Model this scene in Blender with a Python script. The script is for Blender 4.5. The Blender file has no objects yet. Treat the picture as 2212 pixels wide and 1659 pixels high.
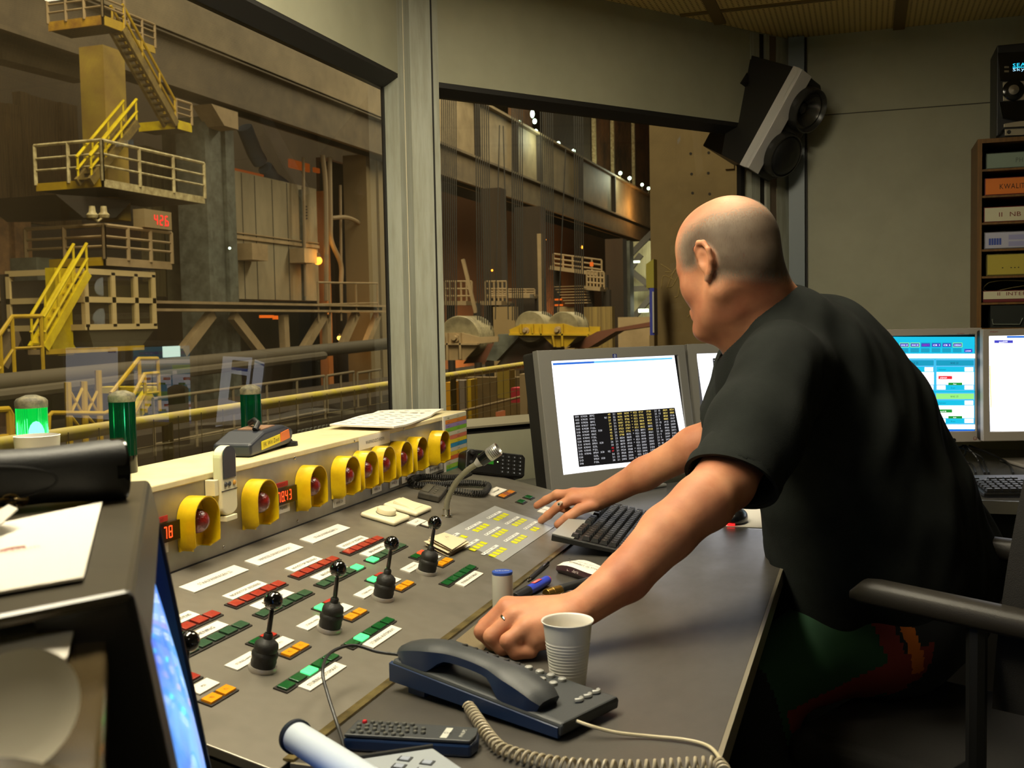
import bpy, bmesh, math, random
import numpy as np
from mathutils import Vector, Matrix, noise as mnoise
random.seed(7); np.random.seed(7)
S = bpy.context.scene
COL = S.collection
# ------------------------------------------------------------------ camera
FPX, CX, CY = 2300.0, 1106.0, 829.5
YAW, PITCH, ROLL = math.radians(18.4), math.radians(3.35), math.radians(1.1)
CAM = np.array([0.0, 0.0, 1.24])
FW = np.array([-math.sin(YAW)*math.cos(PITCH), math.cos(YAW)*math.cos(PITCH), -math.sin(PITCH)])
_r0 = np.array([math.cos(YAW), math.sin(YAW), 0.0]); _u0 = np.cross(_r0, FW)
RT = math.cos(ROLL)*_r0 - math.sin(ROLL)*_u0
UP = math.sin(ROLL)*_r0 + math.cos(ROLL)*_u0
cd = bpy.data.cameras.new('camera'); cam = bpy.data.objects.new('camera', cd); COL.objects.link(cam)
cd.sensor_fit = 'HORIZONTAL'; cd.sensor_width = 36.0; cd.lens = FPX/2212.0*36.0
cd.clip_start = 0.02; cd.clip_end = 300
M = Matrix(((RT[0], UP[0], -FW[0], CAM[0]), (RT[1], UP[1], -FW[1], CAM[1]), (RT[2], UP[2], -FW[2], CAM[2]), (0, 0, 0, 1)))
cam.matrix_world = M
cd.dof.use_dof = True; cd.dof.focus_distance = 2.4; cd.dof.aperture_fstop = 13.0
S.camera = cam
# ------------------------------------------------------------------ world, exposure, lights
w = bpy.data.worlds.new('world'); S.world = w; w.use_nodes = True
w.node_tree.nodes['Background'].inputs[0].default_value = (0.035, 0.028, 0.018, 1)
w.node_tree.nodes['Background'].inputs[1].default_value = 0.25
S.view_settings.view_transform = 'Standard'; S.view_settings.look = 'None'
S.view_settings.exposure = 0.0; S.view_settings.gamma = 1.0; S.view_settings.use_curve_mapping = False
S.cycles.use_denoising = True; S.cycles.max_bounces = 7; S.cycles.diffuse_bounces = 3; S.cycles.glossy_bounces = 4
S.cycles.transmission_bounces = 4; S.cycles.transparent_max_bounces = 10; S.cycles.caustics_reflective = False
S.cycles.caustics_refractive = False; S.cycles.sample_clamp_indirect = 4.0

def area(name, loc, target, size, size_y, power, color):
    l = bpy.data.lights.new(name, 'AREA'); l.shape = 'RECTANGLE'; l.size = size; l.size_y = size_y
    l.energy = power; l.color = color
    o = bpy.data.objects.new(name, l); COL.objects.link(o); o.location = loc
    d = Vector(target)-Vector(loc); o.rotation_euler = d.to_track_quat('-Z', 'Y').to_euler()
    return o
def point(name, loc, power, color, r=0.08):
    l = bpy.data.lights.new(name, 'POINT'); l.energy = power; l.color = color; l.shadow_soft_size = r
    o = bpy.data.objects.new(name, l); COL.objects.link(o); o.location = loc
    return o
# recessed fluorescent fittings of the control room ceiling (all out of view, above the console row)
area('lamp_ceiling_console', (-0.85, 1.15, 2.24), (-0.85, 1.15, 0), 0.30, 1.2, 44, (1.0, 0.90, 0.66))
area('lamp_ceiling_middle', (-0.35, 2.25, 2.24), (-0.35, 2.25, 0), 0.30, 0.9, 17, (1.0, 0.90, 0.66))
area('lamp_ceiling_rear', (0.3, -0.7, 2.24), (0.3, -0.7, 0), 0.3, 1.2, 4, (1.0, 0.90, 0.66))
# high bay lamps of the mill hall, and one added fill light
area('lamp_hall_near', (-10.0, 16.0, 27.0), (-22.0, 20.0, 0), 6.0, 22.0, 9500, (1.0, 0.91, 0.70))
area('lamp_hall_far', (-8.0, 62.0, 30.0), (-25.0, 75.0, 4), 7.0, 30.0, 19000, (1.0, 0.90, 0.67))
area('lamp_hall_walkway', (-3.0, 3.0, 7.0), (-3.5, 8.0, 0), 1.0, 3.0, 430, (1.0, 0.90, 0.66))
area('lamp_hall_fill', (-2.0, 12.0, 12.0), (-6.0, 26.0, -2), 3.0, 6.0, 2600, (1.0, 0.88, 0.62))  # added unseen fill that brightens the view through the far window

# ------------------------------------------------------------------ pixel -> place helpers (known surfaces of the place)
def ray(px, py): return FW + RT*((px-CX)/FPX) - UP*((py-CY)/FPX)
def at(px, py, d): return CAM + ray(px, py)*d
def on(px, py, axis, val):
    r = ray(px, py); return CAM + r*((val-CAM[axis])/r[axis])
def onx(px, py, x): return on(px, py, 0, x)
def ony(px, py, y): return on(px, py, 1, y)
def onz(px, py, z): return on(px, py, 2, z)
def onp(px, py, P0, n):
    r = ray(px, py); n = np.array(n, float); return CAM + r*(((np.array(P0)-CAM) @ n)/(r @ n))
def V(*a): return np.array(a, float)
def nrm(v): v = np.array(v, float); return v/max(1e-9, np.linalg.norm(v))
X, Y, Z = V(1, 0, 0), V(0, 1, 0), V(0, 0, 1)

# ------------------------------------------------------------------ materials
def lin(c):
    return tuple((x/12.92 if x <= 0.04045 else ((x+0.055)/1.055)**2.4) for x in [v/255.0 for v in c]) + (1.0,)
MATS = {}
def mat(name, col, rough=0.6, metal=0.0, col2=None, scale=6.0, amt=0.5, bump=0.0, bscale=60.0, spec=0.5, emit=None, estr=0.0,
        stretch=None, detail=4.0, coat=0.0, rough2=None):
    if name in MATS: return MATS[name]
    m = bpy.data.materials.new(name); m.use_nodes = True; nt = m.node_tree; N = nt.nodes; b = N['Principled BSDF']
    b.inputs['Base Color'].default_value = lin(col); b.inputs['Roughness'].default_value = rough
    b.inputs['Metallic'].default_value = metal; b.inputs['Specular IOR Level'].default_value = spec
    if coat: b.inputs['Coat Weight'].default_value = coat
    tc = N.new('ShaderNodeTexCoord'); src = tc.outputs['Object']
    if stretch:
        mp = N.new('ShaderNodeMapping'); mp.inputs['Scale'].default_value = stretch; nt.links.new(src, mp.inputs[0]); src = mp.outputs[0]
    if col2:
        nz = N.new('ShaderNodeTexNoise'); nz.inputs['Scale'].default_value = scale; nz.inputs['Detail'].default_value = detail
        nz.inputs['Roughness'].default_value = 0.65; nt.links.new(src, nz.inputs['Vector'])
        rp = N.new('ShaderNodeValToRGB'); rp.color_ramp.elements[0].position = 0.5-0.28*amt; rp.color_ramp.elements[1].position = 0.5+0.28*amt
        rp.color_ramp.elements[0].color = lin(col); rp.color_ramp.elements[1].color = lin(col2)
        nt.links.new(nz.outputs['Fac'], rp.inputs[0]); nt.links.new(rp.outputs[0], b.inputs['Base Color'])
        if rough2 is not None:
            mr = N.new('ShaderNodeMapRange'); mr.inputs[1].default_value = 0.3; mr.inputs[2].default_value = 0.7
            mr.inputs[3].default_value = rough; mr.inputs[4].default_value = rough2
            nt.links.new(nz.outputs['Fac'], mr.inputs[0]); nt.links.new(mr.outputs[0], b.inputs['Roughness'])
    if bump:
        n2 = N.new('ShaderNodeTexNoise'); n2.inputs['Scale'].default_value = bscale; nt.links.new(src, n2.inputs['Vector'])
        bp = N.new('ShaderNodeBump'); bp.inputs['Strength'].default_value = bump; bp.inputs['Distance'].default_value = 0.01
        nt.links.new(n2.outputs['Fac'], bp.inputs['Height']); nt.links.new(bp.outputs[0], b.inputs['Normal'])
    if emit:
        b.inputs['Emission Color'].default_value = lin(emit); b.inputs['Emission Strength'].default_value = estr
    MATS[name] = m; return m
def glow(name, col, s=1.0):
    return mat(name, (0, 0, 0), rough=0.5, emit=col, estr=s)
def glass(name, tint=(235, 235, 225), dirt=0.05, dirtcol=(150, 130, 95), scale=2.0, refl=1.45):
    m = bpy.data.materials.new(name); m.use_nodes = True; nt = m.node_tree; N = nt.nodes; N.clear()
    out = N.new('ShaderNodeOutputMaterial'); tr = N.new('ShaderNodeBsdfTransparent'); tr.inputs[0].default_value = lin(tint)
    gl = N.new('ShaderNodeBsdfGlossy'); gl.inputs['Roughness'].default_value = 0.0
    fr = N.new('ShaderNodeFresnel'); fr.inputs[0].default_value = refl
    mx = N.new('ShaderNodeMixShader'); nt.links.new(fr.outputs[0], mx.inputs[0]); nt.links.new(tr.outputs[0], mx.inputs[1]); nt.links.new(gl.outputs[0], mx.inputs[2])
    df = N.new('ShaderNodeBsdfDiffuse'); df.inputs[0].default_value = lin(dirtcol)
    tc = N.new('ShaderNodeTexCoord'); nz = N.new('ShaderNodeTexNoise'); nz.inputs['Scale'].default_value = scale; nz.inputs['Detail'].default_value = 6
    nt.links.new(tc.outputs['Object'], nz.inputs['Vector'])
    mr = N.new('ShaderNodeMapRange'); mr.inputs[1].default_value = 0.35; mr.inputs[2].default_value = 0.75; mr.inputs[3].default_value = dirt*0.35; mr.inputs[4].default_value = dirt*1.8
    nt.links.new(nz.outputs['Fac'], mr.inputs[0])
    m2 = N.new('ShaderNodeMixShader'); nt.links.new(mr.outputs[0], m2.inputs[0]); nt.links.new(mx.outputs[0], m2.inputs[1]); nt.links.new(df.outputs[0], m2.inputs[2])
    nt.links.new(m2.outputs[0], out.inputs[0]); MATS[name] = m; return m

# ------------------------------------------------------------------ glyphs (one mesh per character, made from the built-in font)
GL = {}
def _make_glyphs():
    cu = bpy.data.curves.new('glyph', 'FONT'); cu.resolution_u = 2; ob = bpy.data.objects.new('glyph', cu); COL.objects.link(ob)
    for ch in 'ABCDEFGHIJKLMNOPQRSTUVWXYZabcdefghijklmnopqrstuvwxyz0123456789.,:*!+#-/\'':
        cu.body = ch
        dg = bpy.context.evaluated_depsgraph_get(); dg.update()
        me = bpy.data.meshes.new_from_object(ob.evaluated_get(dg))
        v = np.array([p.co[:] for p in me.vertices]) if len(me.vertices) else np.zeros((0, 3))
        f = [tuple(p.vertices) for p in me.polygons]
        GL[ch] = (v, f, (v[:, 0].max()+0.09) if len(v) else 0.3)
        bpy.data.meshes.remove(me)
    bpy.data.objects.remove(ob); bpy.data.curves.remove(cu)
_make_glyphs()

# ------------------------------------------------------------------ mesh builder (coordinates always in the world)
def frame(d, up=Z):
    d = nrm(d); s = np.cross(d, up)
    if np.linalg.norm(s) < 1e-4: s = np.cross(d, X)
    s = nrm(s); return d, s, np.cross(s, d)
class MB:
    def __init__(self): self.v = []; self.f = []; self.m = []; self.s = []
    def add(self, vs, fs, m=0, smooth=False):
        o = len(self.v); self.v.extend([tuple(map(float, p)) for p in vs])
        for f in fs: self.f.append(tuple(i+o for i in f)); self.m.append(m); self.s.append(smooth)
        return self
    def box(self, c, s, m=0, ax=(X, Y, Z)):
        c = np.array(c, float); h = np.array(s, float)/2
        vs = [c+ax[0]*h[0]*i+ax[1]*h[1]*j+ax[2]*h[2]*k for k in (-1, 1) for j in (-1, 1) for i in (-1, 1)]
        return self.add(vs, [(0, 2, 3, 1), (4, 5, 7, 6), (0, 1, 5, 4), (2, 6, 7, 3), (0, 4, 6, 2), (1, 3, 7, 5)], m)
    def box2(self, a, b, m=0):
        a = np.minimum(a, b), np.maximum(a, b); return self.box((a[0]+a[1])/2, a[1]-a[0], m)
    def bar(self, p0, p1, wd, ht, m=0, up=Z):
        p0, p1 = np.array(p0, float), np.array(p1, float); d, s, u = frame(p1-p0, up)
        return self.box((p0+p1)/2, (np.linalg.norm(p1-p0), wd, ht), m, (d, s, u))
    def quad(self, a, b, c, d, m=0): return self.add([a, b, c, d], [(0, 1, 2, 3)], m)
    def rect(self, o, ex, ey, x0, y0, x1, y1, m=0):
        o = np.array(o, float); return self.quad(o+ex*x0+ey*y0, o+ex*x1+ey*y0, o+ex*x1+ey*y1, o+ex*x0+ey*y1, m)
    def tube(self, pts, r, seg=8, m=0, caps=True, closed=False):
        pts = [np.array(p, float) for p in pts]; n = len(pts); rs = r if hasattr(r, '__len__') else [r]*n
        t0 = nrm(pts[1]-pts[0]); _, s, u = frame(t0); vs = []; prev = t0
        for i, p in enumerate(pts):
            a = pts[max(0, i-1)]; b = pts[min(n-1, i+1)]
            if closed: a = pts[(i-1) % n]; b = pts[(i+1) % n]
            t = nrm(b-a); s = nrm(s-t*(s @ t)); u = np.cross(s, t)
            for k in range(seg):
                an = 2*math.pi*k/seg; vs.append(p+(s*math.cos(an)+u*math.sin(an))*rs[i])
        fs = []
        for i in range(n if closed else n-1):
            j = (i+1) % n
            for k in range(seg): k2 = (k+1) % seg; fs.append((i*seg+k, i*seg+k2, j*seg+k2, j*seg+k))
        self.add(vs, fs, m, seg > 6)
        if caps and not closed:
            o = len(self.v)-len(vs)
            self.f.append(tuple(o+k for k in range(seg))[::-1]); self.m.append(m); self.s.append(False)
            self.f.append(tuple(o+(n-1)*seg+k for k in range(seg))); self.m.append(m); self.s.append(False)
        return self
    def cyl(self, p0, p1, r0, r1=None, seg=16, m=0, caps=True): return self.tube([p0, p1], [r0, r0 if r1 is None else r1], seg, m, caps)
    def lathe(self, prof, o, ax=Z, seg=24, m=0, smooth=True, closed=False):
        o = np.array(o, float); d, s, u = frame(ax); vs = []; n = len(prof)
        for r, h in prof:
            for k in range(seg):
                an = 2*math.pi*k/seg; vs.append(o+d*h+(s*math.cos(an)+u*math.sin(an))*r)
        fs = [(i*seg+k, i*seg+(k+1) % seg, (i+1)*seg+(k+1) % seg, (i+1)*seg+k) for i in range(n-1) for k in range(seg)]
        return self.add(vs, fs, m, smooth)
    def ball(self, c, r, m=0, seg=16, rings=10, ax=(X, Y, Z)):
        c = np.array(c, float); r = np.array(r if hasattr(r, '__len__') else (r, r, r), float); vs = []
        for i in range(rings+1):
            th = math.pi*i/rings
            for k in range(seg):
                ph = 2*math.pi*k/seg; q = (math.sin(th)*math.cos(ph)*r[0], math.sin(th)*math.sin(ph)*r[1], math.cos(th)*r[2])
                vs.append(c+ax[0]*q[0]+ax[1]*q[1]+ax[2]*q[2])
        fs = [(i*seg+k, (i+1)*seg+k, (i+1)*seg+(k+1) % seg, i*seg+(k+1) % seg) for i in range(rings) for k in range(seg)]
        return self.add(vs, fs, m, True)
    def prism(self, poly, o, ex, ey, ez, m=0, smooth=False):
        o = np.array(o, float); n = len(poly)
        a = [o+ex*p[0]+ey*p[1] for p in poly]; b = [p+ez for p in a]
        self.add(a+b, [tuple(range(n))[::-1], tuple(range(n, 2*n))], m)
        ofs = len(self.v)-2*n
        for i in range(n):
            j = (i+1) % n; self.f.append((ofs+i, ofs+j, ofs+n+j, ofs+n+i)); self.m.append(m); self.s.append(smooth)
        return self
    def text(self, s, o, ex, ey, h, m=0, width=None, center=False):
        o = np.array(o, float); xs = 0.0; lay = []
        for ch in s:
            if ch == ' ' or ch not in GL: xs += 0.35; continue
            lay.append((ch, xs)); xs += GL[ch][2]
        k = h/0.72; kx = k if width is None or xs == 0 else width/xs
        off = -xs*kx/2 if center else 0
        for ch, x0 in lay:
            v, f, _ = GL[ch]
            self.add([o+ex*((p[0]+x0)*kx+off)+ey*(p[1]*k) for p in v], f, m)
        return self
    def build(self, name, mats, parent=None, bevel=0.0, seg=2, merge=False, **props):
        me = bpy.data.meshes.new(name); off = np.zeros(3); p = parent
        while p is not None: off += np.array(p.location); p = p.parent
        vs = np.array(self.v, float).reshape(-1, 3)-off
        me.from_pydata(vs.tolist(), [], self.f)
        if not isinstance(mats, (list, tuple)): mats = [mats]
        for q in mats: me.materials.append(q)
        me.polygons.foreach_set('material_index', self.m); me.polygons.foreach_set('use_smooth', self.s)
        bm = bmesh.new(); bm.from_mesh(me)
        if merge: bmesh.ops.remove_doubles(bm, verts=bm.verts, dist=1e-5)
        bmesh.ops.recalc_face_normals(bm, faces=bm.faces); bm.to_mesh(me); bm.free()
        if any(self.s): me.set_sharp_from_angle(angle=math.radians(42))
        o = bpy.data.objects.new(name, me); COL.objects.link(o)
        if parent is not None: o.parent = parent
        if bevel:
            b = o.modifiers.new('bevel', 'BEVEL'); b.width = bevel; b.segments = seg; b.limit_method = 'ANGLE'; b.angle_limit = math.radians(40)
        for k, v in props.items(): o[k] = v
        return o
def thing(name, label, cat, loc, group=None):
    o = bpy.data.objects.new(name, None); COL.objects.link(o); o.location = tuple(float(c) for c in loc); o.empty_display_size = 0.05
    o['label'] = label; o['category'] = cat
    if group: o['group'] = group
    return o
def single(mb, name, mats, label, cat, group=None, bevel=0.0, **k):
    o = mb.build(name, mats, None, bevel, **k); o['label'] = label; o['category'] = cat
    if group: o['group'] = group
    return o
def struct(mb, name, mats, parent=None, bevel=0.0):
    o = mb.build(name, mats, parent, bevel)
    if parent is None: o['kind'] = 'structure'
    return o
SEG = {'0': 'abcdef', '1': 'bc', '2': 'abged', '3': 'abgcd', '4': 'fgbc', '5': 'afgcd', '6': 'afgedc', '7': 'abc', '8': 'abcdefg', '9': 'abcdfg'}
def seven(mb, ch, o, ex, ey, w_, h, t, m):
    q = {'a': (t, h-t, w_-t, h), 'g': (t, h/2-t/2, w_-t, h/2+t/2), 'd': (t, 0, w_-t, t), 'f': (0, h/2, t, h-t*.3), 'e': (0, t*.3, t, h/2), 'b': (w_-t, h/2, w_, h-t*.3), 'c': (w_-t, t*.3, w_, h/2)}
    for s in SEG[ch]: mb.rect(o, ex, ey, *q[s], m=m)

# ------------------------------------------------------------------ shared materials
WALL = mat('painted_wall_panel', (160, 158, 134), 0.55, col2=(150, 148, 124), scale=3, bump=0.03, bscale=400)
POST = mat('painted_post', (168, 170, 156), 0.5, col2=(150, 150, 132), scale=8, stretch=(6, 6, .6))
DARK = mat('dark_gasket', (22, 19, 14), 0.6)
BLACK = mat('black_plastic', (20, 20, 20), 0.45, bump=0.05, bscale=500)
BLACKG = mat('black_gloss', (10, 10, 10), 0.12)
CREAM = mat('cream_plastic', (226, 216, 180), 0.35)
WHITE = mat('white_plate', (222, 216, 202), 0.4)
PAPER = mat('white_paper', (226, 220, 208), 0.8)
INK = mat('ink_black', (35, 32, 32), 0.7)
STEEL = mat('brushed_steel', (128, 124, 116), 0.34, 0.85, col2=(92, 88, 80), scale=5, amt=1.2, rough2=0.5)
CHROME = mat('chrome', (200, 200, 195), 0.12, 1.0)
# ================================================================== ROOM
CN = V(-1.235, 2.846, 0); D2 = V(.588, .809, 0); N2 = V(.809, -.588, 0)   # corner of the two window walls, run and room-side normal of the second
ZC = 2.275
def w2(s, z, t=0.0): return CN + D2*s + N2*t + Z*z
CARPET = mat('grey_floor_covering', (60, 58, 54), 0.9, col2=(44, 42, 40), scale=40)
b = MB(); b.box2((-1.35, -1.65, -.05), (2.65, 4.3, 0)); struct(b, 'floor', CARPET)
# ceiling of perforated tiles in a brown grid
CT = bpy.data.materials.new('perforated_ceiling_tile'); CT.use_nodes = True; nt = CT.node_tree; bs = nt.nodes['Principled BSDF']
tc = nt.nodes.new('ShaderNodeTexCoord'); vo = nt.nodes.new('ShaderNodeTexVoronoi'); vo.voronoi_dimensions = '2D'; vo.inputs['Scale'].default_value = 55; vo.inputs['Randomness'].default_value = 0.0
rp = nt.nodes.new('ShaderNodeValToRGB'); rp.color_ramp.elements[0].position = .18; rp.color_ramp.elements[0].color = lin((96, 74, 34)); rp.color_ramp.elements[1].position = .26; rp.color_ramp.elements[1].color = lin((216, 190, 120))
nt.links.new(tc.outputs['Object'], vo.inputs['Vector']); nt.links.new(vo.outputs['Distance'], rp.inputs[0]); nt.links.new(rp.outputs[0], bs.inputs['Base Color']); bs.inputs['Roughness'].default_value = .8
b = MB(); b.box2((-1.35, -1.65, ZC), (2.65, 4.3, ZC+.05)); struct(b, 'ceiling', CT)
BRN = mat('brown_ceiling_grid', (112, 90, 44), .6)
b = MB()
for xx in (-1.082, -.484, .114, .712, 1.31, 1.908):
    b.box2((xx-.02, -1.6, ZC-.008), (xx+.02, 2.9 if xx < -1 else (3.85 if xx < 0 else 4.17), ZC))
struct(b, 'trim_1', BRN)
b = MB()
for yy in (.10, 1.30, 2.50, 3.70): b.box2((-1.2 if yy < 2.8 else -.60, yy-.012, ZC-.006), (2.6, yy+.012, ZC))
struct(b, 'trim_2', BRN)
# left window wall
b = MB()
b.box2((-1.29, -1.65, 1.935), (-1.235, 2.76, ZC)); b.box2((-1.29, -1.65, 0), (-1.235, 2.76, .93)); b.box2((-1.29, -1.65, .93), (-1.235, -1.45, 1.935))
struct(b, 'wall_left', WALL)
b = MB(); b.prism([(-1.29, 2.76), (-1.235, 2.76), (-1.235, 2.846), tuple((CN-N2*.055)[:2])], (0, 0, 0), X, Y, Z*ZC)
b.prism([tuple((CN-N2*.055)[:2]), (-1.235, 2.846), tuple((CN+D2*.095)[:2]), tuple((CN+D2*.095-N2*.055)[:2])], (0, 0, 0), X, Y, Z*ZC)
struct(b, 'trim_3', POST)
b = MB(); b.box2((-1.236, 2.799, .99), (-1.2335, 2.802, ZC)); struct(b, 'trim_4', mat('pale_joint', (205, 196, 170), .5))
b = MB(); b.prism([(.070, -.001), (.075, -.001), (.075, .0015), (.070, .0015)], CN, D2, N2, Z*ZC); struct(b, 'trim_5', DARK)
GLA = glass('dirty_window_glass_left', dirt=.045); GLB = glass('dirty_window_glass_far', dirt=.035)
b = MB(); b.prism([(-1.29, 1.895), (-1.236, 1.925), (-1.236, 1.936), (-1.29, 1.936)], (0, -1.45, 0), X, Z, Y*4.21)
b.box2((-1.288, -1.45, .925), (-1.236, 2.76, .935))
b.box2((-1.286, 2.752, .93), (-1.278, 2.7605, 1.93))
wn = struct(b, 'window_1', DARK)
b = MB(); b.quad((-1.282, -1.45, .93), (-1.282, 2.755, .93), (-1.282, 2.755, 1.91), (-1.282, -1.45, 1.91)); b.build('pane', GLA, wn)
# second window wall
b = MB()
def w2box(b, s0, s1, z0, z1, t0=-.055, t1=0, m=0): b.prism([(s0, t0), (s1, t0), (s1, t1), (s0, t1)], CN+Z*z0, D2, N2, Z*(z1-z0), m)
w2box(b, .095, 1.64, 1.94, ZC); w2box(b, .095, 1.64, 0, .905); w2box(b, 1.44, 1.50, .905, 1.94)
struct(b, 'wall_back', WALL)
b = MB(); b.prism([(-.055, 1.905), (-.001, 1.925), (-.001, 1.941), (-.055, 1.941)], CN+D2*.095, N2, Z, D2*1.345); w2box(b, .095, 1.44, .905, .922, -.055, .001)
wn = struct(b, 'window_2', DARK)
b = MB(); b.prism([(-.05, .922), (.012, .922), (.012, .928), (-.05, .945)], CN+D2*.095, N2, Z, D2*1.345); b.build('window_sill', mat('grey_sill', (128, 120, 98), .5), wn)
b = MB(); b.quad(w2(.095, .93, -.048), w2(1.44, .93, -.048), w2(1.44, 1.915, -.048), w2(.095, 1.915, -.048)); b.build('pane', GLB, wn)
# ribbed corner profile between second window wall and the end wall
b = MB()
for s0, s1, t1, m in ((1.405, 1.425, -.03, 1), (1.425, 1.47, .004, 0), (1.47, 1.495, .002, 1), (1.495, 1.515, .012, 0), (1.515, 1.56, .004, 2), (1.56, 1.637, .006, 0)):
    w2box(b, s0, s1, .75, ZC-.005, -.02 if s0 > 1.41 else -.05, t1, m)
b.box2((-.272, 4.13, .75), (-.215, 4.17, ZC-.005), 3); b.box2((-.215, 4.155, .75), (-.207, 4.17, ZC-.005), 1)
struct(b, 'trim_6', [POST, DARK, mat('brown_rib', (104, 90, 74), .5), mat('blue_grey_rib', (112, 122, 126), .4)])
b = MB(); b.box2((-.27, 4.17, 0), (2.65, 4.23, ZC)); struct(b, 'wall_right', WALL)
p0 = ony(1786, 248, 4.168)
b = MB(); b.box2((-.2, 4.1685, p0[2]-.002), (2.6, 4.171, p0[2]+.0015)); struct(b, 'trim_7', mat('panel_seam', (70, 66, 52), .7))
b = MB(); b.box2((2.6, -1.65, 0), (2.65, 4.2, ZC)); struct(b, 'wall_side', WALL)
b = MB(); b.box2((-1.29, -1.65, 0), (2.65, -1.6, ZC)); struct(b, 'wall_front', WALL)

# ================================================================== CONSOLE
TH = math.radians(13); HG = V(-.617, 0, .75); ES = V(-math.cos(TH), 0, math.sin(TH)); NS = V(math.sin(TH), 0, math.cos(TH))
def cn(y, s, h=0.0): return HG + Y*y + ES*s + NS*h
PLATE = mat('worn_steel_plate', (156, 149, 135), 0.30, 0.6, col2=(96, 90, 80), scale=3.2, amt=.9, rough2=.55, bump=.02, bscale=300)
FRONT = mat('brushed_front_panel', (172, 167, 154), .34, .7, col2=(128, 120, 104), scale=5, amt=1.0, rough2=.5, stretch=(1, 1, 1))
BTOP = mat('cream_lacquer', (226, 212, 168), .42, col2=(206, 190, 146), scale=9)
con = thing('control_console', 'long steel control console with sloped lever plate and yellow hooded lamps along the window', 'console', (-.85, 1.9, 0))
b = MB()
b.prism([(1.005, -.0), (1.03, 0), (2.70, 0), (2.70, .447), (1.005, .447)], HG, Y, ES, -NS*.012)
b.build('sloped_plate', PLATE, con, .0015)
b = MB(); b.box2((-1.062, 1.005, .838), (-1.05, 2.745, .996)); b.build('front_panel', FRONT, con)
b = MB(); b.prism([(-1.223, .985), (-1.049, .985), (-1.049, .9965), (-1.223, .9965)], (0, .9, 0), X, Z, Y*1.848); b.build('top_cover', BTOP, con, .002)
b = MB(); b.box2((-1.223, .9, 0), (-1.062, 2.745, .985)); b.box2((-1.06, 1.01, 0), (-.63, 2.70, .70)); b.prism([(-1.06, .70), (-.63, .70), (-.63, .735), (-1.06, .832)], (0, 1.01, 0), X, Z, Y*1.69)
b.box2((-1.224, 2.745, .60), (-1.049, 2.749, .997), 1)
b.build('cabinet_body', [mat('cabinet_grey', (96, 92, 82), .5), DARK], con)
b = MB(); b.box2((-1.0505, 1.005, .845), (-1.049, 2.74, .8525)); b.build('painted_shadow_gap', DARK, con)  # dark strip standing in for the shade in the panel joint
b = MB(); b.prism([(-.0065, .0005), (-.0065, .0035), (.0, .004), (.007, .0035), (.007, .0)], (HG[0], 1.03, HG[2]), X, Z, Y*1.66); b.build('hinge_strip', mat('brass_edge', (150, 132, 84), .35, .7, col2=(90, 78, 48), scale=30), con)
# yellow hooded signal lamps
YEL = mat('yellow_hood', (222, 186, 18), .3, col2=(198, 160, 12), scale=20, coat=.3)
RDOME = mat('red_lens', (112, 20, 12), .25, coat=.5, spec=.6, bump=.25, bscale=260)
def lamp(y, z=.925):
    b = MB(); xb, xf = -1.0495, -1.016; r = .0355; th = .002
    outer = []
    for i in range(15):
        a = math.pi*i/14; outer.append((r*math.cos(a), .006+r*math.sin(a)))
    # down the left wall with inward curl, up again on the right
    left = [(-r, -.020), (-r+.001, -.036), (-r+.006, -.044), (-r+.012, -.0455)]
    right = [(x*-1, zz) for x, zz in left]
    path = list(reversed(right)) + outer + left
    n = len(path); vs = []
    for (px_, pz_) in path:
        rr = math.hypot(px_, pz_-.0); k = 1-th/max(rr, 1e-4)
        lo = -.006 if pz_ < -.03 else 0
        for xx, kk, f in ((xb, 1.0, 0), (xf, 1.0, 1), (xf, k, 1), (xb, k, 0)):
            vs.append((xx - (0.012*f if pz_ < -.043 else 0), y+px_*kk, z+pz_*kk))
    fs = []
    for i in range(n-1):
        for q in range(4): fs.append((i*4+q, i*4+(q+1) % 4, (i+1)*4+(q+1) % 4, (i+1)*4+q))
    fs += [(0, 1, 2, 3), tuple((n-1)*4+q for q in (3, 2, 1, 0))]
    b.add(vs, fs, 0, True)
    b.prism([(-.034, -.045), (.034, -.045), (.034, .01), (.024, .03), (0, .04), (-.024, .03), (-.034, .01)], (xb, y, z), Y, Z, X*.0035)
    h = b.build('signal_lamp', YEL, con)
    b = MB(); b.ball((xb+.013, y, z), (.0215, .0192, .0205), 0, 18, 12); b.build('red_dome', RDOME, h)
LY = (1.472, 1.658, 1.8456, 1.991, 2.080, 2.171, 2.267, 2.362, 2.507)
for yy in LY + (1.286, ): lamp(yy)
# name tags, digital readouts on the front panel
def ftag(y0, y1, z0, z1, s, hh=None, th=.0012, mats=None, nm='name_tag'):
    b = MB(); b.box2((-1.0495, y0, z0), (-1.0495+th, y1, z1))
    # letters run away from the camera along +Y? text is read facing the panel (normal +X): right is +Y
    hh = hh or (z1-z0)*.32
    b.text(s, (-1.0495+th+.0004, (y0+y1)/2, (z0+z1)/2-hh/2), Y, Z, hh, 1, width=(y1-y0)*.6, center=True)
    b.build(nm, mats or [WHITE, INK], con)
ftag(2.0875, 2.246, .9655, .993, 'WARMHOUDSTANDEN', .008)
ftag(1.7405, 1.7865, .8862, .9066, 'POMPE'); ftag(1.365, 1.411, .8862, .9066, 'POMPE')
ftag(1.9624, 2.015, .8605, .878, 'WHS 20'); ftag(2.1442, 2.1957, .8605, .877, 'WHS 22'); ftag(2.2388, 2.289, .859, .8785, 'WHS 23')
ftag(2.3063, 2.4084, .859, .878, 'WHS 24 WHS 25'); ftag(2.4513, 2.565, .8588, .8755, 'OMROEPEN')
REDT = mat('red_tag', (176, 36, 32), .6); LED = glow('red_led', (255, 60, 20), 3.5)
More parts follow.
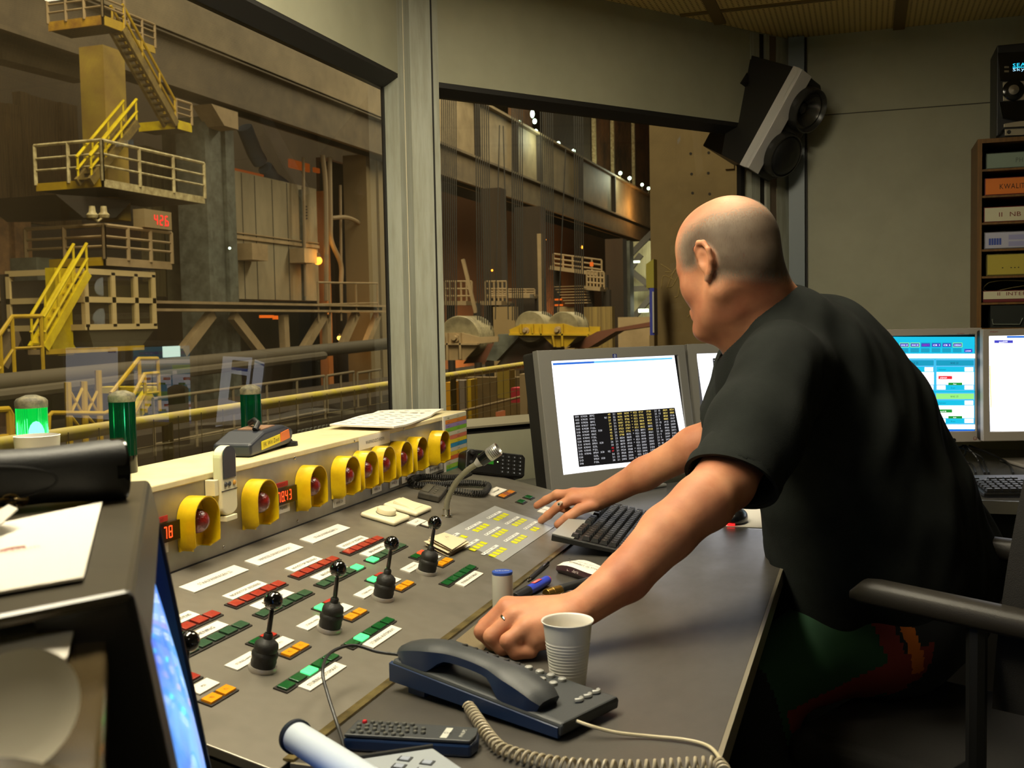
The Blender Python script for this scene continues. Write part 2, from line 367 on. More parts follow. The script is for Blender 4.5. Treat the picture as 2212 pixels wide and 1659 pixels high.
for y1, s in ((1.8065, '7843'), (1.4365, '78')):
    ftag(y1-.077, y1-.024, .936, .945, 'GEWICHT', .004, mats=[REDT, mat('dark_red_ink', (90, 16, 16), .6)])
    b = MB(); b.box2((-1.0495, y1-.09, .9035), (-1.0435, y1, .934))
    d = MB(); x0 = y1-.071 if len(s) == 4 else y1-.0435
    for i, ch in enumerate(s):
        seven(d, ch, (-1.0431, x0+i*.0135, .909), Y, Z, .0095, .02, .0022, 0)
    if len(s) == 4: d.rect((-1.0431, x0+.0245, .909), Y, Z, 0, 0, .002, .0022)
    h = b.build('weight_readout', mat('readout_case', (30, 14, 12), .2), con); d.build('lit_digits', LED, h)
for y, z in ((1.8132, .9845), (1.8169, .8605), (1.5646, .8614), (2.0675, .9886), (2.3283, .9891)):
    b = MB(); b.ball((-1.0495, y, z), (.0016, .0034, .0034), 0, 10, 6); b.build('panel_screw', CHROME, con)
# colour coded chart at the far end of the front panel
b = MB(); b.box2((-1.0495, 2.572, .80), (-1.047, 2.742, .9955))
cols = [(206, 200, 170), (212, 128, 46), (150, 128, 176), (120, 176, 46), (196, 190, 164), (206, 112, 84), (214, 190, 40), (44, 132, 176), (190, 186, 170), (216, 184, 40), (206, 96, 50), (196, 190, 168), (150, 190, 60), (60, 150, 110), (70, 150, 180), (206, 120, 90)]
mats = [PAPER, INK]
for i, c in enumerate(cols):
    mats.append(mat('chart_stripe_%d' % (i+1), c, .7)); z1 = .9945-i*.0108
    b.rect((-1.0466, 0, 0), Y, Z, 2.586, z1-.0104, 2.7405, z1, 2+i)
    b.text('VAK %d' % (i+1), (-1.0463, 2.60, z1-.008), Y, Z, .004, 1); b.text('KL %d' % (30+i), (-1.0463, 2.67, z1-.008), Y, Z, .004, 1)
b.build('colour_chart', mats, con)

# sloped plate furniture
LABL = mat('engraved_plate', (226, 220, 206), .35)
def plate_label(y0, y1, s0, s1, s, hh=None, wd=.7, nm='name_plate'):
    b = MB(); b.prism([(y0, s0), (y1, s0), (y1, s1), (y0, s1)], HG, Y, ES, NS*.0022)
    hh = hh or (s1-s0)*.33
    b.text(s, cn((y0+y1)/2, (s0+s1)/2-hh/2, .0026), Y, ES, hh, 1, width=(y1-y0)*wd, center=True)
    b.build(nm, [LABL, INK], con)
FRM = mat('button_frame', (34, 28, 22), .5); RB = mat('red_button', (150, 44, 30), .3, coat=.3); GBt = mat('dull_green_button', (44, 76, 52), .3, coat=.3)
DG = mat('dark_green_button', (8, 78, 30), .25, coat=.4); AMB = mat('amber_button', (216, 138, 14), .3, emit=(230, 140, 10), estr=.12)
GON = glow('lit_green_button', (70, 255, 118), 2.6); RON = glow('lit_red_button', (255, 60, 14), 2.6); RB2 = mat('bright_red_button', (176, 40, 24), .3, coat=.3)
WB = mat('blank_button', (222, 214, 200), .3)
def strip(y0, y1, s0, s1, cols, nm='button_strip', rows=1, txt=None):
    b = MB(); b.prism([(y0, s0), (y1, s0), (y1, s1), (y0, s1)], HG, Y, ES, NS*.002); o = b.build(nm, FRM, con)
    n = len(cols)//rows; pw = (y1-y0)/n; ph = (s1-s0)/rows
    for i, c in enumerate(cols):
        k = i % n; r = i//n
        b = MB(); ya, yb = y0+k*pw+pw*.1, y0+(k+1)*pw-pw*.1; sa, sb = s0+r*ph+ph*.14, s0+(r+1)*ph-ph*.14
        b.prism([(ya, sa), (yb, sa), (yb, sb), (ya, sb)], HG+NS*.002, Y, ES, NS*.0028)
        if txt: b.text(txt, cn((ya+yb)/2, (sa+sb)/2-.002, .0052), Y, ES, .004, 1, center=True)
        else: b.text('%d' % (i+1), cn((ya+yb)/2, (sa+sb)/2-.0015, .0052), Y, ES, .003, 1, center=True)
        b.build('push_button', [c, mat('button_ink', (30, 24, 20), .6)], o, .0008)
RUB = mat('black_rubber', (26, 24, 20), .6, bump=.1, bscale=200); KNOB = mat('black_ball_gloss', (8, 8, 8), .08, coat=.6)
RING = mat('pale_lever_ring', (190, 182, 172), .3, .6)
def lever(y, tilt):
    s = .15; o = cn(y, s)
    b = MB(); b.lathe([(.0, .0), (.019, 0), (.0195, .004), (.0185, .006), (.0, .006)], o, NS, 28); g = b.build('control_lever', RING, con)
    up = nrm(NS*.2+Z*.8)
    b = MB(); prof = [(.0165, .006), (.0172, .012), (.0165, .016), (.0178, .020), (.0178, .024), (.0155, .027), (.0165, .031), (.0155, .037), (.011, .041), (.0065, .044), (.0062, .05), (.0045, .052)]
    b.lathe(prof, o, NS, 24); b.build('rubber_boot', RUB, g)
    d = nrm(NS+Y*tilt[0]+ES*tilt[1]); p1 = o+NS*.048
    b = MB(); b.cyl(p1, p1+d*.04, .0036, .0034, 12); b.ball(p1+d*.048, .0128, 0, 20, 14); b.build('ball_knob', KNOB, g)
G0 = 1.178; PITCHG = .1865
for g in range(5):
    y = G0+PITCHG*(g-1)          # group g starts here
    gi = g
    if g: plate_label(y+.01, y+.072, .1705, .191, 'STURING HAND', .0042, .62)
    lever(y+.0385, ((.05, .05), (.02, .04), (-.02, .06), (-.02, .04), (-.05, .03))[g])
    # red over green push button pair with blank plate, amber pair
    red = RON if g == 4 else (RB2 if g in (1, 2, 3) else RB); grn = GON if g in (2, 3) else DG
    strip(y+.09, y+.12, .1905, .2105, [grn], 'push_button_frame'); strip(y+.12, y+.15, .1905, .2105, [red], 'push_button_frame')
    plate_label(y+.107, y+.15, .166, .186, 'P%d' % (20+g), .0042, .2)
    strip(y+.09, y+.15, .1375, .158, [AMB, AMB], 'amber_button_pair', txt='TL')
    # long row at the front
    if g in (1, 2, 4):
        cs = [DG]*5
        if g == 1: cs[2] = GON
        if g == 2: cs[1] = GON
        strip(y-.002, y+.149, .088, .109, cs, 'automatic_button_row'); plate_label(y+.0235, y+.1255, .0685, .087, 'STURING AUTOMAAT', .006, .8)
    # rear rows sit half a step further on
    yb = y+.0
    if g < 4:
        yr = 1.367+PITCHG*(g-1)
        strip(yr, yr+.153, .289, .3115, [RB]*5, 'stop_button_row'); plate_label(yr+.026, yr+.127, .313, .333, 'NOODSTOP BEDIEND', .0062, .84)
        cs = [GBt]*5
        if g == 2: cs[4] = GON
        if g == 3: cs[0] = GON
        strip(yr-.003, yr+.151, .2385, .2605, cs, 'service_button_row'); plate_label(yr+.024, yr+.126, .2625, .2825, 'BEDIENING', .0066, .56)
for y0, s in ((1.374, 'STAALPANWAGEN 22'), (1.557, 'UNIVERSEEL DWARSTRANSPORT'), (1.744, 'STAALPANWAGEN 21')):
    plate_label(y0, y0+.152, .3695, .3985, s, .0072, .6 if s[0] == 'S' else .72)
# rotary dimmer and rocker switch
b = MB(); b.prism([(1.99, .315), (2.07, .315), (2.07, .397), (1.99, .397)], HG, Y, ES, NS*.011); d1 = b.build('dimmer_switch', CREAM, con, .006, 4)
b = MB(); b.lathe([(.0, .011), (.0215, .011), (.0215, .012), (.0, .012)], cn(2.03, .356), NS, 30, 1); b.lathe([(.0205, .012), (.0205, .0205), (.019, .0225), (0, .0228)], cn(2.03, .356), NS, 30); b.build('dimmer_knob', [CREAM, DARK], d1)
b = MB(); b.prism([(2.10, .313), (2.185, .313), (2.185, .397), (2.10, .397)], HG, Y, ES, NS*.011); d2 = b.build('rocker_switch', CREAM, con, .006, 4)
b = MB(); b.add([cn(2.118, .328, .011), cn(2.168, .328, .011), cn(2.168, .382, .011), cn(2.118, .382, .011), cn(2.12, .33, .0125), cn(2.166, .33, .0125), cn(2.166, .38, .018), cn(2.12, .38, .018)], [(0, 3, 2, 1), (4, 5, 6, 7), (0, 1, 5, 4), (1, 2, 6, 5), (2, 3, 7, 6), (3, 0, 4, 7)])
b.build('rocker_plate', CREAM, d2, .001)
plate_label(2.037, 2.093, .286, .309, 'LICHT', .005, .4)
strip(2.048, 2.084, .2625, .284, [WB], 'blank_button_frame')
# second label group by the radio
plate_label(2.468, 2.563, .2605, .291, 'OMROEP', .006, .55)
strip(2.468, 2.562, .2345, .257, [mat('orange_button', (196, 116, 26), .3), mat('brown_button', (150, 84, 52), .3), mat('orange_button', (196, 116, 26), .3)], 'orange_button_row')
strip(2.528, 2.561, .184, .208, [DG], 'green_button_frame'); strip(2.462, 2.497, .184, .206, [DG], 'green_button_frame')
for y0 in (2.432, 2.469): plate_label(y0, y0+.03, .118, .138, '1', .004, .1)
# membrane keypad sheet
GREYK = mat('grey_membrane', (150, 150, 148), .35); YK = mat('yellow_key', (206, 206, 20), .4); KL = mat('keypad_caption', (226, 226, 220), .5); LINEK = mat('keypad_line', (60, 60, 60), .6)
b = MB(); b.prism([(1.97, .066), (2.342, .066), (2.374, .228), (2.04, .228)], HG, Y, ES, NS*.0012); kp = b.build('membrane_keypad', GREYK, con)
def keyrow(y0, s0, n=4):
    step = .0215
    for i in range(n):
        b = MB(); ya = y0+i*step; b.prism([(ya, s0), (ya+.0145, s0), (ya+.0155, s0+.0145), (ya+.001, s0+.0145)], HG+NS*.0012, Y, ES, NS*.0007); b.build('key', YK, kp)
    b = MB()
    b.rect(cn(0, 0, .0016), Y, ES, y0-.006, s0+.021, y0+.086, s0+.0285, 0)
    b.text('PAN %d' % int(y0*100 % 90), cn(y0-.003, s0+.023, .0019), Y, ES, .0042, 1, width=.075)
    for i in range(4):
        b.rect(cn(0, 0, .0015), Y, ES, y0+i*step+.007, s0+.0145, y0+i*step+.0078, s0+.021, 1)
    b.build('key_caption', [KL, LINEK], kp)
for p in [(1478, 1030), (0, 0)]: pass
def cpx(x, y):   # pixel of the keypad on the plate -> (y, s)
    P = onp(x, y, HG, NS); return P[1], (P-HG) @ ES
for (x, y) in [(1150, 930), (1360, 820), (1545, 720), (1330, 990), (1530, 870), (1710, 770), (1510, 1045), (1705, 925), (1875, 815)]:
    yy, ss = cpx(700+x/4.148, 950+y/4.148); keyrow(yy-.007, ss-.007, 2 if x == 1875 else 4)
# ================================================================== DESKS
DESKM = mat('dark_desk_laminate', (92, 88, 82), .32, .25, col2=(72, 68, 62), scale=7, amt=1.2, rough2=.42, bump=.02, bscale=500, stretch=(1, .5, 1))
EDGE = mat('pale_desk_edge', (150, 142, 122), .35, .4)
dk = thing('operator_desk', 'dark laminate desk top between the lever console and the seated man', 'desk', (-.386, 1.76, 0))
b = MB(); b.box2((-.612, 1.03, .722), (-.158, 2.488, .75)); b.build('desk_top', DESKM, dk, .001)
b = MB(); b.box2((-.158, 1.028, .720), (-.152, 2.488, .7505)); b.box2((-.612, 1.026, .720), (-.152, 1.031, .7505)); b.build('edge_strip', EDGE, dk)
b = MB(); b.box2((-.60, 1.06, 0), (-.44, 2.46, .722)); b.box2((-.44, 1.06, 0), (-.22, 1.10, .722)); b.build('pedestal', mat('dark_pedestal', (34, 32, 30), .6), dk)
b = MB(); b.prism([(-.612, 2.492), (-.152, 2.487), (.03, 3.0), (2.2, 3.0), (2.2, 4.15), (-.265, 4.15), (-1.07, 3.04), (-1.07, 2.752), (-.80, 2.752), (-.612, 2.752)], (0, 0, .722), X, Y, Z*.028)
cdk = b.build('corner_desk', mat('grey_desk_laminate', (104, 102, 100), .22, .3, col2=(88, 86, 84), scale=5), None); cdk['label'] = 'grey corner desk running from the lever console round under the monitors'; cdk['category'] = 'desk'
b = MB(); b.box2((.03, 2.993, .718), (2.2, 3.001, .7515)); b.prism([(-.15, 2.49), (-.143, 2.488), (.033, 2.993), (.03, 3.0)], (0, 0, .718), X, Y, Z*.0335); b.build('metal_edge', mat('bright_edge', (170, 166, 156), .25, .9), cdk)
b = MB(); b.prism([(-.25, 2.8), (.05, 3.12), (2.1, 3.12), (2.1, 3.2), (.0, 3.2)], (0, 0, 0), X, Y, Z*.722); b.box2((-1.0, 2.96, 0), (-.95, 3.0, .722)); b.build('support_panel', mat('dark_pedestal', (34, 32, 30)), cdk)

q = [onz(985, 1385, .7502), onz(1040, 1340, .7502), onz(1072, 1368, .7502), onz(1040, 1412, .7502)]
b = MB(); b.add(q+[p+Z*.0012 for p in q], [(0, 3, 2, 1), (4, 5, 6, 7), (0, 1, 5, 4), (1, 2, 6, 5), (2, 3, 7, 6), (3, 0, 4, 7)]); b.build('bright_metal_plate', mat('bright_plate', (206, 186, 150), .35, .9, bump=.2, bscale=500), dk)
# ================================================================== THINGS ON THE DESK
# plastic cup
CUP = mat('white_cup_plastic', (226, 222, 214), .35, spec=.4)
c0 = onz(1228, 1478, .75)
t = thing('plastic_cup', 'ribbed white plastic coffee cup standing on the desk by the fist', 'cup', c0)
b = MB(); prof = [(0, .002), (.0225, .0015), (.0232, .0)]
hh = .0875
for i in range(60):
    z = .001+i/59*(hh-.002); r = .0232+(.0335-.0232)*z/hh
    if .016 < z < .062: r += .0004*math.sin((z-.016)/.046*2*math.pi*11)
    prof.append((r, z))
prof += [(.0352, hh-.001), (.0356, hh), (.0350, hh+.001), (.0335, hh)]
inner = [(.0328-(.0328-.0225)*i/10, hh-.001-(hh-.004)*i/10) for i in range(11)]+[(0, .004)]
b.lathe(prof+inner, c0, Z, 48); b.build('cup_wall', CUP, t)
b = MB(); b.lathe([(0, .062), (.0295, .062)], c0, Z, 32); b.build('coffee', mat('milky_coffee', (206, 194, 170), .2), t)
# small white tube with blue lid
c0 = onz(1087, 1332, .75)
t = thing('lip_balm_tube', 'upright white tube with a blue lid behind the fist', 'tube', c0)
b = MB(); b.lathe([(0, 0), (.0172, 0), (.0175, .001), (.0175, .072), (0, .072)], c0, Z, 28); b.build('tube_body', mat('matt_white', (206, 202, 190), .5), t)
b = MB(); b.lathe([(.0172, .072), (.0175, .074), (.0172, .0765), (0, .0765)], c0, Z, 28)
b.text('labello', c0+Z*.0769+nrm(-RT*V(1, 1, 0))*.0, nrm(RT*V(1, 1, 0)), nrm(FW*V(1, 1, 0)), .006, 1, center=True); b.build('blue_lid', [mat('blue_lid', (44, 74, 160), .35), WHITE], t)
# marker and pen lying on the desk
def stick(name, label, cat, p0, p1, parts, r):
    p0, p1 = V(*p0), V(*p1); d = p1-p0; t = thing(name, label, cat, (p0+p1)/2-Z*r)
    for nm, a, e, rr0, rr1, m in parts:
        b = MB(); b.cyl(p0+d*a, p0+d*e, rr0, rr1, 18); b.build(nm, m, t, .0006)
    return t
a = onz(1112, 1292, .7605); e = onz(1184, 1252, .7595)
t = stick('marker', 'blue felt marker with black cap lying beside the white tube', 'pen', a, e, [('cap', 0, .38, .0092, .0096, BLACK), ('barrel', .38, .96, .0092, .0088, mat('blue_barrel', (38, 62, 190), .35)), ('end_plug', .96, 1.0, .0080, .0070, mat('red_plug', (196, 30, 26), .4))], .0096)
d = nrm(e-a); b = MB(); b.rect(a+(e-a)*.52+Z*.0093, d, np.cross(Z, d), 0, -.004, .035, .004, 0); b.text('edding', a+(e-a)*.55+Z*.0096-np.cross(Z, d)*.002, d, np.cross(Z, d), .005, 1); b.build('printed_band', [mat('red_print', (190, 60, 60), .5), WHITE], t)
a = onz(1140, 1254, .7535); e = onz(1184, 1216, .754)
stick('ballpoint_pen', 'thin black ballpoint pen lying on the desk by the marker', 'pen', a, e, [('tip', 0, .1, .0012, .0035, CHROME), ('barrel', .1, .72, .0042, .0045, BLACK), ('push_end', .72, 1, .0045, .0036, BLACKG)], .0045)
# spectacle tube with gold ring and the reading glasses in front of it
a = onz(1186, 1283, .7615); e = onz(1288, 1255, .7615)
stick('spectacle_tube', 'black glasses tube with a gold ring lying under the forearm', 'case', a, e, [('lens_end', -.06, .05, .0098, .0108, mat('gold_ring', (176, 140, 70), .25, .9)), ('gold_ring', .05, .22, .0110, .0110, mat('gold_ring', (176, 140, 70))), ('tube_body', .22, 1.0, .0112, .0108, BLACK)], .0112)
g0 = onz(1196, 1310, .7515)
t = thing('reading_glasses', 'thin wire reading glasses folded beside the glasses tube', 'glasses', g0)
ax, ay = nrm(V(.8, .6, 0)), nrm(V(-.6, .8, 0))
for k in (-1, 1):
    b = MB(); b.tube([g0+ax*(k*.030+.022*math.cos(q))+Z*(.0125+.0115*math.sin(q)) for q in np.linspace(0, 2*math.pi, 25)[:-1]], .0009, 6, closed=True); b.build('lens_rim', CHROME, t)
    b = MB(); b.tube([g0+ax*k*.053+Z*.014, g0+ax*k*.053+ay*.01+Z*.012, g0-ax*k*.045+ay*.012+Z*.006], .0009, 6); b.build('temple', BLACK, t)
b = MB(); b.tube([g0-ax*.008+Z*.016, g0+Z*.019, g0+ax*.008+Z*.016], .0009, 6); b.build('bridge', CHROME, t)
# tobacco pouch
p = [onz(1206, 1232, .755), onz(1322, 1268, .755), onz(1330, 1235, .755), onz(1218, 1196, .755)]
ex = nrm(p[1]-p[0]); ey = nrm(np.cross(Z, ex)); o = p[0]; L = np.linalg.norm(p[1]-p[0])+.03
t = thing('tobacco_pouch', 'plum and white tobacco pouch with warning text below the keyboard', 'pouch', o-Z*.005)
b = MB(); n = 12; vs = []
for i in range(n+1):
    for (yy, zz) in ((0, .0), (-.006, .010), (-.003, .020), (.012, .026), (.038, .025), (.052, .016), (.054, 0)):
        u = i/n; k = 1-.25*abs(2*u-1)**4; vs.append(o+ex*(u*L)+ey*(yy)+Z*(zz*k*(1+.08*math.sin(9*u)))-Z*.005)
fs = []; ms = []
for i in range(n):
    for j in range(6): b_ = (i*7+j, (i+1)*7+j, (i+1)*7+j+1, i*7+j+1); fs.append(b_); ms.append(0 if j in (0, 1, 4, 5) else 1)
for f, m in zip(fs, ms): pass
b.add(vs, fs, 0, True); b.m[-len(fs):] = ms
b.add(vs, [tuple(range(7)), tuple(n*7+k for k in range(7))[::-1]], 0)
b.text('Roken kan het sperma beschadigen en', o+ex*.012+ey*.0135+Z*.0232, ex, nrm(ey+Z*.0), .0058, 2, width=L-.03); b.text('vermindert de vruchtbaarheid', o+ex*.02+ey*.0065+Z*.0205, ex, nrm(ey+Z*.4), .0055, 2, width=L-.05)
b.text('Brandaris', o+ex*.035-ey*.0056+Z*.0068, ex, nrm(Z+ey*.3), .006, 3)
b.build('foil_wrap', [mat('plum_foil', (58, 34, 44), .25, coat=.4), PAPER, INK, WHITE], t)
# keyboard
KEYM = mat('black_key', (24, 23, 22), .45); KINK = mat('key_legend', (200, 200, 196), .5)
def keyboard(name, label, o, ex, tilt, m_top, nk=15, W=.43, D=.165):
    ex = nrm(ex); eyh = nrm(np.cross(Z, ex)); ey = nrm(eyh*math.cos(tilt)+Z*math.sin(tilt)); ez = np.cross(ex, ey)
    t = thing(name, label, 'keyboard', o)
    b = MB(); b.prism([(0, .0), (D, .0), (D, .014), (0, .008)], o+Z*.002, ey, ez, ex*W, 0); b.build('bottom_case', BLACK, t, .002)
    b = MB(); b.prism([(.118, .0125), (D, .0145), (D, .0162), (.118, .0145)], o+Z*.002, ey, ez, ex*W, 0); b.build('top_trim', m_top, t)
    rows = [(.010, nk), (.029, nk), (.048, nk), (.067, nk), (.086, nk), (.110, nk)]
    for r, (yy, n) in enumerate(rows):
        b = MB(); hgt = .009+yy*.04
        for i in range(20):
            if r == 5 and i in (1, 6, 11): continue
            if r == 0 and 4 <= i <= 8:
                if i > 4: continue
                w_ = 5*.0205
            else: w_ = .0205
            x0 = .010+i*.0205
            c = o+Z*.002+ex*(x0+w_/2)+ey*(yy+.0085)+ez*(hgt+.004)
            hx, hy = w_/2-.0012, .0082
            vs = [c+ex*hx*i_*(1 if k < 0 else 1-.0022/hx)+ey*(hy*j*(1 if k < 0 else .72))+ez*.004*k for k in (-1, 1) for j in (-1, 1) for i_ in (-1, 1)]
            b.add(vs, [(4, 5, 7, 6), (0, 1, 5, 4), (2, 6, 7, 3), (0, 4, 6, 2), (1, 3, 7, 5)], 0)
            if w_ < .03 and r < 6: b.text('QWERTYUIOPASDFGHJKLZXCVBNM1234567890'[(r*7+i*3) % 36], c-ex*.004+ez*.0044-ey*.001, ex, ey, .0042, 1)
        b.build('key_row', [KEYM, KINK], t)
    return t, (ex, ey, ez)
ko = onz(1203, 1190, .762); kx = onz(1337, 1096, .775)
# front-left corner at ko, keyboard runs towards +Y seen from the left: the left short end faces the camera
SILV = mat('silver_trim', (158, 156, 150), .4, .1)
kb_ex = nrm(V(.055, -1, 0)); p_far = V(ko[0]-.005, ko[1]+.455, 0)
t, fr = keyboard('keyboard', 'black keyboard with silver rim propped up on the desk under the arms', V(-.462, 2.125, .7525), nrm(V(-.06, 1, 0)), .16, SILV)
# cordless remote with cable in front of the phone
NAVY = mat('dark_blue_plastic', (14, 40, 76), .35); SLATE = mat('slate_plastic', (48, 51, 53), .5, bump=.04, bscale=300)
o = onz(741, 1622, .7505); e = onz(1000, 1640, .7505); ex = nrm(e-o); ey = nrm(np.cross(Z, ex)); L = np.linalg.norm(e-o)+.008; Wd = .048
t = thing('remote_control', 'dark blue remote control with many round buttons lying before the telephone', 'remote control', o)
b = MB(); b.prism([(0, 0), (L, .004), (L+.004, Wd/2), (L, Wd-.002), (0, Wd)], o, ex, ey, Z*.015); b.build('lower_shell', NAVY, t, .003)
b = MB(); b.prism([(0.001, .001), (L-.001, .005), (L+.002, Wd/2), (L-.001, Wd-.003), (.001, Wd-.001)], o+Z*.0155, ex, ey, Z*.004); b.build('face_plate', SLATE, t, .0015)
for r in range(4):
    for i in range(9):
        if r in (0, 3) and i > 6: continue
        b = MB(); rr = .0030; m = mat('remote_key', (86, 86, 80), .4)
        if r == 3 and i == 0: m = mat('remote_red_key', (190, 36, 46), .4)
        b.lathe([(.0, .0), (rr, 0), (rr, .002), (rr*.7, .003), (0, .003)], o+Z*.0195+ex*(.010+i*.0098+(.003 if r % 2 else 0))+ey*(.007+r*.0105), Z, 10); b.build('round_key', m, t)
b = MB(); b.rect(o+Z*.0198, ex, ey, L-.037, .008, L-.029, .038, 0); b.text('OK', o+Z*.02+ex*(L-.036)+ey*.02, ex, ey, .005, 1); b.text('PHILIPS', o+Z*.0199+ex*(L-.012)+ey*.014, ey, -ex, .0045, 0); b.build('printed_marks', [mat('remote_print', (190, 190, 180), .5), INK], t)
# grey rolled-front device at the near end of the desk
dev = thing('label_printer', 'pale grey device with a rounded roller front and four lit keys at the desk end', 'device', (-.53, 1.05, .75))
za = .80
A = onz(640, 1592, za); B = onz(760, 1668, za)
dv = nrm(B-A)
b = MB(); b.cyl(A-dv*.0, A+dv*.16, .016, .016, 28); b.build('roller', mat('pale_roller', (196, 206, 216), .3), dev)
b = MB(); b.cyl(A-dv*.004, A+dv*.0005, .0185, .0185, 28); b.tube([A+dv*.0+nrm(np.cross(Z, dv))*-.0+Z*.0, A+dv*.001], .0186, 24); b.build('roller_end', mat('navy_cap', (22, 30, 44), .4), dev)
q = [onz(760, 1640, .785), onz(935, 1614, .785), onz(1010, 1665, .785), onz(830, 1705, .785)]
b = MB(); b.add(q+[p-Z*.034 for p in q], [(0, 1, 2, 3), (7, 6, 5, 4), (0, 4, 5, 1), (1, 5, 6, 2), (2, 6, 7, 3), (3, 7, 4, 0)]); b.build('keypad_body', mat('light_grey_case', (150, 156, 160), .45), dev, .003)
b = MB(); b.bar(q[0], q[1], .004, .006); b.build('dark_rim', BLACK, dev)
KLIT = glow('lit_white_key', (226, 226, 216), .7)
for px_, py_ in ((875, 1639), (923, 1647), (862, 1655), (912, 1664)):
    c = onz(px_, py_, .7855); b = MB(); b.box(c, (.014, .011, .001), 0); k = b.build('key_surround', SLATE, dev); b = MB(); b.box(c+Z*.0008, (.009, .007, .001), 0); b.build('lit_key', KLIT, k)
b = MB(); b.box((A+dv*.08)*V(1, 1, 0)+Z*.767, (.05, .06, .034)); b.build('foot', SLATE, dev)
b = MB(); b.bar(V(A[0], A[1], .768)+dv*.06, V(q[0][0], q[0][1], .768), .03, .03); b.build('neck', SLATE, dev)

# ------------------------------------------------------------------ telephone
ph = thing('desk_telephone', 'slate grey and navy desk telephone with handset beside the cup', 'telephone', (-.47, 1.33, .75))
# footprint: near-left corner .. seen from the left end of the desk
f0 = onz(848, 1490, .752); f1 = onz(1212, 1600, .752); f2 = onz(1282, 1530, .752); f3 = onz(985, 1372, .79)
exP = nrm((f1-f0)*V(1, 1, 0)); eyP = nrm(np.cross(Z, exP)); LP = np.linalg.norm(f1-f0)
WP = .118
def P_(x, y, z): return f0*V(1, 1, 0)+Z*.752+exP*x+eyP*y+Z*z
print('phone', f0, f1, f2, f3, LP)
# wedge body, high at the rear (x=0) and low at the front (x=LP)
def top(x): return .042-.022*x/LP
b = MB(); n = 10; vs = []
for i in range(n+1):
    x = LP*i/n; zt = top(x)
    for yy, zz in ((0, .004+.010*(1-i/n)), (0, zt-.004), (.004, zt), (WP-.004, zt), (WP, zt-.004), (WP, .004)):
        bow = .012*math.sin(math.pi*i/n) if i else 0
        vs.append(P_(x+ (.02*math.sin(math.pi*(yy/WP)) if i == n else 0), yy, zz))
fs = [(i*6+j, (i+1)*6+j, (i+1)*6+(j+1) % 6, i*6+(j+1) % 6) for i in range(n) for j in range(6)]
fs += [tuple(range(6)), tuple(n*6+k for k in range(6))[::-1]]
b.add(vs, fs, 0); b.build('base_shell', SLATE, ph, .003)
b = MB(); vs = []
for i in range(n+1):
    x = LP*i/n; zt = top(x)
    for yy, zz in ((-.0015, .002+.010*(1-i/n)), (-.0015, zt-.006), (.004, zt-.004), (.004, .002+.010*(1-i/n))): vs.append(P_(x-.004, yy, zz))
b.add(vs, [(i*4+j, (i+1)*4+j, (i+1)*4+(j+1) % 4, i*4+(j+1) % 4) for i in range(n) for j in range(4)]+[(0, 1, 2, 3), (n*4+3, n*4+2, n*4+1, n*4)], 0); b.build('side_skirt', NAVY, ph)
b = MB(); b.box(P_(.04, .03, .0095)-Z*.0, (.03, .05, .019), 0, (exP, eyP, Z)); b.build('stand_foot', NAVY, ph)
# cradle trough and handset
b = MB(); b.prism([(.01, 0), (.055, 0), (.055, .012), (.01, .004)], P_(.012, .0, top(.01)-.001), eyP, Z, exP*.05); b.build('cradle_rear', SLATE, ph, .003)
hp = []
def hs(u):   # handset centre line
    x = .004+u*(LP-.042); arch = .022*math.sin(math.pi*u)**.8
    return P_(x, .026, top(x)+.006+arch)
b = MB(); N_ = 26; vs = []
for i in range(N_+1):
    u = i/N_; c = hs(u); e_ = 1 if u < .24 or u > .76 else 0
    k = max(0, 1-abs(u-.5)/.26)
    wv = .024-.007*min(1, k*2.2); hv = .0110-.003*min(1, k*2.2)
    if i in (0, N_): wv *= .8; hv *= .7
    tg = nrm(hs(min(1, u+.02))-hs(max(0, u-.02))); nz_ = np.cross(eyP, tg); nz_ = nz_ if nz_[2] > 0 else -nz_
    dn = .021*(1-min(1, k*3)) if e_ or k < .34 else 0
    for a_, z_ in ((-1, -1), (-1, .3), (-.75, .85), (0, 1.0), (.75, .85), (1, .3), (1, -1), (0, -1.05)):
        vs.append(c+eyP*wv*a_+nz_*(hv*z_ if z_ > 0 else hv*z_-dn*.55))
fs = [(i*8+j, (i+1)*8+j, (i+1)*8+(j+1) % 8, i*8+(j+1) % 8) for i in range(N_) for j in range(8)]+[tuple(range(8)), tuple(N_*8+k for k in range(8))[::-1]]
ms = [1 if (j in (0, 6, 7)) else 0 for i in range(N_) for j in range(8)]+[0, 0]
b.add(vs, fs, 0, True); b.m[-len(fs):] = ms; b.build('handset', [SLATE, NAVY], ph)
# dial keys and memory keys on the flat of the body
KEYG = mat('phone_key', (150, 150, 146), .35)
for r in range(4):
    for c in range(3):
        x = .150+r*.0185; y = .068+c*.0185
        b = MB(); b.lathe([(0, 0), (.0056, 0), (.0054, .003), (.004, .0042), (0, .0042)], P_(x, y, top(x)), Z, 14); b.build('dial_key', KEYG, ph)
for i in range(6):
    x = .035+i*.019; b = MB(); b.lathe([(0, 0), (.0042, 0), (.004, .0025), (0, .003)], P_(x, .106, top(x)), Z, 10); b.build('memory_key', BLACK, ph)
for j, y in enumerate((.062, .080, .098)):
    pts = [P_(LP-.026+.004*math.sin(q*3), y+q*.012, top(LP-.02)+.002) for q in np.linspace(0, 1, 6)]
    b = MB(); b.tube(pts, .0034, 8); b.build('function_key', KEYG, ph)
b = MB(); b.rect(P_(0, 0, 0)*V(1, 1, 0)+Z*(.752), exP, eyP, .05, .062, .125, .098, 0)
b.v = [tuple(np.array(p)+Z*(top((np.array(p)-P_(0, 0, 0)) @ exP)+.0005)) for p in b.v]; b.build('directory_panel', mat('grey_insert', (84, 86, 84), .15), ph)
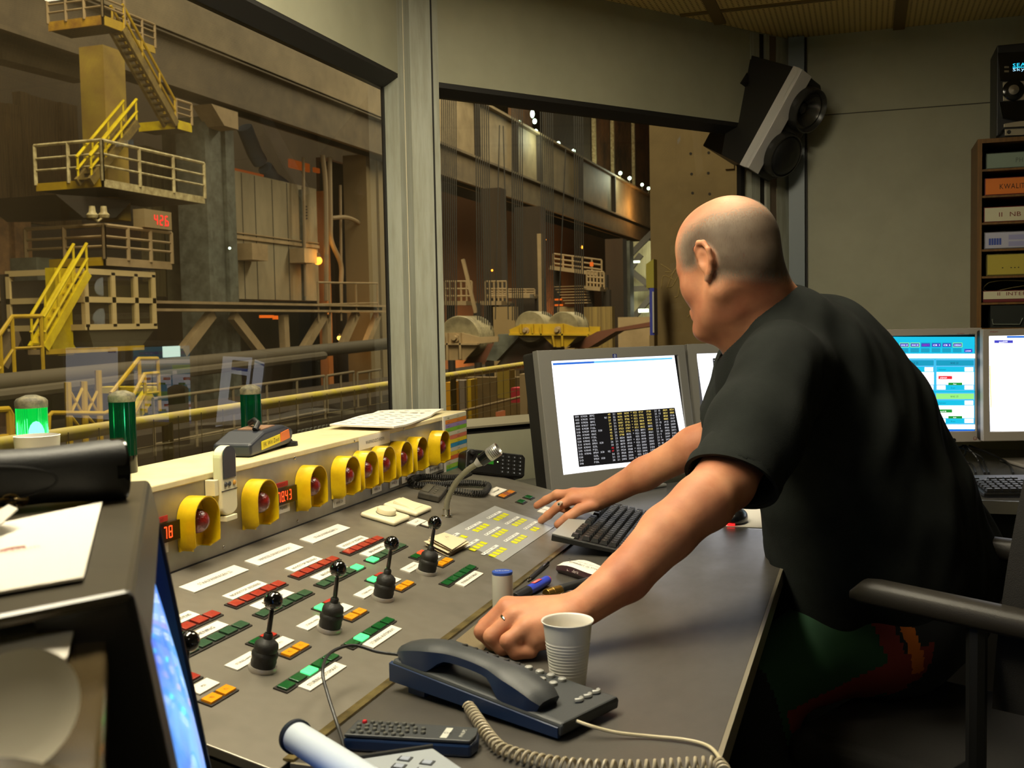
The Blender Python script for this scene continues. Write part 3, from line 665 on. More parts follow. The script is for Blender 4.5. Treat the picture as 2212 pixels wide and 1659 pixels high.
# black cable looping from the back of the phone to the remote
def spline(pts, n=60):
    pts = [np.array(p, float) for p in pts]; P = [2*pts[0]-pts[1]]+pts+[2*pts[-1]-pts[-2]]; out = []
    m = len(pts)-1
    for i in range(m):
        for k in range(max(2, n//m)):
            t_ = k/max(2, n//m); a, b_, c, d_ = P[i:i+4]
            out.append(.5*((2*b_)+(-a+c)*t_+(2*a-5*b_+4*c-d_)*t_**2+(-a+3*b_-3*c+d_)*t_**3))
    out.append(pts[-1]); return out
pts = [P_(.004, .012, .045), onz(815, 1408, .80), onz(760, 1394, .812), onz(712, 1412, .815), onz(697, 1450, .81), onz(708, 1500, .79), onz(727, 1560, .768), onz(738, 1594, .760), onz(745, 1625, .7545)]
b = MB(); b.tube(spline(pts), .0022, 8); b.build('black_cable', BLACK, ph)
WCORD = mat('cream_cord', (196, 184, 150), .45)
pts = [hs(.985)-Z*.01, onz(1260, 1563, .765), onz(1330, 1582, .757), onz(1400, 1590, .7535), onz(1480, 1598, .7535), onz(1530, 1612, .7535), onz(1556, 1640, .7535), onz(1570, 1672, .7535)]
b = MB(); b.tube(spline(pts), .0022, 8); b.build('line_cord', WCORD, ph)
pts = spline([P_(LP*.50, .004, .010)-eyP*.008, onz(1066, 1602, .760), onz(1110, 1628, .759), onz(1200, 1648, .759), onz(1300, 1656, .759), onz(1400, 1656, .759), onz(1500, 1650, .759), onz(1550, 1650, .759), onz(1568, 1672, .759)], 100)
def coil(pts, R_, turns, r, m, seg=7, per=14):
    ln = [0]
    for i in range(1, len(pts)): ln.append(ln[-1]+np.linalg.norm(pts[i]-pts[i-1]))
    n = int(turns*per); out = []; s_ = None
    for i in range(n+1):
        l = ln[-1]*i/n; k = min(len(pts)-2, max(0, int(np.searchsorted(ln, l))-1)); f = (l-ln[k])/max(1e-9, ln[k+1]-ln[k])
        c = pts[k]*(1-f)+pts[k+1]*f; tg = nrm(pts[k+1]-pts[k])
        if s_ is None: s_ = frame(tg)[1]
        s_ = nrm(s_-tg*(s_ @ tg)); u_ = np.cross(s_, tg); a = 2*math.pi*i/per
        out.append(c+(s_*math.cos(a)+u_*math.sin(a))*R_)
    b = MB(); b.tube(out, r, seg, 0); return b
coil(pts, .0062, 46, .0021, 0).build('coil_cord', mat('grey_coil_cord', (172, 160, 134), .4), ph)

# ------------------------------------------------------------------ things on the console
# gooseneck microphone
mp = [cn(2.177, .273, 0)]
m1 = [at(963, 1105, 0)]
base = cn(2.177, .273, 0); dB = (base-CAM) @ FW
mt = thing('gooseneck_microphone', 'gooseneck microphone with silver head bending over the console plate', 'microphone', base)
b = MB(); b.lathe([(0, 0), (.012, 0), (.012, .002), (.0085, .003), (.0085, .016), (0, .016)], base, Z, 20); b.build('socket', CHROME, mt)
pts = spline([base+Z*.004, at(966, 1085, dB), at(975, 1060, dB), at(990, 1036, dB-.005), at(1010, 1016, dB-.01), at(1031, 1005-4, dB-.015)], 40)
b = MB(); rs = [.0062+.0006*(i % 2) for i in range(len(pts))]; b.tube(pts, rs, 14); b.build('flexible_neck', mat('grey_flex', (120, 116, 98), .4, .3), mt)
pa, pb, pc, pd = at(1028, 1004, dB-.015), at(1038, 996, dB-.017), at(1055, 984, dB-.02), at(1077, 969, dB-.025)
b = MB(); b.cyl(pa, pb, .007, .012, 20); b.build('collar', SILV, mt)
b = MB(); b.cyl(pb, pc, .0135, .0145, 24); b.build('lower_head', BLACKG, mt)
d_ = nrm(pd-pc); b = MB(); b.lathe([(.0145, 0), (.0155, .002), (.0155, np.linalg.norm(pd-pc)-.002), (.0140, np.linalg.norm(pd-pc)), (.0125, np.linalg.norm(pd-pc)-.004), (0, np.linalg.norm(pd-pc)-.005)], pc, d_, 28); hd = b.build('silver_head', mat('silver_grille', (176, 174, 168), .3, .7), mt)
sd = nrm(np.cross(d_, FW)); tw = nrm(np.cross(sd, d_)); tw = tw if tw @ FW < 0 else -tw
for i in range(5):
    b = MB(); pq = []
    for a_ in np.linspace(-.75, .75, 8):
        pq.append(pc+d_*(.008+i*.0042)+(tw*math.cos(a_)+sd*math.sin(a_))*.0156)
    b.tube(pq, .0006, 5); b.build('slot', DARK, hd)
# mobile radio on its bracket
rc = at(1071, 1001, 2.86); rx = nrm(V(.77, .64, -.17)); rn = nrm(V(.64, -.77, 0)); rt = math.radians(14)
u0_ = nrm(np.cross(rn, rx)); rn = nrm(np.cross(rx, u0_)); ru = nrm(u0_*math.cos(rt)-rn*math.sin(rt)); rf = nrm(np.cross(rx, ru))
rad = thing('two_way_radio', 'black two-way radio with green display on a bracket at the console end', 'radio', rc-Z*.06)
RW, RH, RD = .172, .064, .12
def rp_(x, y, d=0): return rc+rx*x+ru*y+rf*d
b = MB(); pr = [(-RW/2, -RH/2+.008), (-RW/2+.006, -RH/2), (RW/2-.006, -RH/2), (RW/2, -RH/2+.008), (RW/2, RH/2-.008), (RW/2-.008, RH/2), (-RW/2+.008, RH/2), (-RW/2, RH/2-.008)]
b.prism(pr, rc-rf*RD, rx, ru, rf*(RD-.0)); b.build('casing', BLACK, rad, .003)
b = MB(); pr2 = [(x*.96, y*.9) for x, y in pr]; b.prism(pr2, rc, rx, ru, rf*.003); fp = b.build('front_plate', mat('radio_face', (16, 16, 15), .35), rad)
b = MB(); b.prism([(-.052, -.004), (-.008, -.004), (-.008, .020), (-.052, .020)], rc+rf*.003, rx, ru, rf*.001); b.build('green_display', glow('radio_lcd', (26, 120, 10), .8), fp)
b = MB(); b.lathe([(0, 0), (.0075, 0), (.0068, .010), (0, .011)], rp_(-.072, .022, .003), rf, 18); b.lathe([(0, 0), (.0065, 0), (.006, .008), (0, .009)], rp_(-.072, -.006, .003), rf, 18); b.build('volume_knob', BLACK, rad)
for r in range(5):
    for c in range(4):
        if r == 0 and c > 1: pass
        b = MB(); p = rp_(.018+c*.017, .021-r*.0105, .003); b.prism([(-.005, -.0034), (.005, -.0034), (.005, .0034), (-.005, .0034)], p, rx, ru, rf*.0012)
        b.text('123456789*0#ABCDEFGH'[r*4+c], p+rf*.0014-ru*.0018-rx*.001, rx, ru, .0036, 1); b.build('radio_key', [mat('radio_key', (30, 30, 29), .4), glow('radio_legend', (226, 226, 216), .6)], fp)
b = MB(); b.lathe([(0, 0), (.0018, 0), (.0012, .001), (0, .001)], rp_(.004, .004, .003), rf, 8); b.build('status_light', glow('radio_led', (190, 255, 150), 3), fp)
b = MB(); b.text('CONDOR', rp_(-.04, .0235, .0033), rx, ru, .005, 0); b.build('maker_mark', mat('radio_print', (150, 150, 145), .5), fp)
fo_ = rc-u0_*(RH/2+.034)-rn*.015
b = MB(); b.box(fo_, (.165, .085, .010), 0, (rx, rn, u0_)); b.prism([(-.068, .0), (.074, .0), (.055, .034), (-.050, .034)], fo_-rn*.035, rx, u0_, rn*.05); b.box(fo_-u0_*.012, (.12, .07, .014), 0, (rx, rn, u0_)); b.build('bracket', BLACK, rad)
# fist microphone with thick coiled cord
fm = thing('fist_microphone', 'dusty black hand microphone with thick coiled cord lying by the radio', 'microphone', cn(2.33, .345, 0))
DUST = mat('dusty_black', (44, 41, 34), .7, col2=(66, 60, 48), scale=60)
fo = cn(2.262, .328, .001); fx = nrm(Y*.93+ES*.2); fy = nrm(np.cross(NS, fx))
b = MB(); b.prism([(0, 0), (.10, .0), (.112, .02), (.10, .052), (0, .052)], fo, fx, fy, NS*.016); b.build('case', DUST, fm, .003)
b = MB()
for i in range(3): b.box(fo+fx*.022+fx*i*.018+fy*.018+NS*.0165, (.011, .006, .0015), 0, (fx, fy, NS))
b.prism([(.01, .03), (.085, .03), (.085, .046), (.01, .046)], fo+NS*.016, fx, fy, NS*.002); b.build('speech_key', mat('grey_dusty_key', (70, 66, 54), .7), fm)
def pl(px_, py_, h): return onp(px_, py_, HG+NS*h, NS)
pts = spline([fo+fx*.10+fy*.03+NS*.010, pl(1030, 1066, .010), pl(1052, 1058, .010), pl(1050, 1046, .011), pl(1000, 1043, .011), pl(940, 1047, .011), pl(897, 1047, .011), pl(889, 1036, .013), pl(920, 1030, .014), pl(960, 1032, .014), pl(995, 1030, .014), pl(1015, 1022, .02)], 120)
coil(pts, .0064, 110, .0021, 0, 6, 9).build('coiled_cord', RUB, fm)
# small folded paper by the furthest lever
p = [cn(1.905, .155, .002), cn(1.99, .15, .004), cn(2.0, .205, .003), cn(1.925, .215, .005)]
b = MB()
for k in range(5):
    j = NS*(.0035*k); rt_ = [np.array([random.uniform(-.006, .006) for _ in range(3)])*V(1, 1, .0) for _ in range(4)]
    q = [p[i]+j+rt_[i]*V(1, 1, 0) for i in range(4)]; mid = sum(q)/4+NS*.002
    b.add(q+[mid]+[a-NS*.0006 for a in q], [(0, 1, 4), (1, 2, 4), (2, 3, 4), (3, 0, 4), (5, 8, 7, 6)], 0)
b.text('43', sum(p)/4+NS*.020+Y*-.01, Y, ES, .008, 1)
single(b, 'paper_pad', [mat('aged_paper', (206, 192, 158), .8), INK], 'crumpled pad of small cream notes behind the furthest lever', 'notepad')
# sheets of paper on the console box
ptop = .9985
q = [onz(690, 917, ptop), onz(843, 893, ptop), onz(938, 893, ptop), onz(846, 930, ptop)]
b = MB(); n = 8; vs = []; 
def bil(q, u, v): return (q[0]*(1-u)+q[3]*u)*(1-v)+(q[1]*(1-u)+q[2]*u)*v
qq = [V(-1.19, 2.22, ptop), V(-1.215, 2.60, ptop), V(-1.085, 2.67, ptop), V(-1.012, 2.19, ptop)]
def sheet(qq, lift, th=.0009, lines=True, name='paper_sheets', label='', cat='papers', txt=None):
    b = MB(); n = 10; vs = []
    for j in range(n+1):
        for i in range(n+1):
            u, v = i/n, j/n; vs.append(bil(qq, u, v)+Z*lift(u, v))
    m_ = len(vs); fs = [(j*(n+1)+i, j*(n+1)+i+1, (j+1)*(n+1)+i+1, (j+1)*(n+1)+i) for j in range(n) for i in range(n)]
    b.add(vs, fs, 0, True); b.add([p-Z*th for p in vs], [f[::-1] for f in fs], 0, True)
    rim = list(range(n+1))+[j*(n+1)+n for j in range(1, n+1)]+[n*(n+1)+i for i in range(n-1, -1, -1)]+[j*(n+1) for j in range(n-1, 0, -1)]
    b.add(vs+[p-Z*th for p in vs], [(rim[k], rim[(k+1) % len(rim)], rim[(k+1) % len(rim)]+m_, rim[k]+m_) for k in range(len(rim))], 0)
    if lines:
        for r in range(9):
            v0 = .08+r*.095
            for c in range(5):
                u0 = .06+c*.18; w_ = .06+.08*random.random()
                pts_ = [bil(qq, u0, v0)+Z*(lift(u0, v0)+.0005), bil(qq, u0+w_, v0)+Z*(lift(u0+w_, v0)+.0005), bil(qq, u0+w_, v0+.018)+Z*(lift(u0+w_, v0+.018)+.0005), bil(qq, u0, v0+.018)+Z*(lift(u0, v0+.018)+.0005)]
                b.add(pts_, [(0, 1, 2, 3)], 1)
    return single(b, name, [PAPER, mat('grey_print', (150, 146, 140), .8)], label, cat)
sheet(qq, lambda u, v: .004+.010*(1-u)*math.sin(v*3)+.006*math.exp(-((v-.0)/.15)**2)+(.006*v if v > .7 else 0)+(-.0085 if False else 0), .004, True, label='stack of curling printed sheets lying on the cream console box')
# folded meter on the box: handheld with yellow strip
s0 = V(-1.135, 1.805, .9975)
me_ = thing('handheld_scanner', 'dark handheld scanner with yellow name strip lying on the console box', 'scanner', s0)
hx = nrm(V(-.33, .94, 0)); hy = nrm(np.cross(Z, hx)); 
o = onz(437, 990, .9975); e = onz(555, 968, .9975)
hx = nrm(V(-.10, 1, 0)); hy = V(-hx[1], hx[0], 0)
o = V(-1.085, 1.715, .9975)
b = MB(); pr = [(0, .0), (.175, .006), (.19, .018), (.19, .034), (.15, .046), (.06, .042), (.0, .024)]
b.prism(pr, o, hx, Z, hy*.078); b.build('case', mat('blue_black_plastic', (40, 42, 50), .4), me_, .006, 3)
b = MB(); b.prism([(.075, .042), (.135, .0445), (.135, .047), (.075, .0445)], o+hy*.014, hx, Z, hy*.05); b.build('display_window', mat('brown_screen', (150, 116, 92), .25), me_)
b = MB(); b.prism([(.045, .008), (.125, .014), (.125, .030), (.045, .024)], o-hy*.0015, hx, Z, hy*.0015)
b.text('FK Wit Zout', o-hy*.0022+hx*.05+Z*.013, nrm(hx+Z*.075), Z, .0085, 1, width=.07); b.build('yellow_strip', [mat('yellow_label', (226, 206, 30), .5), INK], me_)
b = MB(); b.prism([(.127, .014), (.17, .018), (.165, .036), (.130, .032)], o-hy*.002, hx, Z, hy*.002); b.build('warning_label', mat('orange_label', (206, 104, 30), .5), me_)
b = MB(); b.lathe([(0, 0), (.020, 0), (.019, .007), (.008, .009), (0, .009)], o+hx*.19+hy*.012, Z, 20); b.cyl(o+hx*.17+hy*.01+Z*.008, o+hx*.195+hy*.01+Z*.008, .007, .006, 12); b.build('cable_plug', BLACK, me_)
b = MB(); b.tube([o+hx*.06+hy*.02+Z*.045, o+hx*.075+hy*.02+Z*.056, o+hx*.10+hy*.04+Z*.060, o+hx*.12+hy*.06+Z*.052], .0055, 10); b.build('hand_strap', BLACK, me_)
# air conditioner style remote hung on the panel front
ro = V(-1.034, 1.5515, .985)
rm = thing('handset_remote', 'cream slim remote with dark screen hanging in a holder on the console front', 'remote control', (-1.04, 1.552, .92))
b = MB(); hw = .0235; pr = []
for a_ in np.linspace(0, math.pi, 13): pr.append((hw*math.cos(a_), .036+hw*math.sin(a_)*.8))
for a_ in np.linspace(math.pi, 2*math.pi, 13): pr.append((hw*math.cos(a_), -.050+hw*math.sin(a_)*.6))
b.prism(pr, ro-X*.008, Y, Z, X*.017); b.build('shell', CREAM, rm, .003, 3)
pr = [(hw*.78*math.cos(a_), .040+hw*.6*math.sin(a_)) for a_ in np.linspace(0, math.pi, 13)]+[(-.0183, -.0), (.0183, -.0)]
b = MB(); b.prism(pr, ro+X*.009, Y, Z, X*.0015); b.build('dark_window', mat('remote_window', (52, 58, 62), .2), rm)
b = MB(); b.prism([(-.0235, -.02), (.0235, -.02), (.0235, -.0212), (-.0235, -.0212)], ro+X*.0085, Y, Z, X*.001); b.build('flap_line', DARK, rm)
for k, c in ((-.012, (60, 60, 60)), (-.001, (60, 60, 60)), (.014, (206, 150, 60))):
    b = MB(); b.lathe([(0, 0), (.0042, 0), (.0038, .002), (0, .0025)], ro+X*.009+Y*k-Z*.010, X, 14); b.build('round_key', mat('rk_%d_%d' % (c[0], c[2]), c, .4), rm)
b = MB(); b.box2((-1.0495, 1.516, .958), (-1.030, 1.527, .985)); b.prism([(-.025, -.012), (.025, -.012), (.025, .006), (-.025, .006)], (-1.0495, 1.5515, .928), Y, Z, X*.0075); b.box2((-1.0495, 1.535, .912), (-1.022, 1.568, .921)); b.build('wall_holder', CREAM, con, .001)
# green beacons behind the console box
def lens_mat(name, tint, emit, es):
    m = bpy.data.materials.new(name); m.use_nodes = True; nt = m.node_tree; N = nt.nodes; N.clear(); out = N.new('ShaderNodeOutputMaterial')
    tr = N.new('ShaderNodeBsdfTransparent'); tr.inputs[0].default_value = lin(tint); em = N.new('ShaderNodeEmission'); em.inputs[0].default_value = lin(emit); em.inputs[1].default_value = es
    ad = N.new('ShaderNodeAddShader'); nt.links.new(tr.outputs[0], ad.inputs[0]); nt.links.new(em.outputs[0], ad.inputs[1])
    gl = N.new('ShaderNodeBsdfGlossy'); gl.inputs['Roughness'].default_value = .12; fr = N.new('ShaderNodeFresnel'); mx = N.new('ShaderNodeMixShader')
    nt.links.new(fr.outputs[0], mx.inputs[0]); nt.links.new(ad.outputs[0], mx.inputs[1]); nt.links.new(gl.outputs[0], mx.inputs[2]); nt.links.new(mx.outputs[0], out.inputs[0]); return m
GLENS = lens_mat('green_lens', (20, 120, 70), (4, 70, 36), .35); GLIT = lens_mat('lit_green_lens', (110, 255, 160), (6, 210, 80), .5)
def gl_m(): return GLIT
def beacon(c, label, lit, hh, r=.0215):
    c = V(*c); t = thing('signal_beacon', label, 'beacon', c, 'green signal beacons standing behind the console box')
    b = MB(); b.lathe([(0, 0), (r*.98, 0), (r, .003), (r, .03), (0, .03)], c, Z, 28); b.build('black_foot', BLACKG, t)
    b = MB(); prof = []
    nseg = 40
    vs = []; z0, z1 = .03, hh
    for zz in (z0, z1):
        for k in range(nseg*2):
            rr = r*(1.0 if k % 2 else .965); a = math.pi*k/nseg; vs.append(c+V(rr*math.cos(a), rr*math.sin(a), zz))
    b.add(vs, [(k, (k+1) % (nseg*2), (k+1) % (nseg*2)+nseg*2, k+nseg*2) for k in range(nseg*2)], 0); b.build('ribbed_lens', gl_m() if lit else GLENS, t)
    b = MB(); b.lathe([(r*1.04, hh), (r*1.04, hh+.010), (r*.9, hh+.014), (r*.35, hh+.019), (0, hh+.019)], c, Z, 28); b.build('dusty_cap', mat('dusty_cap', (66, 62, 46), .7, col2=(110, 102, 76), scale=90), t)
    if lit:
        b = MB(); b.ball(c+V(.004, .004, (z0+z1)/2+.006), (.012, .012, .022), 0, 12, 8); b.build('bulb', glow('green_bulb', (200, 255, 225), 5), t)
        point('lamp_beacon', c+V(.03, -.01, (z0+z1)/2), .35, (.05, 1, .4), .02)
    return t
beacon((-1.195, 1.292, .9965), 'lit green signal beacon glowing behind the black torch', True, .128, .0225)
beacon((-1.195, 1.498, .9965), 'unlit green beacon standing behind the lens end of the black torch', False, .121)
beacon((-1.195, 1.895, .9965), 'unlit dark green beacon standing behind the handheld scanner', False, .106, .0205)
# white cup beside the lit beacon
c0 = V(*onx(58, 985, -1.16)); c0[2] = .9965
b = MB(); b.lathe([(0, .001), (.026, 0), (.0275, .03), (.031, .092), (.0315, .0935), (.030, .094), (.026, .01), (0, .01)], V(-1.13, 1.23, .9965), Z, 32)
single(b, 'plastic_pot', mat('white_cup_plastic', (226, 222, 214)), 'white plastic pot standing in front of the lit green beacon', 'pot')
# ================================================================== MONITORS
BEZ = mat('monitor_grey', (120, 118, 112), .4); BEZD = mat('monitor_dark_side', (34, 32, 28), .5); BEZB = mat('monitor_beige', (164, 156, 146), .45)
SW = glow('screen_white', (250, 250, 255), 1.9); SK = glow('screen_black', (12, 10, 14), 1.0); SY = glow('screen_yellow', (255, 226, 120), 1.1); STW = glow('screen_text', (226, 226, 232), 1.0)
SR = glow('screen_red', (232, 40, 50), 1.1); SB = glow('screen_blue', (40, 110, 220), 1.0); SLB = glow('screen_pale_blue', (120, 200, 250), 1.2)
class Mon: pass
def monitor(name, label, TLp, depth, ex, tilt, W, H, bez, m_bez, stand=True, thick=.055, scr_m=None, group=None):
    m = Mon(); ex = nrm(ex); n0 = nrm(np.cross(ex, Z)); 
    if n0 @ FW > 0: n0 = -n0
    u = nrm(Z*math.cos(tilt)-n0*math.sin(tilt)); n = nrm(np.cross(ex, u)); n = n if n @ FW < 0 else -n
    TL = at(TLp[0], TLp[1], depth); m.TL, m.ex, m.u, m.n, m.W, m.H = TL, ex, u, n, W, H
    base = TL+ex*W/2-u*H; t = thing(name, label, 'monitor', base*V(1, 1, 0)+Z*.75, group); m.t = t
    def P(x, y, d=0): return TL+ex*x-u*y+n*d
    m.P = P; l, r, tp, bt = bez
    b = MB(); o = [(0, 0), (W, 0), (W, H), (0, H)]; i_ = [(l, tp), (W-r, tp), (W-r, H-bt), (l, H-bt)]
    vs = [P(x, y, 0) for x, y in o]+[P(x, y, 0) for x, y in i_]+[P(x, y, -.006) for x, y in i_]+[P(x, y, -.022) for x, y in o]
    fs = [(k, (k+1) % 4, (k+1) % 4+4, k+4) for k in range(4)]+[(k+4, (k+1) % 4+4, (k+1) % 4+8, k+8) for k in range(4)]+[(k, k+12, (k+1) % 4+12, (k+1) % 4) for k in range(4)]
    b.add(vs, fs, 0); b.build('bezel', m_bez, t, .002)
    b = MB(); c = P(W/2, H/2, -.022-thick/2); b.box(c, (W-.006, H-.006, thick), 0, (ex, u, n)); b.box(P(W/2, H/2, -.03-thick), (W*.6, H*.6, .03), 0, (ex, u, n)); b.build('back_housing', BEZD, t, .006)
    if stand:
        q = P(W/2, H*.75, -.045-thick); b = MB(); b.bar(V(q[0], q[1], .757), q, .07, .03, 0, ex); b.build('stand_neck', BEZD, t)
        b = MB(); b.box(V(q[0], q[1], .756)+n*V(1, 1, 0)*.06, (.22, .19, .011), 0, (ex, nrm(n*V(1, 1, 0)), Z)); b.build('stand_foot', m_bez, t, .004)
    m.plane = P(0, 0, -.0055)
    def S_(px, py, d=0): return onp(px, py, m.plane+n*d, n)
    m.S = S_
    return m
def px_quad(b, mon, pts, m, d): b.add([mon.S(x, y, d) for x, y in pts], [(0, 1, 2, 3)], m)
def dims(TLp, TRp, BLp, depth, ex, tilt):
    ex = nrm(ex); n0 = nrm(np.cross(ex, Z)); n0 = n0 if n0 @ FW < 0 else -n0
    n = nrm(n0*math.cos(tilt)+Z*math.sin(tilt)); TL = at(TLp[0], TLp[1], depth)
    return np.linalg.norm(onp(TRp[0], TRp[1], TL, n)-TL), np.linalg.norm(onp(BLp[0], BLp[1], TL, n)-TL)
# first grey monitor
W1, H1 = dims((1160, 757), (1478, 740), (1194, 1063), 2.93, D2, .145)
m1 = monitor('grey_monitor', 'grey flat monitor showing a white page over a black number table', (1160, 757), 2.93, D2, .145, W1, H1, (.047, .032, .031, .043), BEZ)
print('mon1', W1, H1, m1.P(0, H1))
b = MB(); px_quad(b, m1, [(1186, 778), (1456, 764), (1492, 1008), (1214, 1034)], 0, 0)
px_quad(b, m1, [(1194, 784.5), (1452, 772), (1452.6, 776), (1194.6, 789)], 1, .0006); px_quad(b, m1, [(1194, 784.5), (1283, 780.3), (1283.5, 784.5), (1194.6, 789)], 2, .0009)
tb = [(1238.5, 897), (1457.4, 880.4), (1478, 987), (1250.7, 1009)]; px_quad(b, m1, tb, 3, .0006)
q = [m1.S(x, y, .0010) for x, y in tb]; tx = nrm(q[1]-q[0]); TW_ = np.linalg.norm(q[1]-q[0]); TH_ = np.linalg.norm(q[3]-q[0]); tu = m1.u
c1 = '399 443 400 444 543 510 496 544 528 511 529 545 512 530 513 546'.split(); c3 = '1892 5941 1892 5941 F12L 3FRH 106C F12L 123L 3FRH 123L F12L 3FRH 123L 3FRH F12L'.split()
yel = 9; rowh = TH_/16.6
for i in range(16):
    o = q[0]-tu*(rowh*(i+.9)); hgt = rowh*.62
    def put(x, s, m_): b.text(s, o+tx*(x*TW_), tx, tu, hgt, m_, width=len(s)*TW_*.0125)
    put(.012, c1[i], 4)
    if i < 13: put(.066, 'K9%03d' % (34+i), 4)
    put(.145, c3[i], 4)
    if i in (5, 9, 12, 14): put(.215, 'X30', 4)
    if i in (1, 12): put(.285, 'N%d' % (1+(i > 5)), 4)
    ym = 5 if i < yel else 4
    put(.322, str((i*7+23) % 40+20), 6 if i in (11, 12) else ym); put(.368, str(21+i % 3), 4)
    a_ = 1600+i*27+(i % 3)*9; put(.410, str(a_), 5 if i < 8 else 4); put(.478, str(a_+34), 5 if i < 7 else 4)
    if i % 3 != 2 or i < 6: put(.545, '*', 5 if i < 7 else 4)
    put(.570, '021' if i % 2 else '022', 5 if i < 6 else 4); put(.622, str(1717+i*29), 5 if i < 6 else 4); put(.700, str(1730+i*33), 5 if i < 7 and i != 5 else 4)
    put(.785, '22' if i % 2 else '21', 4); put(.822, str(15-(i*4) % 13), 4); put(.870, str(1804+i*27), 5 if i < 4 else 4); put(.940, str(1854+i*31), 5 if i < 2 else 4)
b.build('screen', [SW, SLB, SB, SK, STW, SY, SR], m1.t)
LOGO = mat('logo_blue', (36, 44, 120), .3)
b = MB(); c = onp(1328, 769, m1.P(0, 0, .0006), m1.n); b.rect(c, m1.ex, m1.u, -.008, -.006, .008, .006, 0); b.lathe([(0, 0), (.0048, 0)], c+m1.n*.0003, m1.n, 20, 1); b.text('hp', c+m1.n*.0006-m1.u*.002, m1.ex, m1.u, .006, 0, center=True); b.build('maker_badge', [LOGO, mat('badge_pale', (150, 160, 190), .3)], m1.t)
# second grey monitor half hidden by the man
e2 = V(.80, .60, 0); TR1 = m1.P(W1, 0); d2_ = (TR1-CAM) @ FW + .03
m2 = monitor('grey_monitor', 'second grey monitor half hidden behind the man\'s sleeve', (1484, 743), d2_, e2, .13, W1, H1, (.032, .04, .031, .043), BEZ)
b = MB(); px_quad(b, m2, [(1504, 762), (1700, 742), (1730, 1010), (1540, 1030)], 0, 0)
px_quad(b, m2, [(1539.5, 774), (1640, 768), (1642, 792), (1541.5, 799)], 1, .0006); px_quad(b, m2, [(1541, 792), (1642, 786), (1642.6, 793), (1541.6, 799)], 2, .0009)
px_quad(b, m2, [(1544, 809), (1640, 803), (1652, 870), (1554, 878)], 1, .0006)
for i in range(3):
    b.text('30 15 4 N1', m2.S(1541.5, 780+i*6.2, .001), m2.ex, m2.u, .0042, 3)
for i in range(10): b.text('668', m2.S(1547+i*.95, 815.5+i*6.3, .001), m2.ex, m2.u, .0048, 4); b.text('Y 1', m2.S(1560+i*.95, 814.7+i*6.3, .001), m2.ex, m2.u, .0048, 3)
b.build('screen', [SW, SK, SB, STW, SY], m2.t)
# third monitor with the cyan plant screen, beige case
ex3 = nrm(V(.955, .297, 0)); dd = 3.42
W3, H3 = dims((1838, 713), (2121, 715), (1838, 959), dd, ex3, .02)
m3 = monitor('beige_monitor', 'beige monitor with cyan plant overview screen behind the man\'s back', (1838, 713), dd, ex3, .02, W3, H3, (.02, .020, .022, .035), BEZB)
CY_ = glow('screen_cyan', (20, 190, 226), 1.1); CYD = glow('screen_cyan_dark', (24, 160, 196), 1.0); CLB = glow('screen_light_blue', (90, 190, 240), 1.1); PUR = glow('screen_violet', (70, 70, 200), 1.0); GRN = glow('screen_green', (30, 150, 50), 1.0); LGR = glow('screen_light_green', (150, 236, 130), 1.1); MAG = glow('screen_magenta', (220, 30, 180), 1.0)
b = MB()
def k4(x, y): return (1860+x/4.045, 690+y/4.045)
def r4(x0, y0, x1, y1, m, d): px_quad(b, m3, [k4(x0, y0), k4(x1, y0), k4(x1, y1), k4(x0, y1)], m, d)
r4(-60, 152, 993, 1002, 0, .0); r4(-60, 300, 995, 340, 1, .0005); r4(-60, 918, 995, 958, 1, .0005); r4(-60, 962, 993, 1000, 5, .0005)
for i in range(9):
    x = 62+i*93; r4(x-4, 203, x+80, 243, 7 if i in (0, 3, 4, 7+1) else 2, .0004); r4(x, 209, x+74, 238, 4, .0006); b.text(('WHS 21', 'WHS 22', 'WHS 23', 'WHS 24', 'WHS 25', 'VERT', 'CB 1', 'CB 2', 'OMDRAAI')[i], m3.S(*k4(x+8, 231), .0009), m3.ex, m3.u, .0045, 6 if i == 5 else 1, width=.022)
    if i < 8: r4(x+90, 252, x+165, 288, 2, .0004)
r4(903, 258, 972, 288, 4, .0006); b.text('LOGIN', m3.S(*k4(912, 281), .0009), m3.ex, m3.u, .004, 1, width=.018)
for ci, x0 in enumerate((-50, 300, 650)):
    for ri, (y0, nm, st) in enumerate(((348, ('WHS 21', 'WHS 22', 'WHS 23')[ci], 0), (640, ('', 'WHS 24', 'WHS 25')[ci], 1))):
        r4(x0, y0, x0+342, y0+275, 3, .0004); r4(x0+6, y0+8, x0+336, y0+56, 7 if st or ci == 0 else 2, .0006)
        b.text(nm, m3.S(*k4(x0+130, y0+42), .0009), m3.ex, m3.u, .006, 9 if st else 10, width=.026)
        r4(x0+10, y0+66, x0+336, y0+110, 0, .0006); r4(x0+255, y0+70, x0+330, y0+106, 1, .0008); b.text('Positioneer', m3.S(*k4(x0+28, y0+96), .0009), m3.ex, m3.u, .0045, 10, width=.024)
        r4(x0+10, y0+112, x0+336, y0+222, 1, .0006); r4(x0+26, y0+146, x0+146, y0+174, 8 if st and ci == 2 else 11, .0008); r4(x0+112, y0+204, x0+234, y0+226, 8, .0009); b.text('Aan', m3.S(*k4(x0+155, y0+222), .0012), m3.ex, m3.u, .0042, 1)
        b.text('uit' if st else 'UITGEVALLEN', m3.S(*k4(x0+40, y0+168), .0010), m3.ex, m3.u, .0042, 1, width=.022)
        r4(x0+90, y0+228, x0+250, y0+268, 0, .0006); r4(x0+255, y0+228, x0+332, y0+264, 1, .0008); r4(x0+12, y0+228, x0+88, y0+264, 1, .0008); b.text('Kraan', m3.S(*k4(x0+135, y0+256), .0009), m3.ex, m3.u, .0042, 10, width=.014)
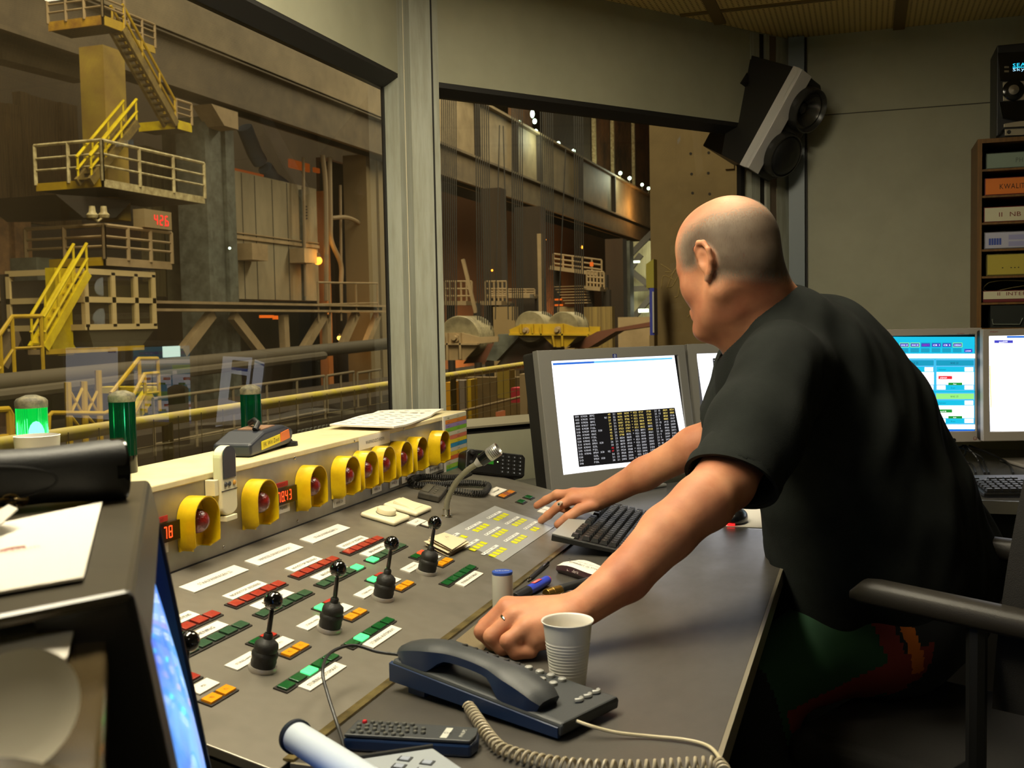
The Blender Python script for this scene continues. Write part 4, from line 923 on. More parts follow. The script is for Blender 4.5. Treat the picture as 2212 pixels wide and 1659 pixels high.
b.build('screen', [CY_, SW, CYD, CLB, PUR, SB, MAG, LGR, GRN, glow('screen_dark_green', (20, 110, 30), 1), glow('screen_navy', (10, 40, 80), 1), SR], m3.t)
b = MB(); b.lathe([(0, 0), (.003, 0), (.002, .0012), (0, .0014)], onp(2050.6, 950.5, m3.P(0, 0), m3.n), m3.n, 10); b.build('power_light', glow('power_led', (190, 255, 60), 3), m3.t)
b = MB(); b.lathe([(0, 0), (.006, 0), (.005, .002), (0, .002)], onp(2061, 950.5, m3.P(0, 0), m3.n), m3.n, 14); b.build('power_button', BLACK, m3.t)
b = MB(); b.lathe([(.0045, 0), (.006, 0), (.006, .0005)], onp(2106, 947, m3.P(0, 0), m3.n), m3.n, 18); b.text('MS', onp(2106, 949, m3.P(0, 0, .0006), m3.n), m3.ex, m3.u, .003, 0, center=True); b.text('AL1731', onp(2094, 723, m3.P(0, 0, .0005), m3.n), m3.ex, m3.u, .004, 1); b.text('HYUNDAI', onp(2068, 722, m3.P(0, 0, .0005), m3.n), m3.ex, m3.u, .0035, 0); b.build('maker_mark', [mat('red_print2', (150, 50, 50), .5), INK], m3.t)
# fourth monitor cut by the right edge of the picture
m4 = monitor('beige_monitor', 'beige monitor with blank white page under the binder shelf', (2123, 711), 3.36, ex3, .03, W3*1.05, .355, (.020, .02, .022, .03), BEZB)
b = MB(); px_quad(b, m4, [(2134, 722), (2402, 722), (2406, 932), (2139, 932)], 0, 0)
px_quad(b, m4, [(2140, 726), (2400, 724), (2400, 729), (2140, 730)], 1, .0005); px_quad(b, m4, [(2140, 726), (2175, 726), (2175, 731), (2140, 731)], 0, .0007); px_quad(b, m4, [(2148, 735), (2188, 735), (2188, 741), (2148, 741)], 2, .0006); b.text('pan009', m4.S(2158, 740.5, .001), m4.ex, m4.u, .006, 0)
px_quad(b, m4, [(2137.4, 790), (2139.4, 790), (2141.6, 880), (2139.8, 880)], 3, .0005)
b.build('screen', [SW, SB, PUR, SY], m4.t)
b = MB(); b.text('PHILIPS', onp(2139, 718.5, m4.P(0, 0, .0005), m4.n), m4.ex, m4.u, .005, 0); b.build('maker_mark', mat('red_print2', (150, 50, 50)), m4.t)
# cable tangle under the monitors
b = MB()
c_ = []
for i in range(7):
    x0, x1 = random.uniform(2030, 2110), random.uniform(2030, 2200); pts = [at(x0, 962, 3.48), at((x0+x1)/2+random.uniform(-25, 25), 985, 3.45), at(x1, 1003, 3.42), onz(x1+10, 1022, .7545)]
    b = MB(); b.tube(spline(pts, 24), .0035, 6); single(b, 'monitor_cable', BLACK, 'black cable of the loose tangle hanging below the beige monitors', 'cable', 'tangle of cables under the beige monitors')
# second keyboard, mouse, sheets of paper on the corner desk
keyboard('keyboard', 'black keyboard with grey front rim on the desk under the beige monitors', onz(2125, 1074, .753), nrm(V(.97, .25, 0)), .10, BLACK)
mo = onz(1588, 1128, .751)
ms = thing('computer_mouse', 'black optical mouse with red glow on the paper under the upper arm', 'mouse', mo)
b = MB(); b.ball(mo+Z*.012, (.030, .052, .024), 0, 20, 12, (X, Y, Z)); b.v = [(p[0], p[1], max(p[2], mo[2]+.002)) for p in b.v]; b.build('shell', mat('mouse_black', (22, 22, 24), .25), ms)
b = MB(); b.box(mo+V(-.004, -.05, .004), (.018, .006, .004), 0); b.build('red_sensor_glow', glow('mouse_red', (255, 30, 30), 2.5), ms)
q = [V(-.40, 2.505, .7505), V(-.19, 2.505, .7505), V(-.19, 2.80, .7505), V(-.40, 2.80, .7505)]
b = MB(); b.add(q+[p+Z*.001 for p in q], [(0, 3, 2, 1), (4, 5, 6, 7), (0, 1, 5, 4), (1, 2, 6, 5), (2, 3, 7, 6), (3, 0, 4, 7)]); single(b, 'mouse_paper', PAPER, 'white sheet of paper lying under the black mouse', 'paper')

# ================================================================== CRT at the left with the things on it
zt = 1.10
E0 = onz(285, 1275, zt); E1 = onz(322, 1036, zt); eS = nrm(E1-E0); eN = nrm(V(eS[1], -eS[0], 0)); LS = np.linalg.norm(E1-E0)
tl = math.radians(9); sU = nrm(Z*math.cos(tl)-eN*math.sin(tl)); sN = nrm(eN*math.cos(tl)+Z*math.sin(tl))
crt = thing('tube_monitor', 'large dark tube monitor at the left edge with bulging blue screen', 'monitor', (E0+E1)/2*V(1, 1, 0)-eN*.2)
CASE = mat('brown_grey_case', (74, 68, 54), .28, col2=(62, 56, 44), scale=5, stretch=(1, 6, 1))
HC = .46
def C_(a, u, d=0): return E0+eS*a+sU*(u)+sN*d      # u downwards negative
# bezel frame
b = MB(); o = [(0, 0), (LS, 0), (LS, -HC), (0, -HC)]; i_ = [(.024, -.04), (LS-.024, -.04), (LS-.024, -HC+.05), (.024, -HC+.05)]
vs = [C_(a, u, .0) for a, u in o]+[C_(a, u, .003) for a, u in i_]+[C_(a, u, -.022) for a, u in i_]+[C_(a, u, -.05) for a, u in o]
b.add(vs, [(k, (k+1) % 4, (k+1) % 4+4, k+4) for k in range(4)]+[(k+4, (k+1) % 4+4, (k+1) % 4+8, k+8) for k in range(4)]+[(k, k+12, (k+1) % 4+12, (k+1) % 4) for k in range(4)], 0); b.build('bezel', mat('crt_bezel_black', (24, 22, 20), .4), crt, .004)
# bulging tube face
SCRB = bpy.data.materials.new('blue_tube_glow'); SCRB.use_nodes = True; nt = SCRB.node_tree; bs = nt.nodes['Principled BSDF']; bs.inputs['Base Color'].default_value = (0, 0, .02, 1); bs.inputs['Roughness'].default_value = .08
tc = nt.nodes.new('ShaderNodeTexCoord'); nz = nt.nodes.new('ShaderNodeTexNoise'); nz.inputs['Scale'].default_value = 7; nz.inputs['Detail'].default_value = 3; nt.links.new(tc.outputs['Object'], nz.inputs[0])
rp = nt.nodes.new('ShaderNodeValToRGB'); rp.color_ramp.elements[0].position = .38; rp.color_ramp.elements[0].color = lin((70, 110, 240)); rp.color_ramp.elements[1].position = .72; rp.color_ramp.elements[1].color = lin((130, 226, 255)); nt.links.new(nz.outputs['Fac'], rp.inputs[0]); nt.links.new(rp.outputs[0], bs.inputs['Emission Color']); bs.inputs['Emission Strength'].default_value = 1.15
b = MB(); n = 14; vs = []
for j in range(n+1):
    for i in range(n+1):
        u_, v_ = i/n, j/n; a = .024+(LS-.048)*u_; h_ = -.04-(HC-.09)*v_; bul = .026*(1-(2*u_-1)**2)*(1-.5*(2*v_-1)**2)-.019
        vs.append(C_(a, h_, bul))
b.add(vs, [(j*(n+1)+i, j*(n+1)+i+1, (j+1)*(n+1)+i+1, (j+1)*(n+1)+i) for j in range(n) for i in range(n)], 0, True); b.build('tube_screen', SCRB, crt)
# cover slab on top (from the bezel back to the left) and tapering rear housing
A0 = onz(0, 1331, zt); dirL = nrm(A0-E0); F0 = E0+dirL*.20; 
b = MB(); poly = [E0+eN*-.0, E1, E1-eN*.40+eS*-.0, F0]
b.add([p-Z*.0 for p in poly]+[p-Z*.007 for p in poly], [(0, 1, 2, 3), (7, 6, 5, 4), (0, 4, 5, 1), (1, 5, 6, 2), (2, 6, 7, 3), (3, 7, 4, 0)]); b.build('top_cover', CASE, crt, .004)
b = MB(); p_ = [C_(.13, -.03, -.05), C_(LS-.02, -.03, -.05), C_(LS-.02, -HC+.01, -.05), C_(.13, -HC+.01, -.05)]
r_ = [E0+eS*.24-eN*.34-Z*.03, E0+eS*(LS-.06)-eN*.34-Z*.03, E0+eS*(LS-.06)-eN*.34-Z*.34, E0+eS*.24-eN*.34-Z*.34]
b.add(p_+r_, [(3, 2, 1, 0), (4, 5, 6, 7), (0, 1, 5, 4), (1, 2, 6, 5), (2, 3, 7, 6), (3, 0, 4, 7)]); b.build('rear_housing', mat('crt_housing', (26, 24, 22), .5), crt, .01)
b = MB(); c = (C_(LS/2, -HC, -.12)); b.box(V(c[0], c[1], (c[2]+.60)/2), (.22, .26, c[2]-.60), 0, (eN, eS, Z)); b.build('pedestal', mat('crt_housing', (26, 24, 22)), crt)
# side desk on which it stands
b = MB(); b.box2((-1.2, .25, .575), (-.30, .995, .60)); b.box2((-1.2, .27, 0), (-1.16, .98, .575)); b.box2((-.36, .27, 0), (-.33, .98, .575))
single(b, 'side_desk', mat('dark_side_desk', (48, 44, 38), .4), 'low dark side desk under the tube monitor at the left', 'desk')
# glossy cabinet in front, nearest the camera
zg = 1.074
g = [onz(-150, 1420, zg), onz(236, 1312, zg), onz(220, 1672, zg), onz(60, 1760, zg), onz(-220, 1760, zg)]
GLOSS = mat('glossy_brown_cover', (78, 66, 44), .12, spec=.6, col2=(70, 58, 38), scale=5)
gc = thing('glossy_cabinet', 'glossy brown equipment cabinet with papers on it in the bottom left corner', 'cabinet', (g[0]+g[2])/2*V(1, 1, 0)+Z*.60)
b = MB(); n_ = len(g); b.add(g+[p-Z*.02 for p in g], [tuple(range(n_)), tuple(range(n_, 2*n_))[::-1]]+[(i, i+n_, (i+1) % n_+n_, (i+1) % n_) for i in range(n_)]); b.build('cabinet_top', GLOSS, gc, .003)
cg = sum(g)/n_; g2 = [cg+(p-cg)*.9 for p in g]; b = MB(); b.add([p-Z*.02 for p in g2]+[p*V(1, 1, 0)+Z*.602 for p in g2], [tuple(range(n_)), tuple(range(n_, 2*n_))[::-1]]+[(i, i+n_, (i+1) % n_+n_, (i+1) % n_) for i in range(n_)]); b.build('cabinet_body', mat('crt_housing', (26, 24, 22)), gc)
# papers on the cabinet
zz = zg+.001
q = [onz(-60, 1560, zz), onz(146, 1430, zz), onz(186, 1302, zz), onz(-80, 1366, zz)]
sheet(q, lambda u, v: .003+.004*math.sin(3*u), .002, False, 'paper_sheets', 'white papers lying on the glossy cabinet behind the white saucer', 'papers')
# sheets on top of the tube monitor
zz = zt+.0015
q = [onz(-90, 1300, zz), onz(180, 1254, zz), onz(221, 1089, zz), onz(-70, 1150, zz)]
o_ = sheet(q, lambda u, v: .002, .0015, False, 'paper_sheets', 'white writing sheets lying on top of the tube monitor before the torch', 'papers')
exq = nrm(q[1]-q[0]); b = MB(); b.text('Naam', onz(10, 1192, zz+.003), exq, nrm(np.cross(Z, exq)), .006, 0); b.tube(spline([onz(0, 1190, zz+.003), onz(25, 1184, zz+.003), onz(55, 1180, zz+.003)], 10), .0006, 4, 0); b.build('red_handwriting', mat('red_ink', (176, 80, 70), .8), o_)
q2 = [onz(-40, 1170, zz+.004), onz(40, 1135, zz+.004), onz(20, 1126, zz+.004), onz(-50, 1130, zz+.004)]
sheet(q2, lambda u, v: .012*v, .0012, False, 'paper_slip', 'folded white slip lying on the writing sheets at the left edge', 'paper')
# torch with chain lying on the tube monitor
tc0 = at(268, 1008, 1.045); taxis = nrm(at(150, 1032, 1.0)-at(268, 1010, 1.03)); taxis = nrm(at(60, 1028, .96)-tc0)
tz = zt+.0245; tc0 = onz(262, 1012, tz); te = onz(-120, 1045, tz); ta = nrm(te-tc0)
tch = thing('torch', 'large black torch with a chain lying across the top of the tube monitor', 'torch', tc0-Z*.0245)
TB = mat('torch_black', (16, 16, 15), .55, bump=.05, bscale=400)
tsd = nrm(np.cross(ta, Z))
def tsec(h, wd, ht): return [tc0+ta*h+tsd*(wd*math.copysign(abs(math.cos(q))**.75, math.cos(q)))+Z*(ht*math.copysign(abs(math.sin(q))**.75, math.sin(q))) for q in np.linspace(0, 2*math.pi, 33)[:-1]]
b = MB(); secs = [tsec(0, 0.02412, 0.02412), tsec(0.00268, 0.02479, 0.02479), tsec(0.0201, 0.02446, 0.02446), tsec(0.0335, 0.02412, 0.02345), tsec(0.0603, 0.02278, 0.02211), tsec(0.1005, 0.02278, 0.02278), tsec(0.1608, 0.02278, 0.02278), tsec(0.1943, 0.0201, 0.0201), tsec(0.201, 0.0134, 0.0134)]
vs = [p for s_ in secs for p in s_]; b.add(vs, [(i*32+k, i*32+(k+1) % 32, (i+1)*32+(k+1) % 32, (i+1)*32+k) for i in range(8) for k in range(32)]+[tuple(8*32+k for k in range(32))], 0, True); b.build('torch_body', TB, tch)
b = MB(); b.lathe([(0.02345, -0.00067), (0.02077, -0.00134), (0.0201, 0.00536), (0.0067, 0.0201), (0, 0.0201)], tc0, ta, 32); hd = b.build('reflector', mat('dark_reflector', (30, 30, 30), .15, .8), tch)
b = MB(); b.lathe([(0.02513, -0.00201), (0.02513, 0.00804), (0.02412, 0.00871)], tc0, ta, 32); b.lathe([(0.02513, -0.00201), (0.02211, -0.00201), (0.02211, 0.00268)], tc0, ta, 32); b.build('lens_ring', BLACKG, tch)
b = MB(); b.lathe([(0, 0.00067), (0.02144, 0.00067)], tc0, ta, 32); b.build('lens', glass('torch_lens', dirt=.02, scale=20), tch)
fs_ = tsd if tsd @ FW < 0 else -tsd
b = MB(); b.tube([tc0+ta*(0.11055+0.05695*math.cos(q))+fs_*.0225+Z*(0.01407*math.sin(q)-0.00134) for q in np.linspace(0, 2*math.pi, 41)[:-1]], 0.00107, 6, closed=True); b.tube([tc0+ta*(0.134+0.0201*math.cos(q))+fs_*.0228+Z*(0.00804*math.sin(q)-0.00134) for q in np.linspace(0, 2*math.pi, 31)[:-1]], 0.0008, 6, closed=True); b.build('grip_ring', TB, tch)
for i in range(4):
    b = MB(); p = tc0+ta*(0.1072+0.0134*i)+Z*.034+fs_*.005; b.lathe([(0.00201, 0), (0.00235, 0.00067), (0.00235, 0.00101), (0, 0.00101)], p, Z, 10); b.build('stud', BLACKG, tch)
b = MB(); b.box(tc0+ta*.05-Z*.033, (0.0134, 0.0201, 0.00335), 0, (ta, tsd, Z)); b.build('rest_foot', BLACK, tch)
cp = [tc0+ta*.10+fs_*.022-Z*.012, onz(52, 1078, zt+.010), onz(38, 1088, zt+.006), onz(20, 1100, zt+.005), onz(0, 1108, zt+.006), onz(-30, 1112, zt+.006)]
cs = spline(cp, 60); k = 0; acc = 0
for i in range(1, len(cs)):
    acc += np.linalg.norm(cs[i]-cs[i-1])
    if acc > .0062:
        acc = 0; k += 1; dc = nrm(cs[i]-cs[i-1]); sd_ = nrm(np.cross(dc, Z)) if k % 2 else Z; b = MB()
        b.tube([cs[i]+dc*(.0055*math.cos(q))+sd_*(.0032*math.sin(q)) for q in np.linspace(0, 2*math.pi, 13)[:-1]], .0011, 6, closed=True); b.build('chain_link', mat('brass_chain', (170, 150, 110), .2, .95), tch)
# saucer propped at the very front
sc0 = at(36, 1548, .425); nr = nrm(-FW*.80+UP*.58-RT*.05)
b = MB(); b.lathe([(0, 0), (.0165, 0), (.0185, .001), (.026, .004), (.0268, .0045), (.026, .0034), (.0185, -.0006), (0, -.001)], sc0, nr, 40)
single(b, 'saucer', mat('white_saucer', (206, 198, 178), .4), 'shallow white saucer propped up in the bottom left corner', 'saucer')

# ================================================================== RIGHT WALL: speaker, shelf, stereo
sn = nrm(RT*.55-UP*.45-FW*.70); sa = -RT*.46-UP*.89+FW*.20; sa = nrm(sa-sn*(sa @ sn)); sw = nrm(np.cross(sn, sa))
if sw @ RT < 0: sw = -sw
SP0 = at(1724, 147, 3.70)
spk = thing('wall_speaker', 'black loudspeaker with silver front edge tilted in the corner above the man', 'speaker', SP0-sn*.2)
SPB = mat('speaker_black', (34, 32, 28), .5); SILV2 = mat('silver_baffle', (216, 212, 208), .35, .1)
HS, WS, DS = .375, .195, .225
def sp(a, w_, d): return SP0+sa*a+sw*w_+sn*d
b = MB(); vs = [sp(a, w_, d) for d, k in ((-DS, .96), (-.02, 1)) for a, w_ in ((HS/2*(1-k), 0.0), (HS/2*(1-k), WS), (HS/2*(1+k), WS), (HS/2*(1+k), 0.0))]
b.add(vs, [(0, 1, 2, 3), (7, 6, 5, 4), (0, 4, 5, 1), (1, 5, 6, 2), (2, 6, 7, 3), (3, 7, 4, 0)]); b.build('cabinet', SPB, spk, .004)
b = MB(); b.box(sp(HS/2, .003, -.006), (HS+.004, .010, .032), 0, (sa, sw, sn))
poly = [(0, -.002)]; nn_ = 60
edge = []
for q in range(nn_+1):
    aa = HS*q/nn_; wv = .062
    for c_a in (HS*.27, HS*.735):
        if abs(aa-c_a) < .078: wv = min(wv, .116-math.sqrt(.080**2-(aa-c_a)**2))
    edge.append((aa, max(.014, wv)))
b.prism([(0, -.002)]+edge+[(HS, -.002)], sp(0, 0, .006), sa, sw, sn*.016); b.build('silver_edge', SILV2, spk, .001)
b = MB(); b.prism([(0, .012), (0, WS-.05), (HS*.08, WS), (HS*.92, WS), (HS, WS-.05), (HS, .012)], sp(0, 0, -.02), sa, sw, sn*.028); b.build('front_baffle', SPB, spk, .004)
for a, nm in ((HS*.27, 'upper'), (HS*.735, 'lower')):
    c = sp(a, .116, .006)
    b = MB(); b.lathe([(.080, -.0), (.082, .030), (.078, .046), (.074, .048), (.068, .040), (.064, .030)], c, sn, 40); dr = b.build('driver_ring', mat('speaker_ring', (40, 39, 36), .3), spk)
    if nm == 'upper':
        b = MB(); b.lathe([(.066, .034), (.058, .036), (.052, .026), (.022, .002), (.020, .010), (.010, .016), (0, .018)], c, sn, 36); b.build('cone', mat('speaker_cone', (70, 68, 62), .25, .5), dr)
    else:
        b = MB(); b.lathe([(.070, .044), (.060, .054), (.035, .060), (0, .062)], c, sn, 36); b.build('cover', BLACK, dr)
q = sp(HS*.35, .04, -DS+.01); qw = onp(1606, 168, CN, N2); b = MB(); b.bar(qw+N2*.0, q, .03, .05); b.build('wall_bracket', BLACK, spk)
# binder shelf on the end wall
yF = 3.93
def on3(px_, py_): return ony(px_, py_, yF)
WOOD = mat('brown_shelf_board', (122, 84, 28), .5, col2=(96, 64, 20), scale=12, stretch=(8, 8, .5))
sl = on3(2112, 310); slb = on3(2109, 712); xs0 = sl[0]; zT = sl[2]; zB = slb[2]
sh = thing('binder_shelf', 'brown wooden pigeonhole shelf with binders on the end wall', 'shelf', (xs0+.25, 4.05, zB))
SWD = .50
b = MB(); b.box2((xs0, yF, zB), (xs0+.014, 4.168, zT)); b.build('side_board', WOOD, sh); b = MB(); b.box2((xs0+SWD-.014, yF, zB), (xs0+SWD, 4.168, zT)); b.build('side_board', WOOD, sh)
b = MB(); b.box2((xs0, yF, zT), (xs0+SWD, 4.168, zT+.014)); b.build('top_board', WOOD, sh); b = MB(); b.box2((xs0+.014, 4.155, zB), (xs0+SWD-.014, 4.167, zT)); b.build('back_board', mat('dark_back_board', (40, 28, 14), .7), sh)
zs = [on3(2119, y)[2] for y in (366, 423, 481, 539, 597, 654, 709)]
for z in zs: b = MB(); b.box2((xs0+.014, yF+.004, z-.007), (xs0+SWD-.014, 4.155, z)); b.build('shelf_board', WOOD, sh)
spec = [('binder', 'grey green binder in the top pigeonhole', (128, 144, 128), 2131, 330, 357, 'PH', (90, 100, 90)),
        ('binder', 'orange binder lettered KWALI in the second pigeonhole', (222, 120, 36), 2128, 384, 416, 'KWALITEIT', (60, 40, 20)),
        ('binder', 'cream spined binder with red edges in the third pigeonhole', (206, 200, 168), 2126, 447, 476, 'II  NB', (120, 50, 40)),
        ('binder', 'pale lilac binder with a blue bar code block', (178, 178, 196), 2127, 501, 537, '', (60, 80, 160)),
        ('binder', 'olive yellow binder in the fifth pigeonhole', (176, 160, 56), 2132, 549, 587, '. ...', (50, 46, 20)),
        ('binder', 'white spined binder with red base lettered INTERN', (206, 200, 190), 2123, 628, 650, 'II  INTERN NO', (120, 40, 40))]
for nm, lab, c, x0, y0, y1, txt, ink in spec:
    pa = on3(x0, y1); pb = on3(x0, y0); z0 = max(zz_ for zz_ in zs if zz_ <= pa[2]+.012); z0 += .0005; z1 = pb[2]
    t = thing(nm, lab, 'binder', (pa[0]+.15, 4.03, z0)); ym = yF+.016
    b = MB(); b.box2((pa[0], ym, z0), (xs0+SWD-.03, 4.14, z1)); b.build('cover', mat('red_board', (100, 24, 26), .5) if 'red' in lab else mat('cover_%d%d' % (c[0], c[1]), tuple(int(v*.55) for v in c), .6), t, .002)
    b = MB(); lo = (z1-z0)*(.28 if 'red base' in lab else .06); b.box2((pa[0]+.003, ym-.0015, z0+lo), (xs0+SWD-.034, ym, z1-.003), 0)
    if txt: b.text(txt, (pa[0]+(.045 if len(txt) > 3 else .09), ym-.0022, z0+lo+(z1-z0)*.28), X, Z, (z1-z0)*.30, 1, width=.020*len(txt)*.6)
    else:
        for i in range(5): b.rect((pa[0]+.014+i*.008, ym-.0022, z0+.014), X, Z, 0, 0, .0065, .022, 1)
        for i in range(2): b.rect((pa[0]+.075, ym-.0022, z0+.008+i*.022), X, Z, 0, 0, .12, .016, 2)
    b.build('spine_label', [mat('spine_%d%d' % (c[0], c[1]), c, .6), mat('spine_ink_%d%d' % (ink[0], ink[1]), ink, .7), mat('lilac_block', (150, 150, 190), .6)], t)
# strap bag over the lowest binder, black case in the bottom hole
p = on3(2123, 618); zc = p[2]
b = MB(); pts = spline([V(p[0]+.012, yF+.03, zc+.004), V(p[0]+.004, yF+.03, zc-.010), V(p[0]+.03, yF+.03, zc-.019), V(p[0]+.10, yF+.03, zc-.006), V(p[0]+.18, yF+.03, zc+.006), V(p[0]+.09, yF+.03, zc+.018), V(p[0]+.03, yF+.03, zc+.014), V(p[0]+.012, yF+.03, zc+.004)], 30)
for i in range(len(pts)-1): b.quad(pts[i], pts[i+1], pts[i+1]+Y*.06, pts[i]+Y*.06, 0)
b.tube([q+Y*.0 for q in pts], .0015, 6, 0)
single(b, 'folded_strap', mat('olive_strap', (96, 84, 44), .7), 'olive strap folded on the white INTERN binder', 'strap')
pa = on3(2140, 704); b = MB(); zq = [z_ for z_ in zs if z_ < pa[2]+.01]; z0 = max(zq) if zq else zB
z0 = zs[-1]+.0005; b.box2((pa[0], yF+.01, z0), (pa[0]+.20, 4.12, on3(2140, 660)[2]), 0); b.tube([V(pa[0]+.006, yF+.008, z0+.03), V(pa[0]+.008, yF+.004, z0+.012), V(pa[0]+.09, yF+.004, z0+.010), V(pa[0]+.10, yF+.008, z0+.032)], .003, 6, 1)
single(b, 'black_case', [mat('case_black', (34, 38, 34), .35), mat('case_trim', (90, 96, 84), .4)], 'black case with rounded handle in the lowest pigeonhole', 'case', bevel=.006)
# small stereo on the shelf
y0_ = 3.95; a0 = ony(2152, 297, y0_); a1 = ony(2152, 98, y0_); zb_ = zT+.0145
st = thing('mini_stereo', 'black mini stereo with cyan display on top of the binder shelf', 'stereo', (a0[0]+.13, 4.05, zb_))
def q3(px_, py_): return ony(px_, py_, y0_)
b = MB(); b.box2((a0[0], y0_, zb_), (a0[0]+.26, 4.15, a1[2])); b.build('case', BLACK, st, .004)
def prt(nm, pxs, m, d=.006, bev=.001):
    b = MB(); pts = [q3(x, y) for x, y in pxs]; b.add([p-Y*d for p in pts]+[p+Y*.001 for p in pts], [tuple(range(len(pts)))]+[(i, (i+1) % len(pts), (i+1) % len(pts)+len(pts), i+len(pts)) for i in range(len(pts))]); return b.build(nm, m, st, bev)
prt('upper_fascia', [(2155, 115), (2260, 110), (2260, 172), (2160, 175)], BLACKG)
CYG = glow('stereo_cyan', (40, 200, 240), 1.6)
b = MB(); b.text('SEARCH', q3(2186.5, 146)-Y*.0065, X, Z, .012, 0, width=.09); b.text('SkyRadio', q3(2186.5, 155)-Y*.0065, X, Z, .010, 1, width=.10)
b.rect(q3(2187, 148.5)-Y*.0061, X, Z, 0, 0, .10, .0022, 0); b.build('lit_display', [CYG, glow('stereo_white', (170, 226, 255), 1.4)], st)
for y in (146, 155): prt('fascia_key', [(2169, y-2), (2179, y-2), (2179, y+2), (2169, y+2)], mat('dull_key', (120, 112, 90), .4), .008)
prt('knob_plate', [(2166, 178), (2250, 174), (2250, 214), (2167, 219)], mat('stereo_silver', (168, 158, 136), .35, .5), .005)
c = q3(2188.5, 196)-Y*.005; b = MB(); b.lathe([(0, 0), (.034, 0), (.034, .004), (.030, .006), (0, .006)], c, -Y, 28); kd = b.build('volume_dial', BLACKG, st); b = MB(); b.lathe([(.0, .006), (.018, .006), (.016, .014), (0, .016)], c, -Y, 24); b.build('dial_cap', mat('dial_silver', (160, 152, 140), .25, .8), kd)
prt('cassette_door', [(2157, 222), (2250, 216), (2250, 262), (2192, 262), (2164, 256)], BLACKG, .012)
prt('lower_panel', [(2168, 268), (2192, 264), (2250, 256), (2250, 272), (2168, 276)], mat('stereo_silver', (168, 158, 136)), .008)
prt('lower_panel', [(2170, 280), (2250, 276), (2250, 291), (2170, 294)], mat('stereo_silver', (168, 158, 136)), .008)
b = MB(); b.lathe([(0, 0), (.0065, 0), (.005, .003), (0, .003)], q3(2179, 286)-Y*.0085, -Y, 14); b.build('headphone_jack', BLACK, st)
b = MB(); b.tube(spline([q3(2152, 297)-Y*.004, q3(2160, 288)-Y*.012, q3(2168, 280)-Y*.008], 12), .0025, 6); b.build('short_lead', BLACK, st)

# ================================================================== CHAIR
fC = nrm(V(-.9, .436, 0)); lC = nrm(V(-.436, -.9, 0)); cC = V(.185, 2.055, 0)
def ch(f, l, z): return cC+fC*f+lC*l+Z*z
FAB = mat('black_chair_fabric', (30, 28, 26), .85, bump=.25, bscale=700)
cr = thing('office_chair', 'black office chair with long armrest on which the man sits', 'chair', cC)
b = MB(); b.box(ch(.02, 0, .455), (.46, .47, .07), 0, (fC, lC, Z)); b.build('seat', FAB, cr, .03, 4)
b = MB(); n = 10; vs = []
for i in range(n+1):
    for j in range(9):
        u, v = i/n, j/8; wv = .21*(1-.12*(2*u-1)**2*1.0); lx = (2*v-1)*wv; cur = .03*(2*v-1)**2
        vs.append(ch(-.13-.05*u+cur-.0, lx, .60+.40*u))
k_ = len(vs); vs2 = [p-fC*.055 for p in vs]
b.add(vs+vs2, [(i*9+j, i*9+j+1, (i+1)*9+j+1, (i+1)*9+j) for i in range(n) for j in range(8)]+[(k_+i*9+j, k_+(i+1)*9+j, k_+(i+1)*9+j+1, k_+i*9+j+1) for i in range(n) for j in range(8)], 0, True)
rim = list(range(9))+[i*9+8 for i in range(1, n+1)]+[n*9+j for j in range(7, -1, -1)]+[i*9 for i in range(n-1, 0, -1)]
b.add(vs+vs2, [(rim[q], rim[(q+1) % len(rim)], rim[(q+1) % len(rim)]+k_, rim[q]+k_) for q in range(len(rim))], 0); b.build('backrest', FAB, cr)
ARM = mat('armrest_black', (38, 34, 28), .5, bump=.06, bscale=500)
for s_ in (1, -1):
    pa, pb = (at(1838, 1268, 1.82), at(2300, 1368, 1.60)) if s_ == 1 else (ch(.23, -.27, .765), ch(-.22, -.27, .765))
    d = pb-pa; b = MB(); n = 14; vs = []
    for i in range(n+1):
        u = i/n; r = math.sqrt(max(0, 1-((max(0, .12-u))/.12)**2)) if u < .12 else 1
        c = pa+d*u-Z*.012*(1-r)
        sd = nrm(np.cross(d, Z)); w_ = .028*max(r, .25); h_ = .021*max(r, .35)
        for q in np.linspace(0, 2*math.pi, 17)[:-1]: vs.append(c+sd*w_*math.copysign(abs(math.cos(q))**.6, math.cos(q))+Z*h_*math.copysign(abs(math.sin(q))**.6, math.sin(q)))
    b.add(vs, [(i*16+k, i*16+(k+1) % 16, (i+1)*16+(k+1) % 16, (i+1)*16+k) for i in range(n) for k in range(16)]+[tuple(range(16))[::-1], tuple(n*16+k for k in range(16))], 0, True); b.build('armrest', ARM, cr)
    b = MB(); m_ = pa+d*.62; b.tube([m_-Z*.015, V(m_[0], m_[1], .52), ch(0, .2*s_, .43)], .016, 8); b.build('arm_post', BLACK, cr)
b = MB(); b.tube([ch(-.16, 0, .44), ch(-.24, 0, .5), ch(-.23, 0, .75)], .02, 8); b.build('back_stem', BLACK, cr)
b = MB(); b.cyl(ch(0, 0, .08), ch(0, 0, .43), .028, .022, 16); b.build('gas_column', BLACK, cr)
for i in range(5):
    a = 2*math.pi*i/5+.3; e_ = ch(0, 0, 0)+V(math.cos(a), math.sin(a), 0)*.29
    b = MB(); b.bar(ch(0, 0, .10), e_+Z*.075, .045, .03); lg = b.build('base_leg', BLACK, cr); b = MB(); b.cyl(e_+Z*.026-nrm(np.cross(V(math.cos(a), math.sin(a), 0), Z))*.02, e_+Z*.026+nrm(np.cross(V(math.cos(a), math.sin(a), 0), Z))*.02, .026, .026, 16); b.build('caster', BLACK, lg)
